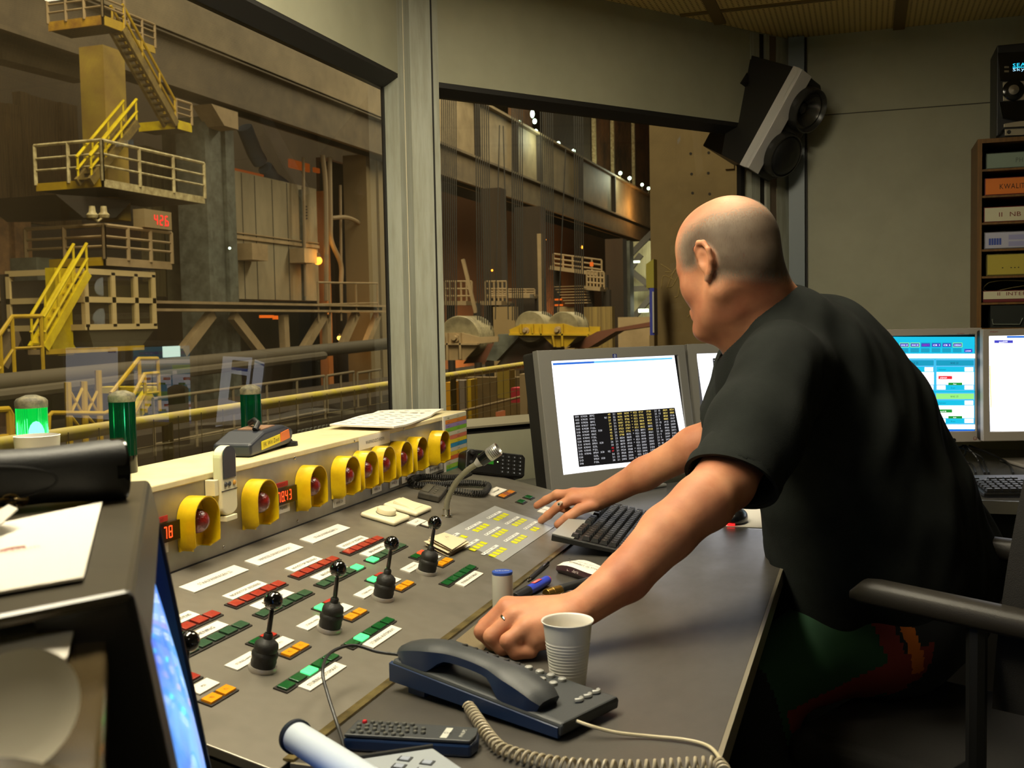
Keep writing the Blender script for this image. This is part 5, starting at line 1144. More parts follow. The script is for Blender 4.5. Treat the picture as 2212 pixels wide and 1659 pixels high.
# ================================================================== THE SEATED MAN
import openvdb
class SDF:
    def __init__(s, lo, hi, h):
        s.lo = np.array(lo, float); s.h = h; s.n = np.ceil((np.array(hi)-s.lo)/h).astype(int)+1
        s.D = np.full(tuple(s.n), 1.0, np.float32)
    def sub(s, lo, hi):
        a = np.clip(np.floor((np.array(lo)-s.lo)/s.h).astype(int), 0, s.n); b = np.clip(np.ceil((np.array(hi)-s.lo)/s.h).astype(int)+1, 0, s.n)
        if np.any(b <= a): return None, None
        g = np.meshgrid(*[(s.lo[i]+s.h*np.arange(a[i], b[i])).astype(np.float32) for i in range(3)], indexing='ij')
        return tuple(slice(a[i], b[i]) for i in range(3)), np.stack(g, -1)
    def put(s, fn, lo, hi, k=.01, cut=False):
        m = k+4*s.h; sl, P = s.sub(np.array(lo)-m, np.array(hi)+m)
        if sl is None: return s
        d = fn(P).astype(np.float32); A = s.D[sl]
        if cut:
            d = -d; h = np.clip(.5-.5*(d-A)/(-k if False else k)*-1, 0, 1); h = np.clip(.5+.5*(d-A)/k, 0, 1); s.D[sl] = A*(1-h)+d*h+k*h*(1-h)
        else:
            h = np.clip(.5+.5*(A-d)/k, 0, 1); s.D[sl] = A*(1-h)+d*h-k*h*(1-h)
        return s
    def cone(s, a, b, r1, r2, k=.01, cut=False):
        a, b = np.array(a, float), np.array(b, float); r = max(r1, r2)
        def fn(P):
            pa = P-a; ba = b-a; t = np.clip((pa @ ba)/max(1e-12, ba @ ba), 0, 1); return np.linalg.norm(pa-t[..., None]*ba, axis=-1)-(r1+(r2-r1)*t)
        return s.put(fn, np.minimum(a, b)-r, np.maximum(a, b)+r, k, cut)
    def chain(s, pts, rs, k=.01):
        for i in range(len(pts)-1): s.cone(pts[i], pts[i+1], rs[i], rs[i+1], k)
        return s
    def ell(s, c, r, ax=(X, Y, Z), k=.01, cut=False):
        c = np.array(c, float); r = np.array(r, float); A = np.array(ax)
        def fn(P):
            q = (P-c) @ A.T; k0 = np.linalg.norm(q/r, axis=-1); k1 = np.linalg.norm(q/(r*r), axis=-1); return k0*(k0-1)/np.maximum(k1, 1e-6)
        return s.put(fn, c-r.max(), c+r.max(), k, cut)
    def half(s, o, n, lo, hi, k=.003):      # remove what lies beyond a plane, inside a box
        o = np.array(o, float); n = nrm(n)
        def fn(P):
            d = -((P-o) @ n); q = np.max(np.maximum(np.array(lo)-P, P-np.array(hi)), axis=-1); return np.maximum(d, q)
        return s.put(fn, lo, hi, k, True)
    def mesh(s):
        g = openvdb.FloatGrid(1.0); g.copyFromArray(s.D); g.transform = openvdb.createLinearTransform(voxelSize=s.h)
        p, q = g.convertToQuads(isovalue=0.0); return np.array(p, float)+s.lo, np.array(q)
def grow(name, pts, quads, mats, parent, mi=None, smooth_it=2):
    b = MB(); b.v = [tuple(p) for p in pts]; b.f = [tuple(int(i) for i in q) for q in quads]; b.m = [0]*len(b.f) if mi is None else list(mi); b.s = [True]*len(b.f)
    o = b.build(name, mats, parent)
    if smooth_it:
        m = o.modifiers.new('smooth', 'SMOOTH'); m.factor = .5; m.iterations = smooth_it
    return o
SKIN = bpy.data.materials.new('ruddy_skin'); SKIN.use_nodes = True; nt = SKIN.node_tree; bs = nt.nodes['Principled BSDF']
tc = nt.nodes.new('ShaderNodeTexCoord'); nz = nt.nodes.new('ShaderNodeTexNoise'); nz.inputs['Scale'].default_value = 14; nz.inputs['Detail'].default_value = 6; nt.links.new(tc.outputs['Object'], nz.inputs[0])
rp = nt.nodes.new('ShaderNodeValToRGB'); rp.color_ramp.elements[0].position = .32; rp.color_ramp.elements[0].color = lin((172, 108, 80)); rp.color_ramp.elements[1].position = .68; rp.color_ramp.elements[1].color = lin((204, 144, 108))
nt.links.new(nz.outputs['Fac'], rp.inputs[0]); nt.links.new(rp.outputs[0], bs.inputs['Base Color']); bs.inputs['Roughness'].default_value = .58; bs.inputs['Specular IOR Level'].default_value = .35; bs.inputs['Subsurface Weight'].default_value = .12; bs.inputs['Subsurface Radius'].default_value = (.012, .004, .002)
n2 = nt.nodes.new('ShaderNodeTexNoise'); n2.inputs['Scale'].default_value = 170; n2.inputs['Detail'].default_value = 4; nt.links.new(tc.outputs['Object'], n2.inputs[0]); bp = nt.nodes.new('ShaderNodeBump'); bp.inputs['Strength'].default_value = .09; bp.inputs['Distance'].default_value = .003; nt.links.new(n2.outputs['Fac'], bp.inputs['Height']); nt.links.new(bp.outputs[0], bs.inputs['Normal'])
# joints
HC_ = at(1569, 538, 2.08); f0 = nrm(V(-.85, .527, 0)); pt = math.radians(12)
hf = f0*math.cos(pt)-Z*math.sin(pt); hu = Z*math.cos(pt)+f0*math.sin(pt); hl = np.cross(hu, hf); HA = (hf, hl, hu)
def H_(f, l, u): return HC_+hf*f+hl*l+hu*u
bl = nrm(V(-.33, -.94, 0))          # the man's left
SL = at(1692, 808, 1.93); EL = at(1514, 1088, 1.69); WL = V(-.408, 1.512, .806)
SR = at(1625, 800, 2.36); ER = at(1596, 915, 2.27); WR = at(1290, 1078, 2.43)
man = thing('person', 'seated man in a dark T-shirt leaning over the console and pointing at the yellow keys', 'person', (.12, 2.2, 0))
sk = SDF((-.82, 1.36, .745), (.10, 2.56, 1.50), .003)
# head and neck
sk.ell(H_(-.006, 0, .004), (.106, .081, .097), HA, .02); sk.ell(H_(.036, 0, .006), (.062, .066, .075), HA, .03)
sk.ell(H_(.046, 0, -.072), (.052, .057, .082), HA, .03)
for s_ in (1, -1):
    sk.cone(H_(-.005, .050*s_, -.085), H_(.070, .020*s_, -.143), .026, .022, .025); sk.ell(H_(.056, .040*s_, -.062), (.030, .026, .030), HA, .025)
    sk.cone(H_(.088, .008*s_, -.020), H_(.076, .042*s_, -.022), .012, .012, .018)
sk.ell(H_(.082, 0, -.146), (.022, .026, .020), HA, .02); sk.cone(H_(.094, 0, -.024), H_(.106, 0, -.068), .008, .012, .012)
for s_ in (1, -1): sk.ell(H_(.098, .012*s_, -.076), (.011, .009, .008), HA, .008); sk.ell(H_(.096, .032*s_, -.040), (.013, .016, .011), HA, .012, True)
sk.cone(H_(.096, -.018, -.104), H_(.096, .018, -.104), .006, .006, .010); sk.cone(H_(.093, -.016, -.115), H_(.093, .016, -.115), .007, .007, .010); sk.cone(H_(.104, -.022, -.1095), H_(.104, .022, -.1095), .0022, .0022, .004, True)
NB = at(1664, 705, 2.13)
sk.cone(H_(-.034, 0, -.050), NB, .058, .068, .03); sk.cone(H_(.015, 0, -.115), at(1640, 775, 2.15), .048, .064, .03); sk.cone(H_(-.060, 0, -.040), at(1686, 700, 2.13), .038, .055, .03)
for s_ in (1, -1):      # ears
    E_ = lambda f, l, u: H_(f, l*s_, u)
    sk.ell(E_(-.012, .080, -.026), (.018, .007, .031), (nrm(hf*.95-hl*s_*-.3), nrm(hl*s_-hf*.3), hu), .006)
    rim = [(.006, .077, -.020), (.006, .083, -.002), (-.006, .088, .008), (-.021, .092, .004), (-.030, .092, -.012), (-.028, .088, -.032), (-.018, .083, -.050), (-.006, .079, -.062)]
    sk.chain([E_(*p) for p in rim], [.0045, .005, .005, .005, .005, .005, .006, .007], .004); sk.ell(E_(-.008, .090, -.024), (.009, .008, .013), HA, .005, True)
# shoulders under the shirt, arms
CH = at(1730, 790, 2.16)
sk.cone(NB, CH, .085, .10, .03); sk.cone(CH, SL, .075, .052, .03); sk.cone(CH, SR, .075, .052, .03)
aL = nrm(EL-WL)
UA = at(1566, 1040, 1.75); sk.chain([SL, UA, EL], [.054, .049, .045], .012)
q1, q2 = EL+(WL-EL)*.28, EL+(WL-EL)*.62
sk.chain([EL, q1, q2-Z*.012, WL], [.0445, .0435, .0365, .0275], .012); sk.ell(EL+V(.014, .012, -.004), (.036, .036, .036), k=.015)
sk.chain([SR, ER], [.050, .043], .02); q1, q2 = ER+(WR-ER)*.30, ER+(WR-ER)*.65
sk.chain([ER, q1, q2, WR], [.040, .042, .034, .0265], .02)
# left hand: fist with the knuckles up resting on the desk
fw = nrm(V(-.93, -.36, 0)); rt_ = nrm(np.cross(fw, Z))       # rt_ points to the thumb side
def L_(f, r, z): return V(WL[0], WL[1], .7505)+fw*f+rt_*r+Z*z
mcp = [(.102, .030, .060), (.104, .006, .062), (.094, -.018, .057), (.078, -.040, .047)]; wz = WL[2]-.7505
for i, m in enumerate(mcp):
    sk.cone(L_(.010, m[1]*.42, wz-.002), L_(*m), .024, .0145-.0008*i, .014)
    sk.cone(L_(.020, m[1]*.6, .032), L_(m[0]-.012, m[1], .030), .020, .018, .014)
fing = []
for i, m in enumerate(mcp):
    k = (1, 1.08, 1.0, .82)[i]; r = (.0118, .0122, .0118, .0108)[i]; sp = m[1]*1.12-.003
    pip = (m[0]+.034*k, sp, .030); dip = (m[0]+.020*k, sp*1.0, .0135); tip = (m[0]-.006, sp*.98, .0125)
    sk.cone(L_(*m), L_(*pip), r+.0022, r+.0008, .006); sk.cone(L_(*pip), L_(*dip), r+.0006, r, .004); sk.cone(L_(*dip), L_(*tip), r, r-.001, .004); fing.append((pip, dip, tip))
sk.chain([L_(.012, .022, wz-.008), L_(.045, .048, .030), L_(.078, .052, .020), L_(.100, .040, .014)], [.018, .0155, .0125, .0105], .010)
# right hand: index finger pressing a key, middle finger stretched, others curled
tip = onp(1168, 1131, HG, NS)+NS*.0075
RM = {'index': [(1236, 1078, 2.435), (1206, 1094, 2.435), (1184, 1113, 2.445)], 'middle': [(1234, 1068, 2.455), (1203, 1068, 2.468), (1180, 1080, 2.485), (1160, 1092, 2.50)],
      'ring': [(1238, 1066, 2.475), (1212, 1078, 2.485), (1212, 1096, 2.480), (1226, 1104, 2.470)], 'small': [(1244, 1068, 2.492), (1222, 1082, 2.500), (1220, 1097, 2.495), (1232, 1104, 2.487)],
      'thumb': [(1284, 1090, 2.415), (1252, 1100, 2.405), (1226, 1118, 2.40), (1206, 1133, 2.402)]}
for nm, P in RM.items():
    P = [at(*p) for p in P]
    if nm == 'index': P.append(tip)
    r = {'index': .0098, 'middle': .0098, 'ring': .0095, 'small': .0085, 'thumb': .0112}[nm]
    if nm != 'thumb': sk.cone(WR+(P[0]-WR)*.1, P[0], .020, .0135, .013)
    sk.chain(P, [r+.003, r+.001, r, r-.001][:len(P)], .005)
pts, quads = sk.mesh()
body = grow('body', pts, quads, SKIN, man, None, 2)
# hair: short grey stubble round the sides and back of the head
loc = (pts-HC_) @ np.array(HA).T
Fh, Lh, Uh = loc[:, 0], np.abs(loc[:, 1]), loc[:, 2]
def sstep(a, b, x): t = np.clip((x-a)/(b-a), 0, 1); return t*t*(3-2*t)
back = np.maximum(0, -Fh-.02)
dens = sstep(.080, .030, Fh+.30*np.maximum(0, Uh-.02))*sstep(.098, .020, Uh+.22*np.maximum(0, Fh+.02))*sstep(-.082, -.040, Uh+.30*back-.02*(Fh > .5))
dens *= 1-sstep(.030, .018, np.hypot(Fh+.010, (Uh+.026)*.8))*sstep(.066, .074, Lh)
dens *= sstep(.02, -.015, Fh-.9*np.maximum(0, Uh+.045))*(Uh < -.02)+(Uh >= -.02)*1.0 if False else 1.0
dens = dens*(1-sstep(-.015, -.045, Uh)*sstep(-.012, .012, Fh))
dens *= (np.linalg.norm(loc, axis=1) < .14)*(Lh < .088)
mask = dens > .02
fsel = [q for q in quads if mask[q].all()]
used_ = np.unique(np.array(fsel)); remap = {int(v): i for i, v in enumerate(used_)}
nrmv = nrm_ = pts[used_]-HC_; nrm_ = nrm_/np.linalg.norm(nrm_, axis=1, keepdims=True)
hb = MB(); hb.v = [tuple(p) for p in (pts[used_]+nrm_*.0016)]; hb.f = [tuple(remap[int(i)] for i in q) for q in fsel]; hb.m = [0]*len(hb.f); hb.s = [True]*len(hb.f)
HAIR = bpy.data.materials.new('grey_stubble_hair'); HAIR.use_nodes = True; nt = HAIR.node_tree; bs = nt.nodes['Principled BSDF']; bs.inputs['Roughness'].default_value = .7
at_ = nt.nodes.new('ShaderNodeAttribute'); at_.attribute_name = 'dens'; tc = nt.nodes.new('ShaderNodeTexCoord'); mp = nt.nodes.new('ShaderNodeMapping'); mp.inputs['Scale'].default_value = (420, 420, 110); mp.inputs['Rotation'].default_value = (0, .7, 0)
nt.links.new(tc.outputs['Object'], mp.inputs[0]); nz = nt.nodes.new('ShaderNodeTexNoise'); nz.inputs['Scale'].default_value = 1.0; nz.inputs['Detail'].default_value = 3; nt.links.new(mp.outputs[0], nz.inputs[0])
n3 = nt.nodes.new('ShaderNodeTexNoise'); n3.inputs['Scale'].default_value = 16; nt.links.new(tc.outputs['Object'], n3.inputs[0])
rp = nt.nodes.new('ShaderNodeValToRGB'); rp.color_ramp.elements[0].position = .2; rp.color_ramp.elements[0].color = lin((84, 70, 56)); rp.color_ramp.elements[1].position = .8; rp.color_ramp.elements[1].color = lin((176, 160, 140)); ml = nt.nodes.new('ShaderNodeMath'); ml.operation = 'MULTIPLY_ADD'; nt.links.new(at_.outputs['Fac'], ml.inputs[0]); ml.inputs[1].default_value = -.75; ml.inputs[2].default_value = .78; m3_ = nt.nodes.new('ShaderNodeMath'); m3_.operation = 'MULTIPLY_ADD'; nt.links.new(n3.outputs['Fac'], m3_.inputs[0]); m3_.inputs[1].default_value = .45; nt.links.new(ml.outputs[0], m3_.inputs[2])
nt.links.new(m3_.outputs[0], rp.inputs[0]); nt.links.new(rp.outputs[0], bs.inputs['Base Color'])
ad = nt.nodes.new('ShaderNodeMath'); ad.operation = 'MULTIPLY_ADD'; nt.links.new(at_.outputs['Fac'], ad.inputs[0]); ad.inputs[1].default_value = 1.5; nt.links.new(nz.outputs['Fac'], ad.inputs[2])
sb = nt.nodes.new('ShaderNodeMapRange'); sb.inputs[1].default_value = .62; sb.inputs[2].default_value = 2.0; sb.inputs[3].default_value = 0; sb.inputs[4].default_value = .88; nt.links.new(ad.outputs[0], sb.inputs[0]); nt.links.new(sb.outputs[0], bs.inputs['Alpha'])
ho = hb.build('hair', HAIR, man); at2 = ho.data.attributes.new('dens', 'FLOAT', 'POINT'); at2.data.foreach_set('value', dens[used_].astype(np.float32))
for s_ in (1, -1):
    b = MB(); c = H_(.083, .031*s_, -.040); b.ball(c, .0125, 0, 16, 10); b.ball(c+hf*.0085-hu*.002, .0055, 1, 12, 8); b.build('eye', [mat('eye_white', (214, 206, 196), .25), mat('iris_blue_grey', (60, 70, 80), .2)], man)
    b = MB(); b.tube([H_(.100, .012*s_, -.016), H_(.098, .030*s_, -.011), H_(.086, .046*s_, -.018)], [.003, .0038, .002], 8); b.build('eyebrow', mat('eyebrow_grey', (120, 104, 84), .8), man)
b = MB(); c = L_(mcp[2][0]+.012, mcp[2][1]*1.05, .050); dfg = nrm(L_(*fing[2][0])-L_(*mcp[2])); b.lathe([(.0122, -.002), (.0130, -.001), (.0130, .001), (.0122, .002)], c, dfg, 24); b.build('wedding_ring', CHROME, man)
# T-shirt
SH = SDF((-.50, 1.56, .50), (.42, 2.62, 1.42), .005)
def two(a, r, off, k=.05):
    SH.cone(a+bl*off, a-bl*off, r, r, k)
ch_ = [(at(1738, 762, 2.16), .118, .07), (at(1796, 862, 2.18), .145, .075), (at(1850, 1000, 2.19), .166, .07), (at(1888, 1140, 2.19), .180, .07), (at(1912, 1285, 2.19), .182, .075)]
for i in range(len(ch_)-1):
    for t_ in (0, .5): a = ch_[i][0]*(1-t_)+ch_[i+1][0]*t_; r = ch_[i][1]*(1-t_)+ch_[i+1][1]*t_; two(a, r, ch_[i][2])
two(*ch_[-1]); two(at(2005, 1225, 2.2), .125, .09, .06)
SH.cone(at(1700, 800, 1.98), at(1650, 770, 2.36), .086, .084, .05); SH.cone(at(1695, 850, 2.1), at(1690, 850, 2.26), .12, .12, .05)
SH.cone(at(1712, 712, 2.08), at(1706, 712, 2.20), .086, .086, .03)
hemL = at(1580, 1040, 1.755)
dArm = nrm(hemL-SL); SH.chain([SL, SL*.45+hemL*.55, hemL+dArm*.05], [.084, .079, .0775], .04)
dHem = nrm(dArm-Z*.30); SH.half(hemL, dHem, hemL-.13, hemL+.13)
SH.cone(hemL-dArm*.07, hemL+dArm*.1, .068, .071, .004, True)
hemR = SR+(ER-SR)*.70
SH.chain([SR, hemR, hemR+(ER-SR)*.5], [.080, .074, .070], .03); dR = nrm(ER-SR); 
# right sleeve continues over the elbow bend towards the forearm
SH.cone(ER, ER+(WR-ER)*.16, .062, .056, .03); SH.half(ER+(WR-ER)*.16, WR-ER, ER+(WR-ER)*.16-.10, ER+(WR-ER)*.16+.10)
# neck opening
SH.cone(NB+(HC_-NB)*.05, H_(-.03, 0, -.03), .078, .072, .010, True); SH.cone(at(1640, 770, 2.14), H_(.02, 0, -.10), .064, .060, .010, True)
pts, quads = SH.mesh()
rng = np.random.RandomState(3); disp = np.zeros(len(pts))
for i in range(9):
    kk = rng.normal(size=3)*(14+4*i); disp += .0026/(1+.25*i)*np.sin(pts @ kk+rng.uniform(0, 6)+1.3*np.sin(pts @ (rng.normal(size=3)*9)))
cen = np.array([ch_[1][0], ch_[3][0]]).mean(0)
# drape folds along the back and from armpit to waist
vq = pts-cen; 
e1 = pts[quads[:, 2]]-pts[quads[:, 0]]; e2 = pts[quads[:, 3]]-pts[quads[:, 1]]; fn = np.cross(e1, e2); vn = np.zeros_like(pts)
for k in range(4): np.add.at(vn, quads[:, k], fn)
vn /= np.maximum(1e-12, np.linalg.norm(vn, axis=1, keepdims=True))
ax_ = nrm(ch_[3][0]-ch_[0][0]); cr_ = nrm(np.cross(ax_, bl)); ph1 = (pts @ cr_)*46+(pts @ ax_)*17; ph2 = (pts @ ax_)*52-(pts @ cr_)*20
low = sstep(.0, .35, (pts-ch_[0][0]) @ ax_); disp += low*(.0045*np.sin(ph1)*np.sin(ph2*.35+1)+.004*np.sin(ph2*.6+np.sin(ph1*.5)))
pts = pts+vn*disp[:, None]*(1 if np.mean((vn*(pts-pts.mean(0))).sum(1)) > 0 else -1)
CLOTH = mat('dark_green_black_cotton', (33, 36, 34), .95, col2=(24, 27, 25), scale=8, bump=.12, bscale=420, spec=.15)
shirt = grow('t_shirt', pts, quads, CLOTH, man, None, 3)
# sleeve hem and collar bands
_, s1_, u1_ = frame(dHem); b = MB()
ring = [hemL+(s1_*math.cos(q)+u1_*math.sin(q))*.0725 for q in np.linspace(0, 2*math.pi, 49)[:-1]]
vs = []
for q in np.linspace(0, 2*math.pi, 49)[:-1]:
    dd_ = s1_*math.cos(q)+u1_*math.sin(q)
    for (rr, hh_) in ((.0795, -.022), (.0805, -.018), (.0795, .002), (.0730, .001), (.0735, -.02)): vs.append(hemL+dd_*rr+dArm*hh_)
b.add(vs, [(i*5+k, i*5+(k+1) % 5, ((i+1) % 48)*5+(k+1) % 5, ((i+1) % 48)*5+k) for i in range(48) for k in range(5)], 0, True); b.build('sleeve_hem', CLOTH, man)
col_px = [(1716, 628, 2.13), (1694, 645, 2.075), (1664, 680, 2.05), (1634, 718, 2.055), (1606, 750, 2.09)]
cpts = [at(*p) for p in col_px]; ctr = (cpts[0]+cpts[-1])/2
mir = lambda p: p-2*((p-ctr) @ bl)*bl
loop = cpts+[mir(p) for p in cpts[-2:0:-1]]
sp_ = spline(loop+[loop[0]], 60)[:-1]
nax = nrm(HC_-NB); b = MB(); vs = []; m_ = sum(sp_)/len(sp_)
for p in sp_:
    rd_ = p-m_; rd_ = nrm(rd_-nax*(rd_ @ nax))
    for a_, h_ in ((-.003, .006), (.002, .0075), (.007, .002), (.010, -.014), (.004, -.016), (-.003, -.012)): vs.append(p+rd_*a_+nax*h_)
n_ = len(sp_); b.add(vs, [(i*6+k, i*6+(k+1) % 6, ((i+1) % n_)*6+(k+1) % 6, ((i+1) % n_)*6+k) for i in range(n_) for k in range(6)], 0, True); b.build('collar_band', mat('collar_rib', (26, 29, 28), .95), man)
# trousers
TR = SDF((-.42, 1.72, .02), (.45, 2.60, .86), .007)
hip = at(1950, 1310, 2.18); hipL = hip+bl*.10; hipR = hip-bl*.10; kL = at(1640, 1475, 2.02); kR = kL+V(.0, .30, .0)
TR.cone(hipL, hipR, .155, .155, .05); TR.cone(hipL, kL, .118, .078, .04); TR.cone(hipR, kR, .115, .078, .04); aL_ = V(kL[0]+.02, kL[1], .07); aR_ = V(kR[0]+.02, kR[1], .07)
TR.cone(kL, aL_, .076, .055, .03); TR.cone(kR, aR_, .076, .055, .03)
pts, quads = TR.mesh()
fc = pts[quads].mean(1); mi = np.zeros(len(quads), int)
ax_t = nrm(kL-hipL); tt = (fc-hipL) @ ax_t/np.linalg.norm(kL-hipL)
gp = at(1770, 1400, 2.0); dg_ = np.linalg.norm(fc-gp, axis=1)
side = ((fc-(hipL+kL)/2) @ bl) > -.02
mi[(tt > .30) & (tt < 1.05) & side & (fc[:, 2] > .45)] = 1
rb_ = np.abs(((fc-hipL)-np.outer(tt, kL-hipL)) @ np.cross(ax_t, bl)+.055)
mi[(rb_ < .016) & (tt > .05) & (tt < 1.0) & side] = 2; mi[(np.abs(tt-.28) < .05) & side] = 2; mi[(np.abs(tt-.17) < .035) & side & (fc[:, 2] > .58)] = 3
grow('trousers', pts, quads, [mat('dark_work_cloth', (16, 18, 18), .9), mat('green_work_cloth', (26, 66, 40), .85), mat('red_reflective_band', (110, 34, 24), .8), mat('orange_cloth', (176, 92, 18), .8)], man, mi, 2)
for k_, a_ in ((kL, aL_), (kR, aR_)):
    b = MB(); b.ball(V(a_[0]-.06, a_[1], .05), (.145, .052, .05), 0, 20, 12); b.v = [(p[0], p[1], max(.002, p[2])) for p in b.v]; b.build('shoe', mat('black_shoe', (18, 17, 16), .4), man)
# pen held between the pointing fingers
pa, pb = at(1207, 1089, 2.40), at(1232, 1076, 2.53)
pn = thing('held_pen', 'slim pale pen held between the fingers of the pointing hand', 'pen', pa-Z*.004)
b = MB(); b.cyl(pa, pb, .0042, .0042, 14); b.build('pen_barrel', mat('pale_pen', (196, 190, 178), .3), pn); b = MB(); d_ = nrm(pa-pb); b.cyl(pa, pa+d_*.003, .0022, .002, 10); b.build('pen_tip', BLACK, pn)
# ================================================================== STEEL MILL HALL BEYOND THE WINDOWS
RUST = mat('sooty_brown_steel', (112, 96, 70), .75, col2=(66, 56, 42), scale=.9, amt=1.3, bump=.15, bscale=6)
SOOT = mat('dark_sooty_wall', (74, 60, 40), .85, col2=(46, 36, 24), scale=.5, amt=1.4, stretch=(1, 1, .35))
DUSTY = mat('dusty_beige_steel', (176, 150, 108), .7, col2=(128, 106, 72), scale=1.2, amt=1.2)
CREAMS = mat('cream_rail_paint', (206, 190, 140), .55, col2=(150, 132, 88), scale=4)
YELS = mat('mill_yellow', (206, 170, 20), .5, col2=(150, 116, 20), scale=1.5, amt=1.2)
YELB = mat('bright_mill_yellow', (226, 200, 10), .45, col2=(200, 170, 10), scale=2)
GREYB = mat('grey_blue_steel', (98, 100, 88), .6, col2=(70, 70, 58), scale=2)
DKS = mat('black_brown_steel', (46, 38, 28), .8)
PANL = mat('pale_mill_panel', (158, 144, 112), .7, col2=(112, 100, 74), scale=.8, amt=1.3, stretch=(1, 1, .4))
DUSTD = mat('dimmed_dusty_steel', (112, 98, 72), .7)  # copy of the dusty steel with dimmer light put into its colour
ORG = glow('sodium_orange', (255, 150, 40), 6); ORD = glow('dim_orange_glow', (255, 110, 20), .9); COOL = glow('cool_lamp', (220, 255, 226), 9); FLUO = glow('fluorescent_white', (240, 255, 226), 5)
HF = -14.0
b = MB(); b.box2((-39, -12, HF-.2), (30, 176, HF)); struct(b, 'hall_floor', SOOT)
b = MB(); b.box2((-39.3, -12, HF), (-39, 176, 36)); struct(b, 'hall_wall_left', SOOT)
b = MB(); b.box2((-39, 176, HF), (30, 176.3, 36)); struct(b, 'hall_wall_back', SOOT)
b = MB(); b.box2((-39, -12.3, HF), (-1.4, -12, 36)); struct(b, 'hall_wall_front', SOOT)
b = MB(); b.box2((-39.3, -12, 36), (30, 176, 36.3)); struct(b, 'hall_ceiling', DKS)
b = MB(); b.box2((30, 8, HF), (30.3, 176, 36)); struct(b, 'hall_wall_right', SOOT)
def pz(px_, py_, x): return onx(px_, py_, x)[2]
# ---- crane runway girders along the hall
K = 2.5      # factor on hall planes and sizes: scales these parts about the camera
XG = -10.0*K
zb = pz(828, 339, XG); zm = pz(828, 297, XG); zu = pz(810, 256, XG); ztp = pz(1408.5, 425.6, XG)
zmid = pz(1411, 495, XG); ya_, yz_ = -10, 172
g1 = thing('crane_girder', 'long lower brown crane girder running the length of the hall', 'girder', (XG, 20, zb))
b = MB(); b.box2((XG-.3*K, ya_, zb), (XG, yz_, zmid)); b.box2((XG-.35*K, ya_, zb), (XG+.10*K, yz_, zb+.06*K)); b.box2((XG-.35*K, ya_, zmid-.06*K), (XG+.12*K, yz_, zmid)); b.build('web_plate', RUST, g1)
g2 = thing('crane_girder', 'tall upper crane girder above the lower one with lamps along its top', 'girder', (XG, 20, zu))
zlo = zmid+.02*K
b = MB(); b.box2((XG-.3*K, 60, zlo), (XG-.02*K, yz_, ztp)); b.box2((XG-.4*K, 60, ztp-.07*K), (XG+.15*K, yz_, ztp)); b.box2((XG-.3*K, ya_, zu), (XG-.02*K, 60, ztp+.2*K)); b.box2((XG-.4*K, ya_, zu), (XG+.12*K, 60, zu+.06*K)); b.build('web_plate', mat('girder_panel', (146, 128, 96), .7, col2=(100, 86, 62), scale=.6, amt=1.2), g2)
for pxs in (1028, 1110, 1161, 1250, 1322, 1404):
    yy = onx(pxs, 350, XG)[1]; b = MB(); b.box2((XG-.02*K, yy-.05*K, zlo), (XG+.14*K, yy+.05*K, ztp-.05*K)); b.build('stiffener', DKS, g2)
for pxs in (505, 600, 700, 780):
    yy = onx(pxs, 230, XG)[1]; b = MB(); b.box2((XG-.1*K, yy-.05*K, zmid), (XG+.02*K, yy+.05*K, zu)); b.build('gap_post', RUST, g2)
# brackets: lamps on the girder top
for i, (px_, py_, s) in enumerate(((1157, 284, 9), (1206, 310, 8), (1239, 326, 7), (1340, 374, 7), (1360, 385, 7), (1387, 399, 6), (1401, 407, 6), (1123, 262, 4))):
    c = onx(px_, py_, XG-.1*K); r = s*((c-CAM) @ FW)/2300*.55
    t = thing('girder_lamp', 'white lamp on a short post along the top of the upper crane girder', 'lamp', V(c[0], c[1], ztp), 'row of white lamps along the crane girder')
    b = MB(); b.ball(c, r, 0, 10, 8); b.build('bulb', COOL, t); b = MB(); b.cyl(V(c[0], c[1], ztp-.02*K), c, r*.2, seg=6); b.build('post', CREAMS, t)
point('lamp_orange', onx(1398, 450, XG+2.0), 900, (1, .5, .16), .3); point('lamp_girder', onx(1190, 296, XG+.6*K), 500, (.85, 1, .8), .3*K); point('lamp_girder', onx(1370, 384, XG+.8*K), 900, (.9, 1, .8), .3*K)
for (px_, py_, ln) in ((1150, 246, 16), (1155, 262, 10)):
    c = onx(px_, py_, XG-.6*K); d_ = (c-CAM) @ FW; b = MB(); b.ball(c, (.07*K, .07*K, ln*d_/2300*.55), 0, 8, 8); single(b, 'tube_lamp', COOL, 'upright white tube lamp above the lit stretch of crane girder', 'lamp', 'pair of upright tube lamps')
# roof cladding and posts seen above the upper girder in the far window
for i, (x0, x1, y0, y1, m_) in enumerate(((1105, 1150, 215, 300, 0), (1180, 1280, 225, 330, 1), (1283, 1320, 235, 380, 2), (1324, 1366, 250, 402, 2), (1370, 1408, 265, 425, 3))):
    p0, p1 = onx(x0, y1, XG-1.2*K), onx(x1, y1, XG-1.2*K)
    b = MB(); b.box2((XG-1.3*K, p0[1], ztp-.3*K), (XG-1.2*K, p1[1], 36)); single(b, 'upper_wall_panel', [mat('reddish_panel', (120, 84, 52), .8, col2=(80, 54, 34), scale=.5), SOOT, mat('rust_panel', (116, 76, 40), .8, col2=(70, 46, 26), scale=.4), mat('orange_brown_panel', (126, 74, 34), .8, col2=(86, 50, 24), scale=.4)][m_], ('reddish wall panel beside the upright tube lamps', 'dark wall panel between the girder lamps', 'rust brown panel left of the slender posts', 'rust brown panel between the two slender posts', 'orange brown panel next to the concrete wall')[i], 'panel')
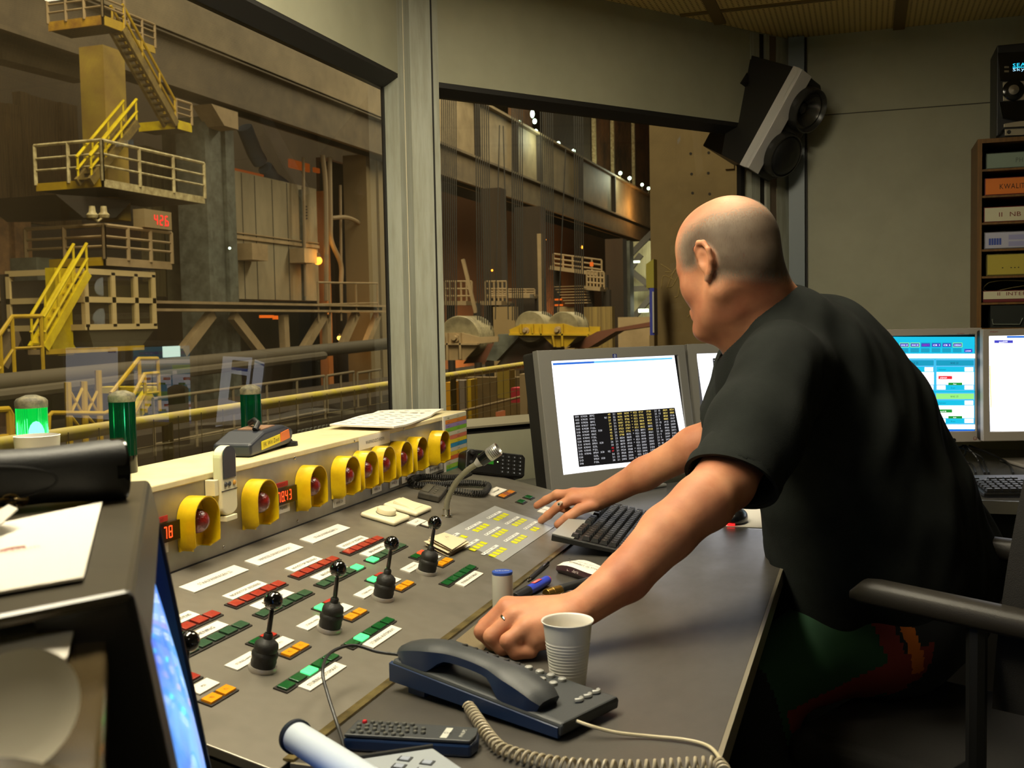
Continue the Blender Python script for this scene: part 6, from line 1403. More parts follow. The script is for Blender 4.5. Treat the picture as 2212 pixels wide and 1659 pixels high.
for i, px_ in enumerate((1283, 1323, 1368)):
    c = onx(px_, 380, XG-1.1*K); b = MB(); b.box2((XG-1.15*K, c[1]-.10*K, ztp-.2*K), (XG-1.0*K, c[1]+.10*K, 36)); single(b, 'slender_post', CREAMS, ('cream post above the girder right of the dark panel', 'middle cream post above the girder', 'orange lit post nearest the concrete wall')[i], 'post')
# ---- wall field behind: cladding, panel house, columns
def cbox(pl, pc, pr, pyt, pyb, xp, left_is_x=True):
    top = onx(pc, pyt, xp); bot = onx(pc, pyb, xp); y0 = top[1]; y1 = onx(pr, pyt, xp)[1]
    x0 = ony(pl, pyt, y0)[0]; return V(x0, y0, bot[2]), V(xp, y1, top[2])
b = MB(); A_, B_ = onx(492, 380, -10.9*K), onx(690, 650, -10.9*K); b.box2((-11.4*K, A_[1], B_[2]), (-10.9*K, B_[1], onx(690, 412, -10.9*K)[2]+0.02*K))
for px_ in (525, 553, 590, 622, 655): yy = onx(px_, 500, -10.9*K)[1]; b.box2((-10.905*K, yy-.008*K, B_[2]), (-10.893*K, yy+.008*K, onx(690, 412, -10.9*K)[2]), 1)
zz_ = pz(600, 523, -10.9*K); b.box2((-10.9*K, A_[1], zz_-.03*K), (-10.86*K, B_[1], zz_+.03*K), 2); b.box2((-10.9*K, A_[1], zz_+.07*K), (-10.87*K, B_[1], zz_+.09*K), 2)
ph_ = b.build('machine_house', [PANL, DKS, DUSTY], None); ph_['label'] = 'pale panelled machine house behind the orange wall lamp'; ph_['category'] = 'machine house'
for i, (x0, x1, y0, y1) in enumerate(((513, 547, 530, 562), (628, 655, 540, 568))):
    p0, p1 = onx(x0, y1, -10.86*K), onx(x1, y0, -10.86*K); b = MB(); b.box2((-10.88*K, p0[1], p0[2]), (-10.55*K, p1[1], p1[2])); single(b, 'wall_box', DUSTY, ('dusty square box on the left of the panel house', 'dusty square box on the panel house nearest the orange lamp')[i], 'box')
p0, p1 = onx(652, 440, -10.88*K), onx(661, 418, -10.88*K); b = MB()
for i in range(5): b.box2((-10.9*K, p0[1], p0[2]+i*.06*K-.3*K), (-10.86*K, p1[1], p0[2]+i*.06*K-.27*K), 0)
b.box2((-10.9*K, onx(648, 500, -10.9*K)[1], B_[2]), (-10.84*K, onx(651, 500, -10.9*K)[1], p1[2]+.05*K), 1); single(b, 'wall_ladder', [DKS, GREYB], 'small dark ladder at the top corner of the panel house', 'ladder')
# column under the girder
def column(px0, px1, y0, y1, x, name, label, m, d=.5*K):
    p0, p1 = onx(px0, y1, x), onx(px1, y0, x); b = MB(); b.box2((x-d, p0[1], p0[2]), (x, p1[1], p1[2])); wd = p1[1]-p0[1]
    b.box2((x, p0[1], p0[2]), (x+.06*K, p0[1]+wd*.15, p1[2]), 0); b.box2((x, p1[1]-wd*.3, p0[2]), (x+.06*K, p1[1], p1[2]), 0); return single(b, name, m, label, 'column')
column(458, 497, 270, 930, -10.32*K, 'steel_column', 'grey steel column under the crane girder in the middle of the left window', GREYB)
b = MB(); p0 = onx(478, 272, -10.0*K); p1 = onx(507, 243, -10.0*K); b.prism([(p0[1]-.35*K, p1[2]), (p1[1], p1[2]), (p1[1], p0[2]), (p0[1], p0[2])], (-10.3*K, 0, 0), Y, Z, X*.36*K); single(b, 'girder_bracket', DUSTY, 'dusty bracket joining the grey column to the girder', 'bracket')
column(415, 455, 280, 650, -11.2*K, 'wall_column', 'dim olive column left of the grey steel column', mat('olive_steel', (92, 86, 60), .8, col2=(70, 64, 44), scale=1)); column(800, 822, 345, 900, -10.4*K, 'wall_column', 'dusty column against the pane edge at the right of the left window', mat('dim_beige_steel', (126, 108, 74), .8))
column(-30, 38, 230, 660, -12.5*K, 'clad_panel', 'brown corrugated cladding panel at the left edge of the window', mat('corrugated_brown', (120, 94, 58), .8, col2=(84, 64, 38), scale=4, stretch=(1, 6, .2)), .1*K)
column(50, 160, 230, 480, -12.6*K, 'clad_panel', 'brown corrugated cladding panel behind the tower', mat('corrugated_brown', (120, 94, 58)), .1*K)
column(-60, 60, 480, 640, -12.3*K, 'clad_panel', 'rust brown cladding panel behind the small left railing', mat('rust_cladding', (140, 100, 56), .8, col2=(96, 66, 36), scale=1.5), .1*K)
column(320, 415, 340, 640, -11.8*K, 'clad_panel', 'olive cladding panel behind the red digit display', mat('olive_cladding', (110, 98, 62), .8, col2=(84, 72, 44), scale=2, stretch=(1, 6, .2)), .1*K)
# beam on the left behind the mast, duct, pipes
b = MB(); p0, p1 = onx(-20, 35, -10.6*K), onx(172, 92, -10.6*K); b.bar(V(-10.6*K, p0[1], (p0[2]+pz(-20, 95, -10.6*K))/2), V(-10.6*K, p1[1], (p1[2]+pz(172, 148, -10.6*K))/2), .3*K, .75*K); single(b, 'cross_beam', RUST, 'brown beam passing behind the top of the yellow mast', 'beam')
b = MB(); b.tube([onx(528, 275, -12*K), onx(550, 330, -12*K), onx(562, 350, -12*K)], .16*K, 10); b.tube([onx(573, 362, -12*K), onx(588, 385, -12*K), onx(612, 402, -12*K)], .16*K, 10); single(b, 'blue_duct', mat('blue_grey_duct', (116, 126, 140), .5), 'pale blue duct slanting down under the crane girder', 'duct')
PIPE = mat('dusty_pipe', (140, 118, 84), .6)
for i, (pts, r) in enumerate((([(697, 335), (704, 420), (705, 650)], .05*K), ([(712, 340), (714, 470), (716, 520), (736, 570), (737, 612)], .05*K), ([(716, 471), (750, 470), (778, 485), (794, 520), (800, 560), (801, 612)], .045*K), ([(655, 340), (660, 640)], .03*K), ([(735, 400), (738, 660)], .03*K), ([(772, 560), (774, 650)], .04*K))):
    b = MB(); b.tube(spline([onx(x, y, -10.35*K-.1*K*i) for x, y in pts], 30), r, 8); single(b, 'wall_pipe', PIPE, ('upright pipe just right of the panel house', 'bent pipe stepping right below its middle', 'pipe bending over in a wide arc', 'thin pipe in front of the panel house ladder', 'thin straight pipe between the bent ones', 'short pipe behind the small railing')[i], 'pipe')
b = MB(); b.box2((-11.2*K, onx(684, 500, -11.2*K)[1], -5), (-11.0*K, onx(694, 500, -11.2*K)[1], pz(690, 410, -11*K))); single(b, 'lit_wall_edge', mat('painted_lit_wall', (170, 110, 56), .8), 'narrow wall strip painted as if lit by the orange lamp beside it', 'wall strip')  # the orange lamp's light is put into this base colour
b = MB(); b.box2((-11.6*K, onx(694, 500, -11.6*K)[1], -10), (-11.3*K, onx(822, 500, -11.6*K)[1], zb)); single(b, 'dark_bay', DKS, 'dark bay wall to the right of the panel house', 'wall bay')
def lampball(px_, py_, x, rpx, m, label, name='wall_lamp', power=0, col=(1, .5, .12)):
    c = onx(px_, py_, x); d_ = (c-CAM) @ FW; r = rpx*d_/2300; t = thing(name, label, 'lamp', c-Z*r)
    b = MB(); b.ball(c, r, 0, 12, 8); b.build('bulb', m, t); b = MB(); b.cyl(c+Z*r*.8, c+Z*r*1.8, r*.8, r*.5, 10); b.build('lamp_cap', DKS, t)
    if power: point('lamp_orange', c+V(.25*K, -.1*K, .05*K), power, col, .1*K)
lampball(687, 563, -10.6*K, 9, ORG, 'bright orange lamp at the corner of the panel house', power=170)
lampball(733, 730, -10.6*K, 5, glow('sodium_yellow', (255, 190, 80), 5), 'yellow orange lamp below the truss beam', power=90)
lampball(496, 536, -9.9*K, 2.5, COOL, 'tiny white lamp on the edge of the grey column')
for i, (x0, y0, x1, y1) in enumerate(((584, 682, 604, 690), (555, 681, 582, 687), (779, 676, 790, 694), (618, 355, 660, 362), (671, 365, 682, 372), (500, 378, 560, 388))):
    p0, p1 = onx(x0, y1, -11.3*K), onx(x1, y0, -11.3*K); b = MB(); b.box2((-11.25*K, p0[1], p0[2]), (-11.2*K, p1[1], p1[2])); b.build('lit_slot', ORD if i < 3 else glow('faint_orange', (170, 76, 16), .5), ph_)
for i, (x0, y0, x1, y1) in enumerate(((366, 747, 396, 772), (388, 795, 400, 801), (388, 805, 400, 811))):
    p0, p1 = onx(x0, y1, -8.4*K), onx(x1, y0, -8.4*K); b = MB(); b.box2((-8.5*K, p0[1], p0[2]), (-8.45*K, p1[1], p1[2])); single(b, 'lit_window', glow('pale_window', (214, 240, 226), 1.1), ('pale lit window pane below the red display', 'upper small lit slot beneath the pale window', 'lower small lit slot beneath the pale window')[i], 'window')
# truss beam with braces
zt_ = pz(500, 653, -9.9*K); zq = pz(500, 668, -9.9*K)
tr = thing('truss_beam', 'horizontal dusty truss beam with slanting braces across the left window', 'beam', (-9.9*K, 14, zq))
for nm, (z0, z1) in (('top_flange', (zt_-.04*K, zt_)), ('bottom_flange', (zq-.04*K, zq))): b = MB(); b.box2((-10.2*K, 4, z0), (-9.8*K, 53, z1)); b.build(nm, DUSTY, tr)
b = MB(); b.box2((-10.05*K, 4, zq), (-10.0*K, 53, zt_-.03*K)); b.build('web', DKS, tr)
for x0, y0, x1, y1 in ((392, 762, 457, 678), (502, 682, 564, 762), (655, 755, 701, 678), (737, 750, 770, 675), (790, 745, 816, 678), (612, 680, 616, 760), (705, 680, 707, 760), (40, 700, 0, 790)):
    b = MB(); b.bar(onx(x0, y0, -9.95*K), onx(x1, y1, -9.95*K), .12*K, .16*K, 0); b.build('brace', DUSTY, tr)
def rail(pts_px, x, name, label, m, drop=1.0*K, posts=(), r=.022*K, mids=(.5,), cat='railing', toe=False):
    P = [onx(a, b_, x) for a, b_ in pts_px]; t = thing(name, label, cat, (x, P[0][1], P[0][2]-drop))
    b = MB(); b.tube(P, r, 8); b.build('top_rail', m, t)
    for k in mids: b = MB(); b.tube([p-Z*drop*k for p in P], r*.7, 6); b.build('mid_rail', m, t)
    for f in posts:
        q = P[0]*(1-f)+P[-1]*f
        if len(P) > 2:
            k = min(len(P)-2, int(f*(len(P)-1))); ff = f*(len(P)-1)-k; q = P[k]*(1-ff)+P[k+1]*ff
        b = MB(); b.tube([q, q-Z*drop], r*.9, 6); b.build('post', m, t)
    return t
rail([(686, 610), (735, 611), (815, 612)], -9.86*K, 'walkway_railing', 'thin railing on the truss beam beside the orange lamp', DUSTY, .75*K, (0, .25, .5, .7, 1), .02*K, (.55,))
# dusty pipes and railings lower down
b = MB(); b.cyl(onx(-30, 832, -6.6*K), onx(850, 741, -6.6*K), .085*K, seg=10); single(b, 'cross_pipe', mat('dim_brown_pipe', (84, 74, 56), .7), 'long dusty pipe crossing low behind the left window', 'pipe')
b = MB(); b.cyl(onx(-30, 858, -6.4*K), onx(700, 768, -6.4*K), .05*K, seg=8); single(b, 'cross_pipe', mat('dim_brown_pipe', (84, 74, 56)), 'thinner pipe running below the long dusty pipe', 'pipe')
b = MB(); b.box2((-9.6*K, -10, -13.9), (-7.2*K, 100, -.62*K)); single(b, 'machine_bed', SOOT, 'dark sooty machine bed below the truss beam', 'machine')
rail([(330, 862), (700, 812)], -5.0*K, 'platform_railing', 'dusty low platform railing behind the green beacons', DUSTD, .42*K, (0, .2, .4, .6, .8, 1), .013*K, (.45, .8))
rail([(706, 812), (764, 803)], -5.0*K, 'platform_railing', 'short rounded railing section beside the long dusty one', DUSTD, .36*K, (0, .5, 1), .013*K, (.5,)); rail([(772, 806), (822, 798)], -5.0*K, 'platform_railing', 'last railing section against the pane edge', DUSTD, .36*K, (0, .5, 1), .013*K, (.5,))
# yellow safety pipe with mesh right outside
t = thing('safety_rail', 'yellow pipe handrail with wire mesh running outside both windows', 'railing', (-2.62, 6, 0))
q0, q1 = onx(60, 951, -2.62), onx(1190, 779, -2.62)
b = MB(); b.tube([q0-(q1-q0)*.06, q0, q0*.5+q1*.5, q1], .025, 14); b.build('yellow_pipe', mat('rail_yellow', (206, 186, 60), .55, col2=(190, 166, 110), scale=9), t)
b = MB(); dY = q1-q0
for k in range(40):
    p = q0+dY*(k/40.0)**1.0; b.tube([p+X*.03+Z*.01, p+X*.03-Z*.28, p+X*.03-Z*.62], .0022, 4)
for k in range(6): b.tube([q0+X*.03-Z*(.09+.1*k), q1+X*.03-Z*(.09+.1*k)], .0018, 4)
b.build('wire_mesh', mat('mesh_wire', (116, 100, 60), .6), t)
b = MB(); b.tube([q0-Z*.26-X*.03, q1-Z*.26-X*.03], .010, 8); b.build('lower_rail', DUSTY, t)
for f in (.12, .62): p = q0+dY*f; b = MB(); b.cyl(p, p-Z*1.0, .022, seg=8); b.build('rail_post', mat('olive_post', (126, 110, 40), .6), t)
b = MB(); b.box2((-4.6, 3.0, -.35), (-1.85, 12, -.15)); b.box2((-3.4, 3.6, -.15), (-2.9, 5.8, .42)); single(b, 'outer_walkway', SOOT, 'dark steel walkway below the yellow pipe handrail', 'walkway')
b = MB()
for k in range(16): p = onx(640+k*9, 880, -3.2); b.box2((-3.2, p[1], .1), (-3.19, p[1]+.03, .62))
single(b, 'grey_grating', mat('pale_grating', (130, 130, 120), .6), 'pale upright grating panel beneath the yellow pipe', 'grating')
# ---- yellow stair tower
tw = thing('stair_tower', 'yellow stair tower with platforms, stairs and a glazed cab at the left of the hall', 'tower', (-8, 6, -3))
XT = -7.6*K
lo, hi = cbox(170, 222, 268, 96, 470, XT-.5*K)
b = MB(); b.box2(lo, hi); b.build('mast', mat('mast_yellow', (186, 160, 54), .6, col2=(140, 104, 50), scale=1.2, amt=1.3), tw)
def platform(pl, pc, pr, pyt, pyb, xp, m_right, m_left, nm='platform'):
    lo, hi = cbox(pl, pc, pr, pyt, pyb, xp); h = hi[2]-lo[2]
    b = MB(); b.box2(lo+V(.02*K, .02*K, 0), hi-V(.02*K, .02*K, h*.25), 2)
    b.box2((hi[0]-.02*K, lo[1], lo[2]), (hi[0], hi[1], hi[2]), 0); b.box2((lo[0], lo[1], lo[2]), (hi[0], lo[1]+.02*K, hi[2]), 1); b.build(nm, [m_right, m_left, DKS], tw); return lo, hi
def prail(lo, hi, H, m, npost_r, npost_l, r=.016*K, right=True, left=True, mids=(.35, .66)):
    z0 = hi[2]; c = V(hi[0], lo[1], z0)
    for on_, e, n in ((right, V(hi[0], hi[1], z0), npost_r), (left, V(lo[0], lo[1], z0), npost_l)):
        if not on_: continue
        for k in (1.0,)+tuple(1-q for q in mids): b = MB(); b.tube([c+Z*H*k, e+Z*H*k], r if k == 1 else r*.7, 6); b.build('hand_rail', m, tw)
        for i in range(n):
            p = c+(e-c)*(i/(n-1) if n > 1 else 0); b = MB(); b.tube([p-Z*.05, p+Z*H], r*1.1, 6); b.build('rail_post', m, tw)
lo1, hi1 = platform(103, 222, 268, 32, 52, XT, YELS, mat('rusty_yellow', (196, 150, 30), .6, col2=(140, 96, 30), scale=2)); prail(lo1, hi1,   .27*K, DUSTY, 2, 4)
lo1b, hi1b = platform(245, 250, 334, 68, 84, XT-.9*K, YELS, YELS); prail(lo1b, hi1b,   .27*K, DUSTY, 4, 2)
lo2, hi2 = platform(299, 381, 414, 258, 277, XT, YELB, YELB, 'landing'); prail(lo2, hi2, .23*K, DUSTY, 2, 3, left=False)
lo3, hi3 = platform(77, 222, 441, 386, 403, XT, CREAMS, YELS); Hr = pz(222, 303, XT)-hi3[2]; prail(lo3, hi3, Hr, CREAMS, 4, 3, .019*K)
lo4, hi4 = platform(57, 226, 371, 555, 573, XT, DUSTY, YELS); Hr4 = pz(226, 486, XT)-hi4[2]; prail(lo4, hi4, Hr4, DUSTY, 4, 3, .022*K)
def stair(a, e, xo, wd, n, m, nm='stair', rails=True, rm=None, hr=.26*K, tread_m=None):
    A_, E_ = onx(a[0], a[1], xo), onx(e[0], e[1], xo)
    for dx in (0, -wd): b = MB(); b.bar(A_+X*dx, E_+X*dx, .035*K, .085*K); b.build(nm+'_stringer', m, tw)
    for i in range(n):
        p = A_+(E_-A_)*((i+.5)/n); b = MB(); b.box(p-X*wd/2, (wd, .075*K, .02*K)); b.build(nm+'_tread', tread_m or m, tw)
    if rails:
        for dx in (0, -wd):
            b = MB(); b.tube([A_+X*dx+Z*hr, E_+X*dx+Z*hr], .017*K, 6); b.build('hand_rail', rm or m, tw); b = MB(); b.tube([A_+X*dx+Z*hr*.5, E_+X*dx+Z*hr*.5], .015*K, 6); b.build('hand_rail', rm or m, tw)
            for f in (0.02, .35, .68, .98): p = A_+(E_-A_)*f+X*dx; b = MB(); b.tube([p, p+Z*hr], .013*K, 6); b.build('rail_post', rm or m, tw)
STR = mat('shaded_stair_steel', (132, 110, 50), .6, col2=(96, 78, 40), scale=3)  # stair colour with the shade already put into it
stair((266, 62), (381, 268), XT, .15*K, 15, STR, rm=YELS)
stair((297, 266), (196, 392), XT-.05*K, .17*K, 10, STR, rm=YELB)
# wide yellow stair with column below the third platform
stair((190, 590), (97, 752), XT+.1*K, .16*K, 9, YELB, hr=.30*K)
b = MB(); p0, p1 = onx(126, 768, XT-.2*K), onx(152, 580, XT-.2*K); b.box2((XT-.32*K, p0[1], p0[2]), (XT-.2*K, p1[1], p1[2])); p0, p1 = onx(128, 765, XT-.1*K), onx(182, 700, XT-.1*K); b.prism([(p0[1], p0[2]), (p1[1], p0[2]), (p1[1]-.25*K, p1[2]), (p0[1], p1[2])], (XT-.3*K, 0, 0), Y, Z, X*.12*K); b.build('yellow_column', YELB, tw)
lo5, hi5 = platform(60, 96, 312, 755, 766, XT+.1*K, YELS, DUSTY, 'base_beam')
b = MB(); p = [onx(x, y, XT-.2*K) for x, y in ((120, 420), (290, 430), (250, 470), (180, 470))]; b.add(p+[q-X*1.0*K for q in p], [(0, 1, 2, 3), (7, 6, 5, 4), (0, 4, 5, 1), (1, 5, 6, 2), (2, 6, 7, 3), (3, 7, 4, 0)]); b.build('underside_bracket', DKS, tw)
# twin loudspeaker lamps and red digits
for px_ in (199, 224):
    c = onx(px_, 458, XT+.05*K); b = MB(); b.lathe([(.0, .06*K), (.03*K, .06*K), (.035*K, .0), (.06*K, -.03*K), (.05*K, -.06*K), (0, -.06*K)], c, Z, 14); b.cyl(c-Z*.05*K, onx(211, 478, XT+.05*K), .012*K, seg=6); b.build('signal_horn', CREAMS, tw)
p0, p1 = onx(313, 490, XT+.05*K), onx(370, 459, XT+.05*K); b = MB(); b.box2((XT-.1*K, p0[1], p0[2]), (XT+.05*K, p1[1], p1[2])); ds = b.build('digit_display', mat('grey_display_case', (150, 128, 88), .6), tw)
b = MB(); wd = p1[1]-p0[1]; hh = p1[2]-p0[2]
for i, ch in enumerate('426'): seven(b, ch, V(XT+.055*K, p0[1]+wd*(.34+.2*i), p0[2]+hh*.18), Y, Z, wd*.13, hh*.58, wd*.030, 0)
b.rect(V(XT+.055*K, p0[1]+wd*.72, p0[2]+hh*.16), Y, Z, 0, 0, wd*.025, wd*.03); b.build('red_digits', glow('red_digits', (255, 40, 40), 2.2), ds)
# glazed operator cab
CABF = mat('cab_frame', (196, 172, 118), .6); XC = XT-.05
yA, yB = onx(186, 650, XC)[1], onx(338, 650, XC)[1]; zA, zM, zT2 = pz(300, 705, XC), pz(300, 649, XC), pz(300, 592, XC)
b = MB()
for px_ in (188, 247, 296, 334): yy = onx(px_, 650, XC)[1]; b.box2((XC-.05*K, yy-.03*K, zA), (XC, yy+.03*K, zT2))
for z in (zA, zM, zT2): b.box2((XC-.05*K, yA, z-.03*K), (XC, yB, z+.03*K)); b.box2((XC-1.0*K, yA-.03*K, z-.03*K), (XC, yA+.03*K, z+.03*K))
b.box2((XC-1.0*K, yA-.03*K, zA), (XC-.95*K, yA+.03*K, zT2)); b.build('cab_frame', CABF, tw)
b = MB(); b.box2((XC-1.0*K, yA, zA+.02*K), (XC-.06*K, yB, zA+.5*K), 0); b.box2((XC-1.1*K, yA, zA), (XC-1.0*K, yB, zT2), 0); b.box2((XC-1.05*K, yA+.1*K, zA+.5*K), (XC-.7*K, yA+.5*K, zA+.75*K), 1); b.build('cab_interior', [DKS, GREYB], tw)
b = MB(); b.quad((XC-.02*K, yA, zA), (XC-.02*K, yB, zA), (XC-.02*K, yB, zT2), (XC-.02*K, yA, zT2)); b.build('cab_glazing', glass('cab_glass', dirt=.1, dirtcol=(120, 104, 70), refl=1.12), tw)
p = [onx(x, y, XC-.02*K) for x, y in ((190, 708), (338, 706), (300, 756), (205, 760))]; b = MB(); b.add(p+[q-X*.9*K for q in p], [(0, 1, 2, 3), (7, 6, 5, 4), (0, 4, 5, 1), (1, 5, 6, 2), (2, 6, 7, 3), (3, 7, 4, 0)]); b.build('cab_base', mat('dark_cab_base', (64, 58, 38), .7), tw)
# lower yellow lattice and stair
lt = thing('yellow_lattice', 'yellow lattice legs and low railing below the tower by the lit beacon', 'lattice', (-5.5*K, 4, -1))
XL = -5.4*K
for a, e in (((146, 826), (150, 945)), ((181, 824), (184, 940)), ((212, 800), (216, 935))): b = MB(); b.tube([onx(*a, XL), onx(*e, XL), onx(*e, XL)*V(1, 1, 0)+Z*HF], .025*K, 8); b.build('leg', YELS, lt)
for a, e in (((148, 840), (180, 900)), ((150, 900), (180, 835)), ((183, 840), (214, 900)), ((184, 900), (213, 840)), ((150, 895), (180, 935)), ((184, 895), (216, 930))): b = MB(); b.tube([onx(*a, XL), onx(*e, XL)], .012*K, 6); b.build('brace', YELS, lt)
b = MB(); b.tube([onx(104, 945, XL+.1*K), onx(106, 898, XL+.1*K), onx(112, 892, XL+.1*K), onx(225, 893, XL+.1*K), onx(245, 885, XL+.1*K)], .016*K, 8); b.build('low_rail', YELS, lt)
rail([(240, 850), (300, 775), (340, 775)], -5.6*K, 'stair_railing', 'yellow stair railing rising left of the middle of the window', YELS, .42*K, (0, .5, 1), .018*K, (.5,)); rail([(285, 860), (312, 808), (342, 806)], -5.3*K, 'stair_railing', 'lower yellow railing next to the yellow step block', YELS, .30*K, (0, .5, 1), .016*K, (.5,))
b = MB(); p0, p1 = onx(318, 850, -5.4*K), onx(344, 834, -5.4*K); b.box2((-5.9*K, p0[1], p0[2]), (-5.4*K, p1[1], p1[2])); b.bar(onx(322, 850, -5.4*K), onx(284, 905, -5.4*K), .06*K, .1*K); single(b, 'step_block', YELB, 'bright yellow step block at the foot of the stair railing', 'step')
rail([(-20, 886), (18, 884), (24, 896), (25, 945)], -4.6*K, 'loop_railing', 'yellow looped railing at the left border beside the lit beacon', YELS, .3*K, (0, .33), .018*K, (.5,))
rail([(-40, 760), (0, 722), (26, 684), (88, 683)], -7.0*K, 'left_railing', 'olive stair railing at the left border above the torch', YELS, .55*K, (0, .33, .66, 1), .02*K, (.5,))
b = MB(); p0, p1 = onx(-40, 690, -8.8*K), onx(80, 655, -8.8*K); b.box2((-9.2*K, p0[1], p0[2]), (-8.8*K, p1[1], p1[2])); single(b, 'dusty_ledge', DUSTY, 'dusty ledge beam at the left border behind the yellow column', 'beam')
# ---- far window: hoist blocks with ropes
YH = 22.0
ROPE = mat('steel_rope', (30, 27, 21), .6)
def hy(px_, py_, y=YH): return ony(px_, py_, y)
def block(name, label, outline, drums, axles, m, thick, ropes, ribs):
    o_ = hy(*outline[0]); t = thing(name, label, 'hoist block', hy(outline[0][0], max(p[1] for p in outline)))
    b = MB(); P = [hy(*p) for p in outline]; n = len(P); b.add(P+[p+Y*.06 for p in P], [tuple(range(n)), tuple(range(n, 2*n))[::-1]]+[(i, i+n, (i+1) % n+n, (i+1) % n) for i in range(n)]); b.build('side_plate', m, t)
    b = MB(); b.add([p+Y*thick for p in P]+[p+Y*(thick+.06) for p in P], [tuple(range(n)), tuple(range(n, 2*n))[::-1]]+[(i, i+n, (i+1) % n+n, (i+1) % n) for i in range(n)]); b.build('side_plate', m, t)
    for a, e in ribs: b = MB(); b.bar(hy(*a)-Y*.04, hy(*e)-Y*.04, .04, .10, 0, Y); b.build('plate_rib', m, t)
    for (cx_, cy_, rp_) in drums:
        c = hy(cx_, cy_); r = rp_*((c-CAM) @ FW)/2300; b = MB(); prof = [(0, .05), (r*.96, .05), (r, .07)]
        for k in range(9): z0 = .1+(thick-.15)*k/9; prof += [(r*.94, z0), (r*.94, z0+.03), (r*.99, z0+.04), (r*.99, z0+.06)]
        prof += [(r, thick), (0, thick)]; b.lathe(prof, c, Y, 40, 0, False); b.build('rope_drum', mat('drum_grey', (150, 138, 104), .5, .2, col2=(110, 100, 74), scale=3), t)
    for (cx_, cy_, rp_) in axles:
        c = hy(cx_, cy_)-Y*.05; r = rp_*((c-CAM) @ FW)/2300; b = MB(); b.lathe([(0, -.1), (r*.55, -.1), (r*.6, 0), (r, 0), (r, .05), (0, .05)], c, Y, 20); b.build('axle_nut', DUSTY, t)
    for (x0, y0, x1, y1, dy) in ropes:
        a, e = hy(x0, y0, YH+dy), hy(x1, y1, YH+dy); b = MB(); b.cyl(a, e, .012, seg=6, caps=False); b.build('rope', ROPE, t)
ra = [(954+i*4.4, 200, 957+i*4.2, 700, .3+.08*i) for i in range(8)]
rb = [(1027+i*4.6, 205, 1032+i*4.8, 712, .5+.08*i) for i in range(7)]
block('hoist_block', 'dusty beige hoist block with rope drum beside the window post', [(948, 719), (998, 719), (1034, 728), (1076, 726), (1076, 738), (1036, 742), (1034, 745), (1006, 775), (1005, 778), (948, 778)], [(990, 728, 46)], [(985, 730, 9)], DUSTY, 1.1, ra+rb, [((950, 743), (1034, 743)), ((968, 719), (969, 778)), ((996, 719), (997, 776))])
rc_ = [(1106+i*4.4, 215, 1107+i*4.4, 692, .4+.1*i) for i in range(6)]; rd = [(1167+i*4.4, 222, 1172+i*4.1, 688, .4+.08*i) for i in range(7)]; re_ = [(1240+i*4.6, 232, 1243+i*4.4, 705, .4+.08*i) for i in range(5)]; rs_ = [(1079, 270, 1070, 690, .2), (1087, 272, 1098, 690, .2), (1222, 320, 1206, 690, .3)]
block('hoist_block', 'yellow hoist block with two rope drums in the middle of the far window', [(1100, 712), (1127, 700), (1218, 699), (1240, 706), (1272, 707), (1272, 716), (1278, 722), (1248, 726), (1224, 750), (1198, 750), (1168, 722), (1102, 722)], [(1143, 706, 34), (1214, 708, 35)], [(1137, 714, 7), (1206, 713, 8)], YELS, 1.0, rc_+rd+re_+rs_, [((1102, 722), (1272, 723)), ((1127, 700), (1128, 722)), ((1152, 700), (1153, 722)), ((1170, 700), (1171, 724)), ((1216, 700), (1217, 748)), ((1196, 724), (1200, 749))])
for i, (pts, m_, lab) in enumerate((([(1050, 778), (1076, 722), (1126, 722), (1072, 780)], GREYB, 'grey slanting plate between the two hoist blocks'), ([(1072, 790), (1126, 722), (1165, 722), (1196, 752), (1196, 800), (1072, 800)], mat('dark_red_brown', (88, 58, 44), .8, col2=(70, 64, 54), scale=1), 'rusty grey body hanging under the yellow hoist block'), ([(1008, 776), (1036, 744), (1068, 742), (1050, 782), (1000, 786)], mat('red_rust', (100, 56, 34), .8), 'red rusty arm under the beige hoist block'), ([(1290, 716), (1412, 694), (1412, 704), (1330, 716), (1270, 752), (1224, 752)], mat('red_rust', (100, 56, 34)), 'rusty beam sloping up to the concrete wall'))):
    P = [ony(x, y, YH+.3+.2*i) for x, y in pts]; n = len(P); b = MB(); b.add(P+[p+Y*.9 for p in P], [tuple(range(n)), tuple(range(n, 2*n))[::-1]]+[(k, k+n, (k+1) % n+n, (k+1) % n) for k in range(n)]); single(b, ('slant_plate', 'ladle_body', 'hook_arm', 'slope_beam')[i], m_, lab, ('plate', 'ladle', 'hook', 'beam')[i])
# platforms, stair facade and lamps deep in the hall
YD = 34.0
BRC = mat('brown_black_column', (62, 48, 30), .9, col2=(36, 27, 16), scale=.6, amt=1.2, stretch=(3, 3, .5))
GLOOM = mat('red_brown_gloom', (120, 76, 40), .9, col2=(70, 44, 24), scale=.08, amt=1.2)
b = MB(); b.box2((-31.5, 58, HF), (-31, 170, zb+1)); struct(b, 'hall_wall_gloom', GLOOM)  # added backdrop behind the girder, gloom put into its red-brown colour
point('lamp_orange', (-28.5, 105, 0), 2500, (1, .5, .16), .5); point('lamp_orange', (-28.5, 80, -2), 1200, (1, .5, .16), .5)  # added unseen lamps that give the backdrop its orange gloom
def dpanel(x0, y0, x1, y1, yy, m, name, label, cat, th=.3):
    p0, p1 = ony(x0, y1, yy), ony(x1, y0, yy); b = MB(); b.box2((p0[0], yy, HF if name in ('ribbed_panel', 'dusty_parapet', 'pale_stairwell', 'hall_column') else p0[2]), (p1[0], yy+th, p1[2])); return single(b, name, m, label, cat)
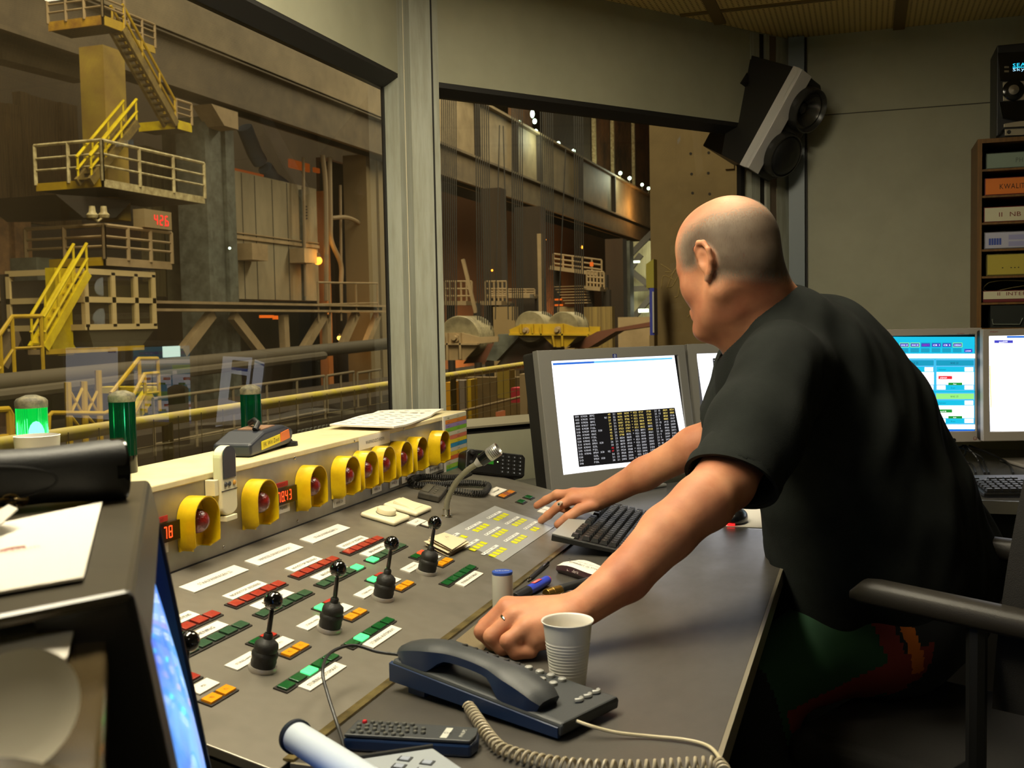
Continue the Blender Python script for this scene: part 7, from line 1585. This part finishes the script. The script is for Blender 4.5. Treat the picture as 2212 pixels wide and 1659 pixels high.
for i, (x0, x1, y0, y1, m_) in enumerate(((1118, 1166, 445, 760, BRC), (1046, 1080, 405, 700, BRC), (1310, 1345, 515, 740, BRC), (1345, 1360, 520, 700, GREYB))): dpanel(x0, y0, x1, y1, YD-2+i, m_, 'hall_column', ('broad dark column behind the middle ropes', 'dark column left of the slanted ropes', 'dark column left of the bright stairwell', 'slim grey column edging the bright stairwell')[i], 'column', .6)
psw = dpanel(1345, 520, 1412, 700, 40, mat('pale_cladding', (196, 190, 150), .7, col2=(150, 140, 100), scale=6, stretch=(8, 1, .1)), 'pale_stairwell', 'pale lit stairwell wall at the right of the far window', 'wall')
for i, (a, e) in enumerate((((1352, 560), (1412, 500)), ((1345, 570), (1412, 625)), ((1365, 690), (1408, 640)), ((1345, 625), (1412, 622)), ((1350, 596), (1385, 550)))):
    b = MB(); b.bar(ony(*a, 39), ony(*e, 39), .2, .2); b.build('stair_brace', DKS, psw)
for i, (x0, y0, x1, y1) in enumerate(((1358, 563, 1381, 568), (1348, 610, 1366, 615), (1379, 667, 1400, 675))):
    p0, p1 = ony(x0, y1, 38.5), ony(x1, y0, 38.5); b = MB(); b.box2((p0[0], 38.5, p0[2]), (p1[0], 38.6, p1[2])); b.build('fluorescent_tube', FLUO, psw)
point('lamp_stairwell', ony(1380, 580, 37.5), 140, (.95, 1, .8), .4); point('lamp_stairwell', ony(1390, 660, 37.5), 120, (.95, 1, .8), .4)
for i, (px_, py_, m_, pw) in enumerate(((1177, 518, ORG, 50), (1257, 534, ORG, 40), (1176, 534, COOL, 0), (1063, 584, ORG, 0))):
    c = ony(px_, py_, 33); d_ = (c-CAM) @ FW; b = MB(); b.ball(c, (3.2 if i < 2 else 2.2)*d_/2300, 0, 10, 8); single(b, 'distant_lamp', m_, ('orange lamp beside the middle rope bundle', 'orange lamp above the distant platform', 'white lamp just under the orange one by the ropes', 'tiny orange light left of the slanted ropes')[i], 'lamp')
    if pw: point('lamp_orange', c-Y*.5, pw, (1, .42, .1), .2)
def dplat(x0, x1, yt, yb, yy, label, slope=0):
    A_, E_ = ony(x0, yb, yy), ony(x1, yb+slope, yy); h = abs(ony(x0, yt, yy)[2]-A_[2]); t = thing('hall_platform', label, 'platform', A_)
    b = MB(); b.bar(A_, E_, 1.0, .12); b.build('deck', DUSTY, t)
    for k in (1, .66, .33): b = MB(); b.tube([A_+Z*h*k, E_+Z*h*k], .03, 6); b.build('hand_rail', DUSTY, t)
    for i in range(6): p = A_+(E_-A_)*i/5; b = MB(); b.tube([p, p+Z*h], .03, 6); b.build('post', DUSTY, t)
    for p in (A_, E_): b = MB(); b.tube([p+Y*.4, V(p[0], p[1]+.4, HF)], .12, 8); b.build('leg', DKS, t)
dplat(1196, 1300, 548, 579, 32, 'distant railed platform under the orange lamps', 14); dplat(1268, 1305, 585, 622, 31, 'small distant platform right of the stepped racks', 3); dplat(1050, 1095, 608, 655, 30, 'distant railed deck between the rope bundles', 0); dplat(962, 1020, 608, 655, 29, 'distant railed deck behind the leftmost ropes', 0); dplat(1060, 1155, 625, 640, 31, 'long low deck behind the slanted ropes', 0)
for i in range(7): dpanel(1196+i*4, 617+i*6, 1258+i*2, 620+i*6, 30-.3*i, DUSTY, 'rack_step', ('top', 'second', 'third', 'fourth', 'fifth', 'sixth', 'lowest')[i]+' dusty ledge of the stepped rack behind the ropes', 'ledge', .4)
for i, (x0, y0, x1, y1) in enumerate(((1198, 645, 1212, 649), (1198, 657, 1214, 661), (1274, 566, 1280, 575))): dpanel(x0, y0, x1, y1, 29, ORD, 'orange_glow_strip', ('upper small orange slot left of the stepped rack', 'lower small orange slot left of the stepped rack', 'orange panel on the distant railed platform')[i], 'light strip', .1)
dpanel(1262, 662, 1322, 712, 28, mat('ribbed_yellow', (150, 124, 62), .7, col2=(100, 80, 40), scale=3, stretch=(8, 1, .1)), 'ribbed_panel', 'ribbed tan panel right of the yellow hoist block', 'panel'); dpanel(1066, 662, 1112, 712, 28, mat('tan_panel', (150, 124, 80), .7), 'ribbed_panel', 'plain tan panel between the two hoist blocks', 'panel'); dpanel(1205, 662, 1240, 700, 28.4, mat('tan_panel', (150, 124, 80)), 'ribbed_panel', 'tan panel behind the right rope drum', 'panel')
dpanel(1335, 684, 1405, 702, 27, DUSTY, 'dusty_parapet', 'dusty parapet below the bright stairwell', 'parapet'); b = MB(); b.bar(ony(1000, 560, 26), ony(1028, 676, 26), .08, .08); single(b, 'slanted_strut', DUSTY, 'thin slanted strut behind the leftmost rope bundle', 'strut')
b = MB(); b.bar(ony(1166, 505, 27), ony(1170, 680, 27), .12, .12); single(b, 'thin_mast', DUSTY, 'thin upright mast at the left of the middle rope bundle', 'mast')
# concrete wall at the right of the far window, blue and yellow post before it
YW = 9.0
CONC = mat('scratched_concrete', (146, 122, 78), .8, col2=(116, 96, 60), scale=2.5, amt=1.2, bump=.1, bscale=20)
a, e = ony(1408, 760, YW), ony(1700, 200, YW)
cw = thing('concrete_wall', 'brown scratched concrete wall filling the right of the far window', 'wall', V((a[0]+e[0])/2, YW, -5))
b = MB(); b.box2((a[0], YW, -5.9), (e[0], YW+.4, 6)); b.build('wall_slab', CONC, cw)
for px_, py_ in ((1492, 332), (1531, 330), (1494, 376), (1530, 374), (1496, 417), (1533, 419)):
    c = ony(px_, py_, YW); b = MB(); b.lathe([(0, 0), (.012, 0)], c-Y*.002, -Y, 12); b.build('bolt_hole', DKS, cw)
p0, p1 = ony(1567, 366, YW), ony(1586, 334, YW); b = MB(); b.box2((p0[0], YW-.02, p0[2]), (p1[0], YW, p1[2])); b.build('wall_plate', CONC, cw)
for i in range(9):
    sx, sy = random.uniform(1420, 1500), random.uniform(560, 730); b = MB(); pts = spline([ony(sx, sy, YW-.002), ony(sx+random.uniform(5, 30), sy-random.uniform(0, 30), YW-.002), ony(sx+random.uniform(-10, 50), sy-random.uniform(10, 60), YW-.002)], 10); b.tube(pts, .003, 4); b.build('chalk_scratch', mat('pale_scratch', (186, 160, 100), .9), cw)
b = MB(); p0, p1 = ony(1396, 622, YW-.4), ony(1412, 570, YW-.4); b.prism([(p0[0], p0[2]), (p1[0], p0[2]), (p1[0], p1[2]+.04), (p0[0], p1[2])], (0, YW-.4, 0), X, Z, Y*.15, 0)
p0b, p1b = ony(1404, 724, YW-.4), ony(1412.5, 622, YW-.4); b.box2((p0b[0], YW-.4, p0b[2]), (p1b[0], YW-.25, p1b[2]), 1); b.box2((p1b[0]-.012, YW-.41, p0b[2]+.02), (p1b[0], YW-.4, p1b[2]-.03), 2)
p0b, p1b = ony(1403, 760, YW-.4), ony(1413, 724, YW-.4); b.box2((p0b[0], YW-.4, p0b[2]), (p1b[0], YW-.25, p1b[2]), 3)
single(b, 'corner_guard', [mat('pale_yellow_guard', (176, 164, 60), .6), mat('blue_guard', (70, 80, 190), .5), WHITE, DUSTY], 'post with yellow top and blue strip at the edge of the concrete wall', 'post')
# structures under the yellow pipe in the far window
def near(x0, y0, x1, y1, yy, m, name, label, cat, th=.15):
    p0, p1 = ony(x0, y1, yy), ony(x1, y0, yy); b = MB(); b.box2((p0[0], yy, p0[2]), (p1[0], yy+th, p1[2])); return single(b, name, m, label, cat)
OLV = mat('olive_brown_steel', (118, 92, 48), .8, col2=(84, 66, 36), scale=2)
near(940, 815, 1160, 960, 9.5, OLV, 'machine_screen', 'olive brown machine casing under the yellow pipe in the far window', 'machine'); near(976, 822, 1003, 930, 8.0, mat('mauve_grey', (120, 106, 92), .8), 'post', 'grey post next to the window mullion', 'post'); near(1010, 820, 1017, 930, 7.9, YELS, 'post', 'slim yellow post under the yellow pipe', 'post'); near(964, 826, 975, 935, 7.5, mat('orange_ochre', (206, 146, 20), .6), 'post', 'ochre post right at the window mullion', 'post')
near(1124, 808, 1138, 900, 7.6, DUSTY, 'post', 'dusty post before the red machine panel', 'post'); near(1104, 838, 1124, 870, 8.2, mat('crimson_panel', (166, 30, 44), .6), 'red_panel', 'small crimson panel left of the dusty post', 'panel'); near(1141, 810, 1175, 895, 8.2, mat('crimson_panel', (166, 30, 44)), 'red_panel', 'tall crimson panel beside the grey monitor', 'panel'); near(1071, 890, 1077, 905, 7.2, glow('orange_tag', (206, 110, 60), .4), 'orange_tag', 'tiny orange tag low in the far window', 'tag'); near(1075, 800, 1100, 860, 8.4, mat('yellow_olive', (140, 116, 30), .7), 'side_plate', 'olive yellow plate behind the orange tag', 'plate')
b = MB(); b.box2((-1.8, 6.0, -.3), (1.0, 8.95, -.1)); single(b, 'lower_deck', SOOT, 'dark deck below the far window', 'deck')
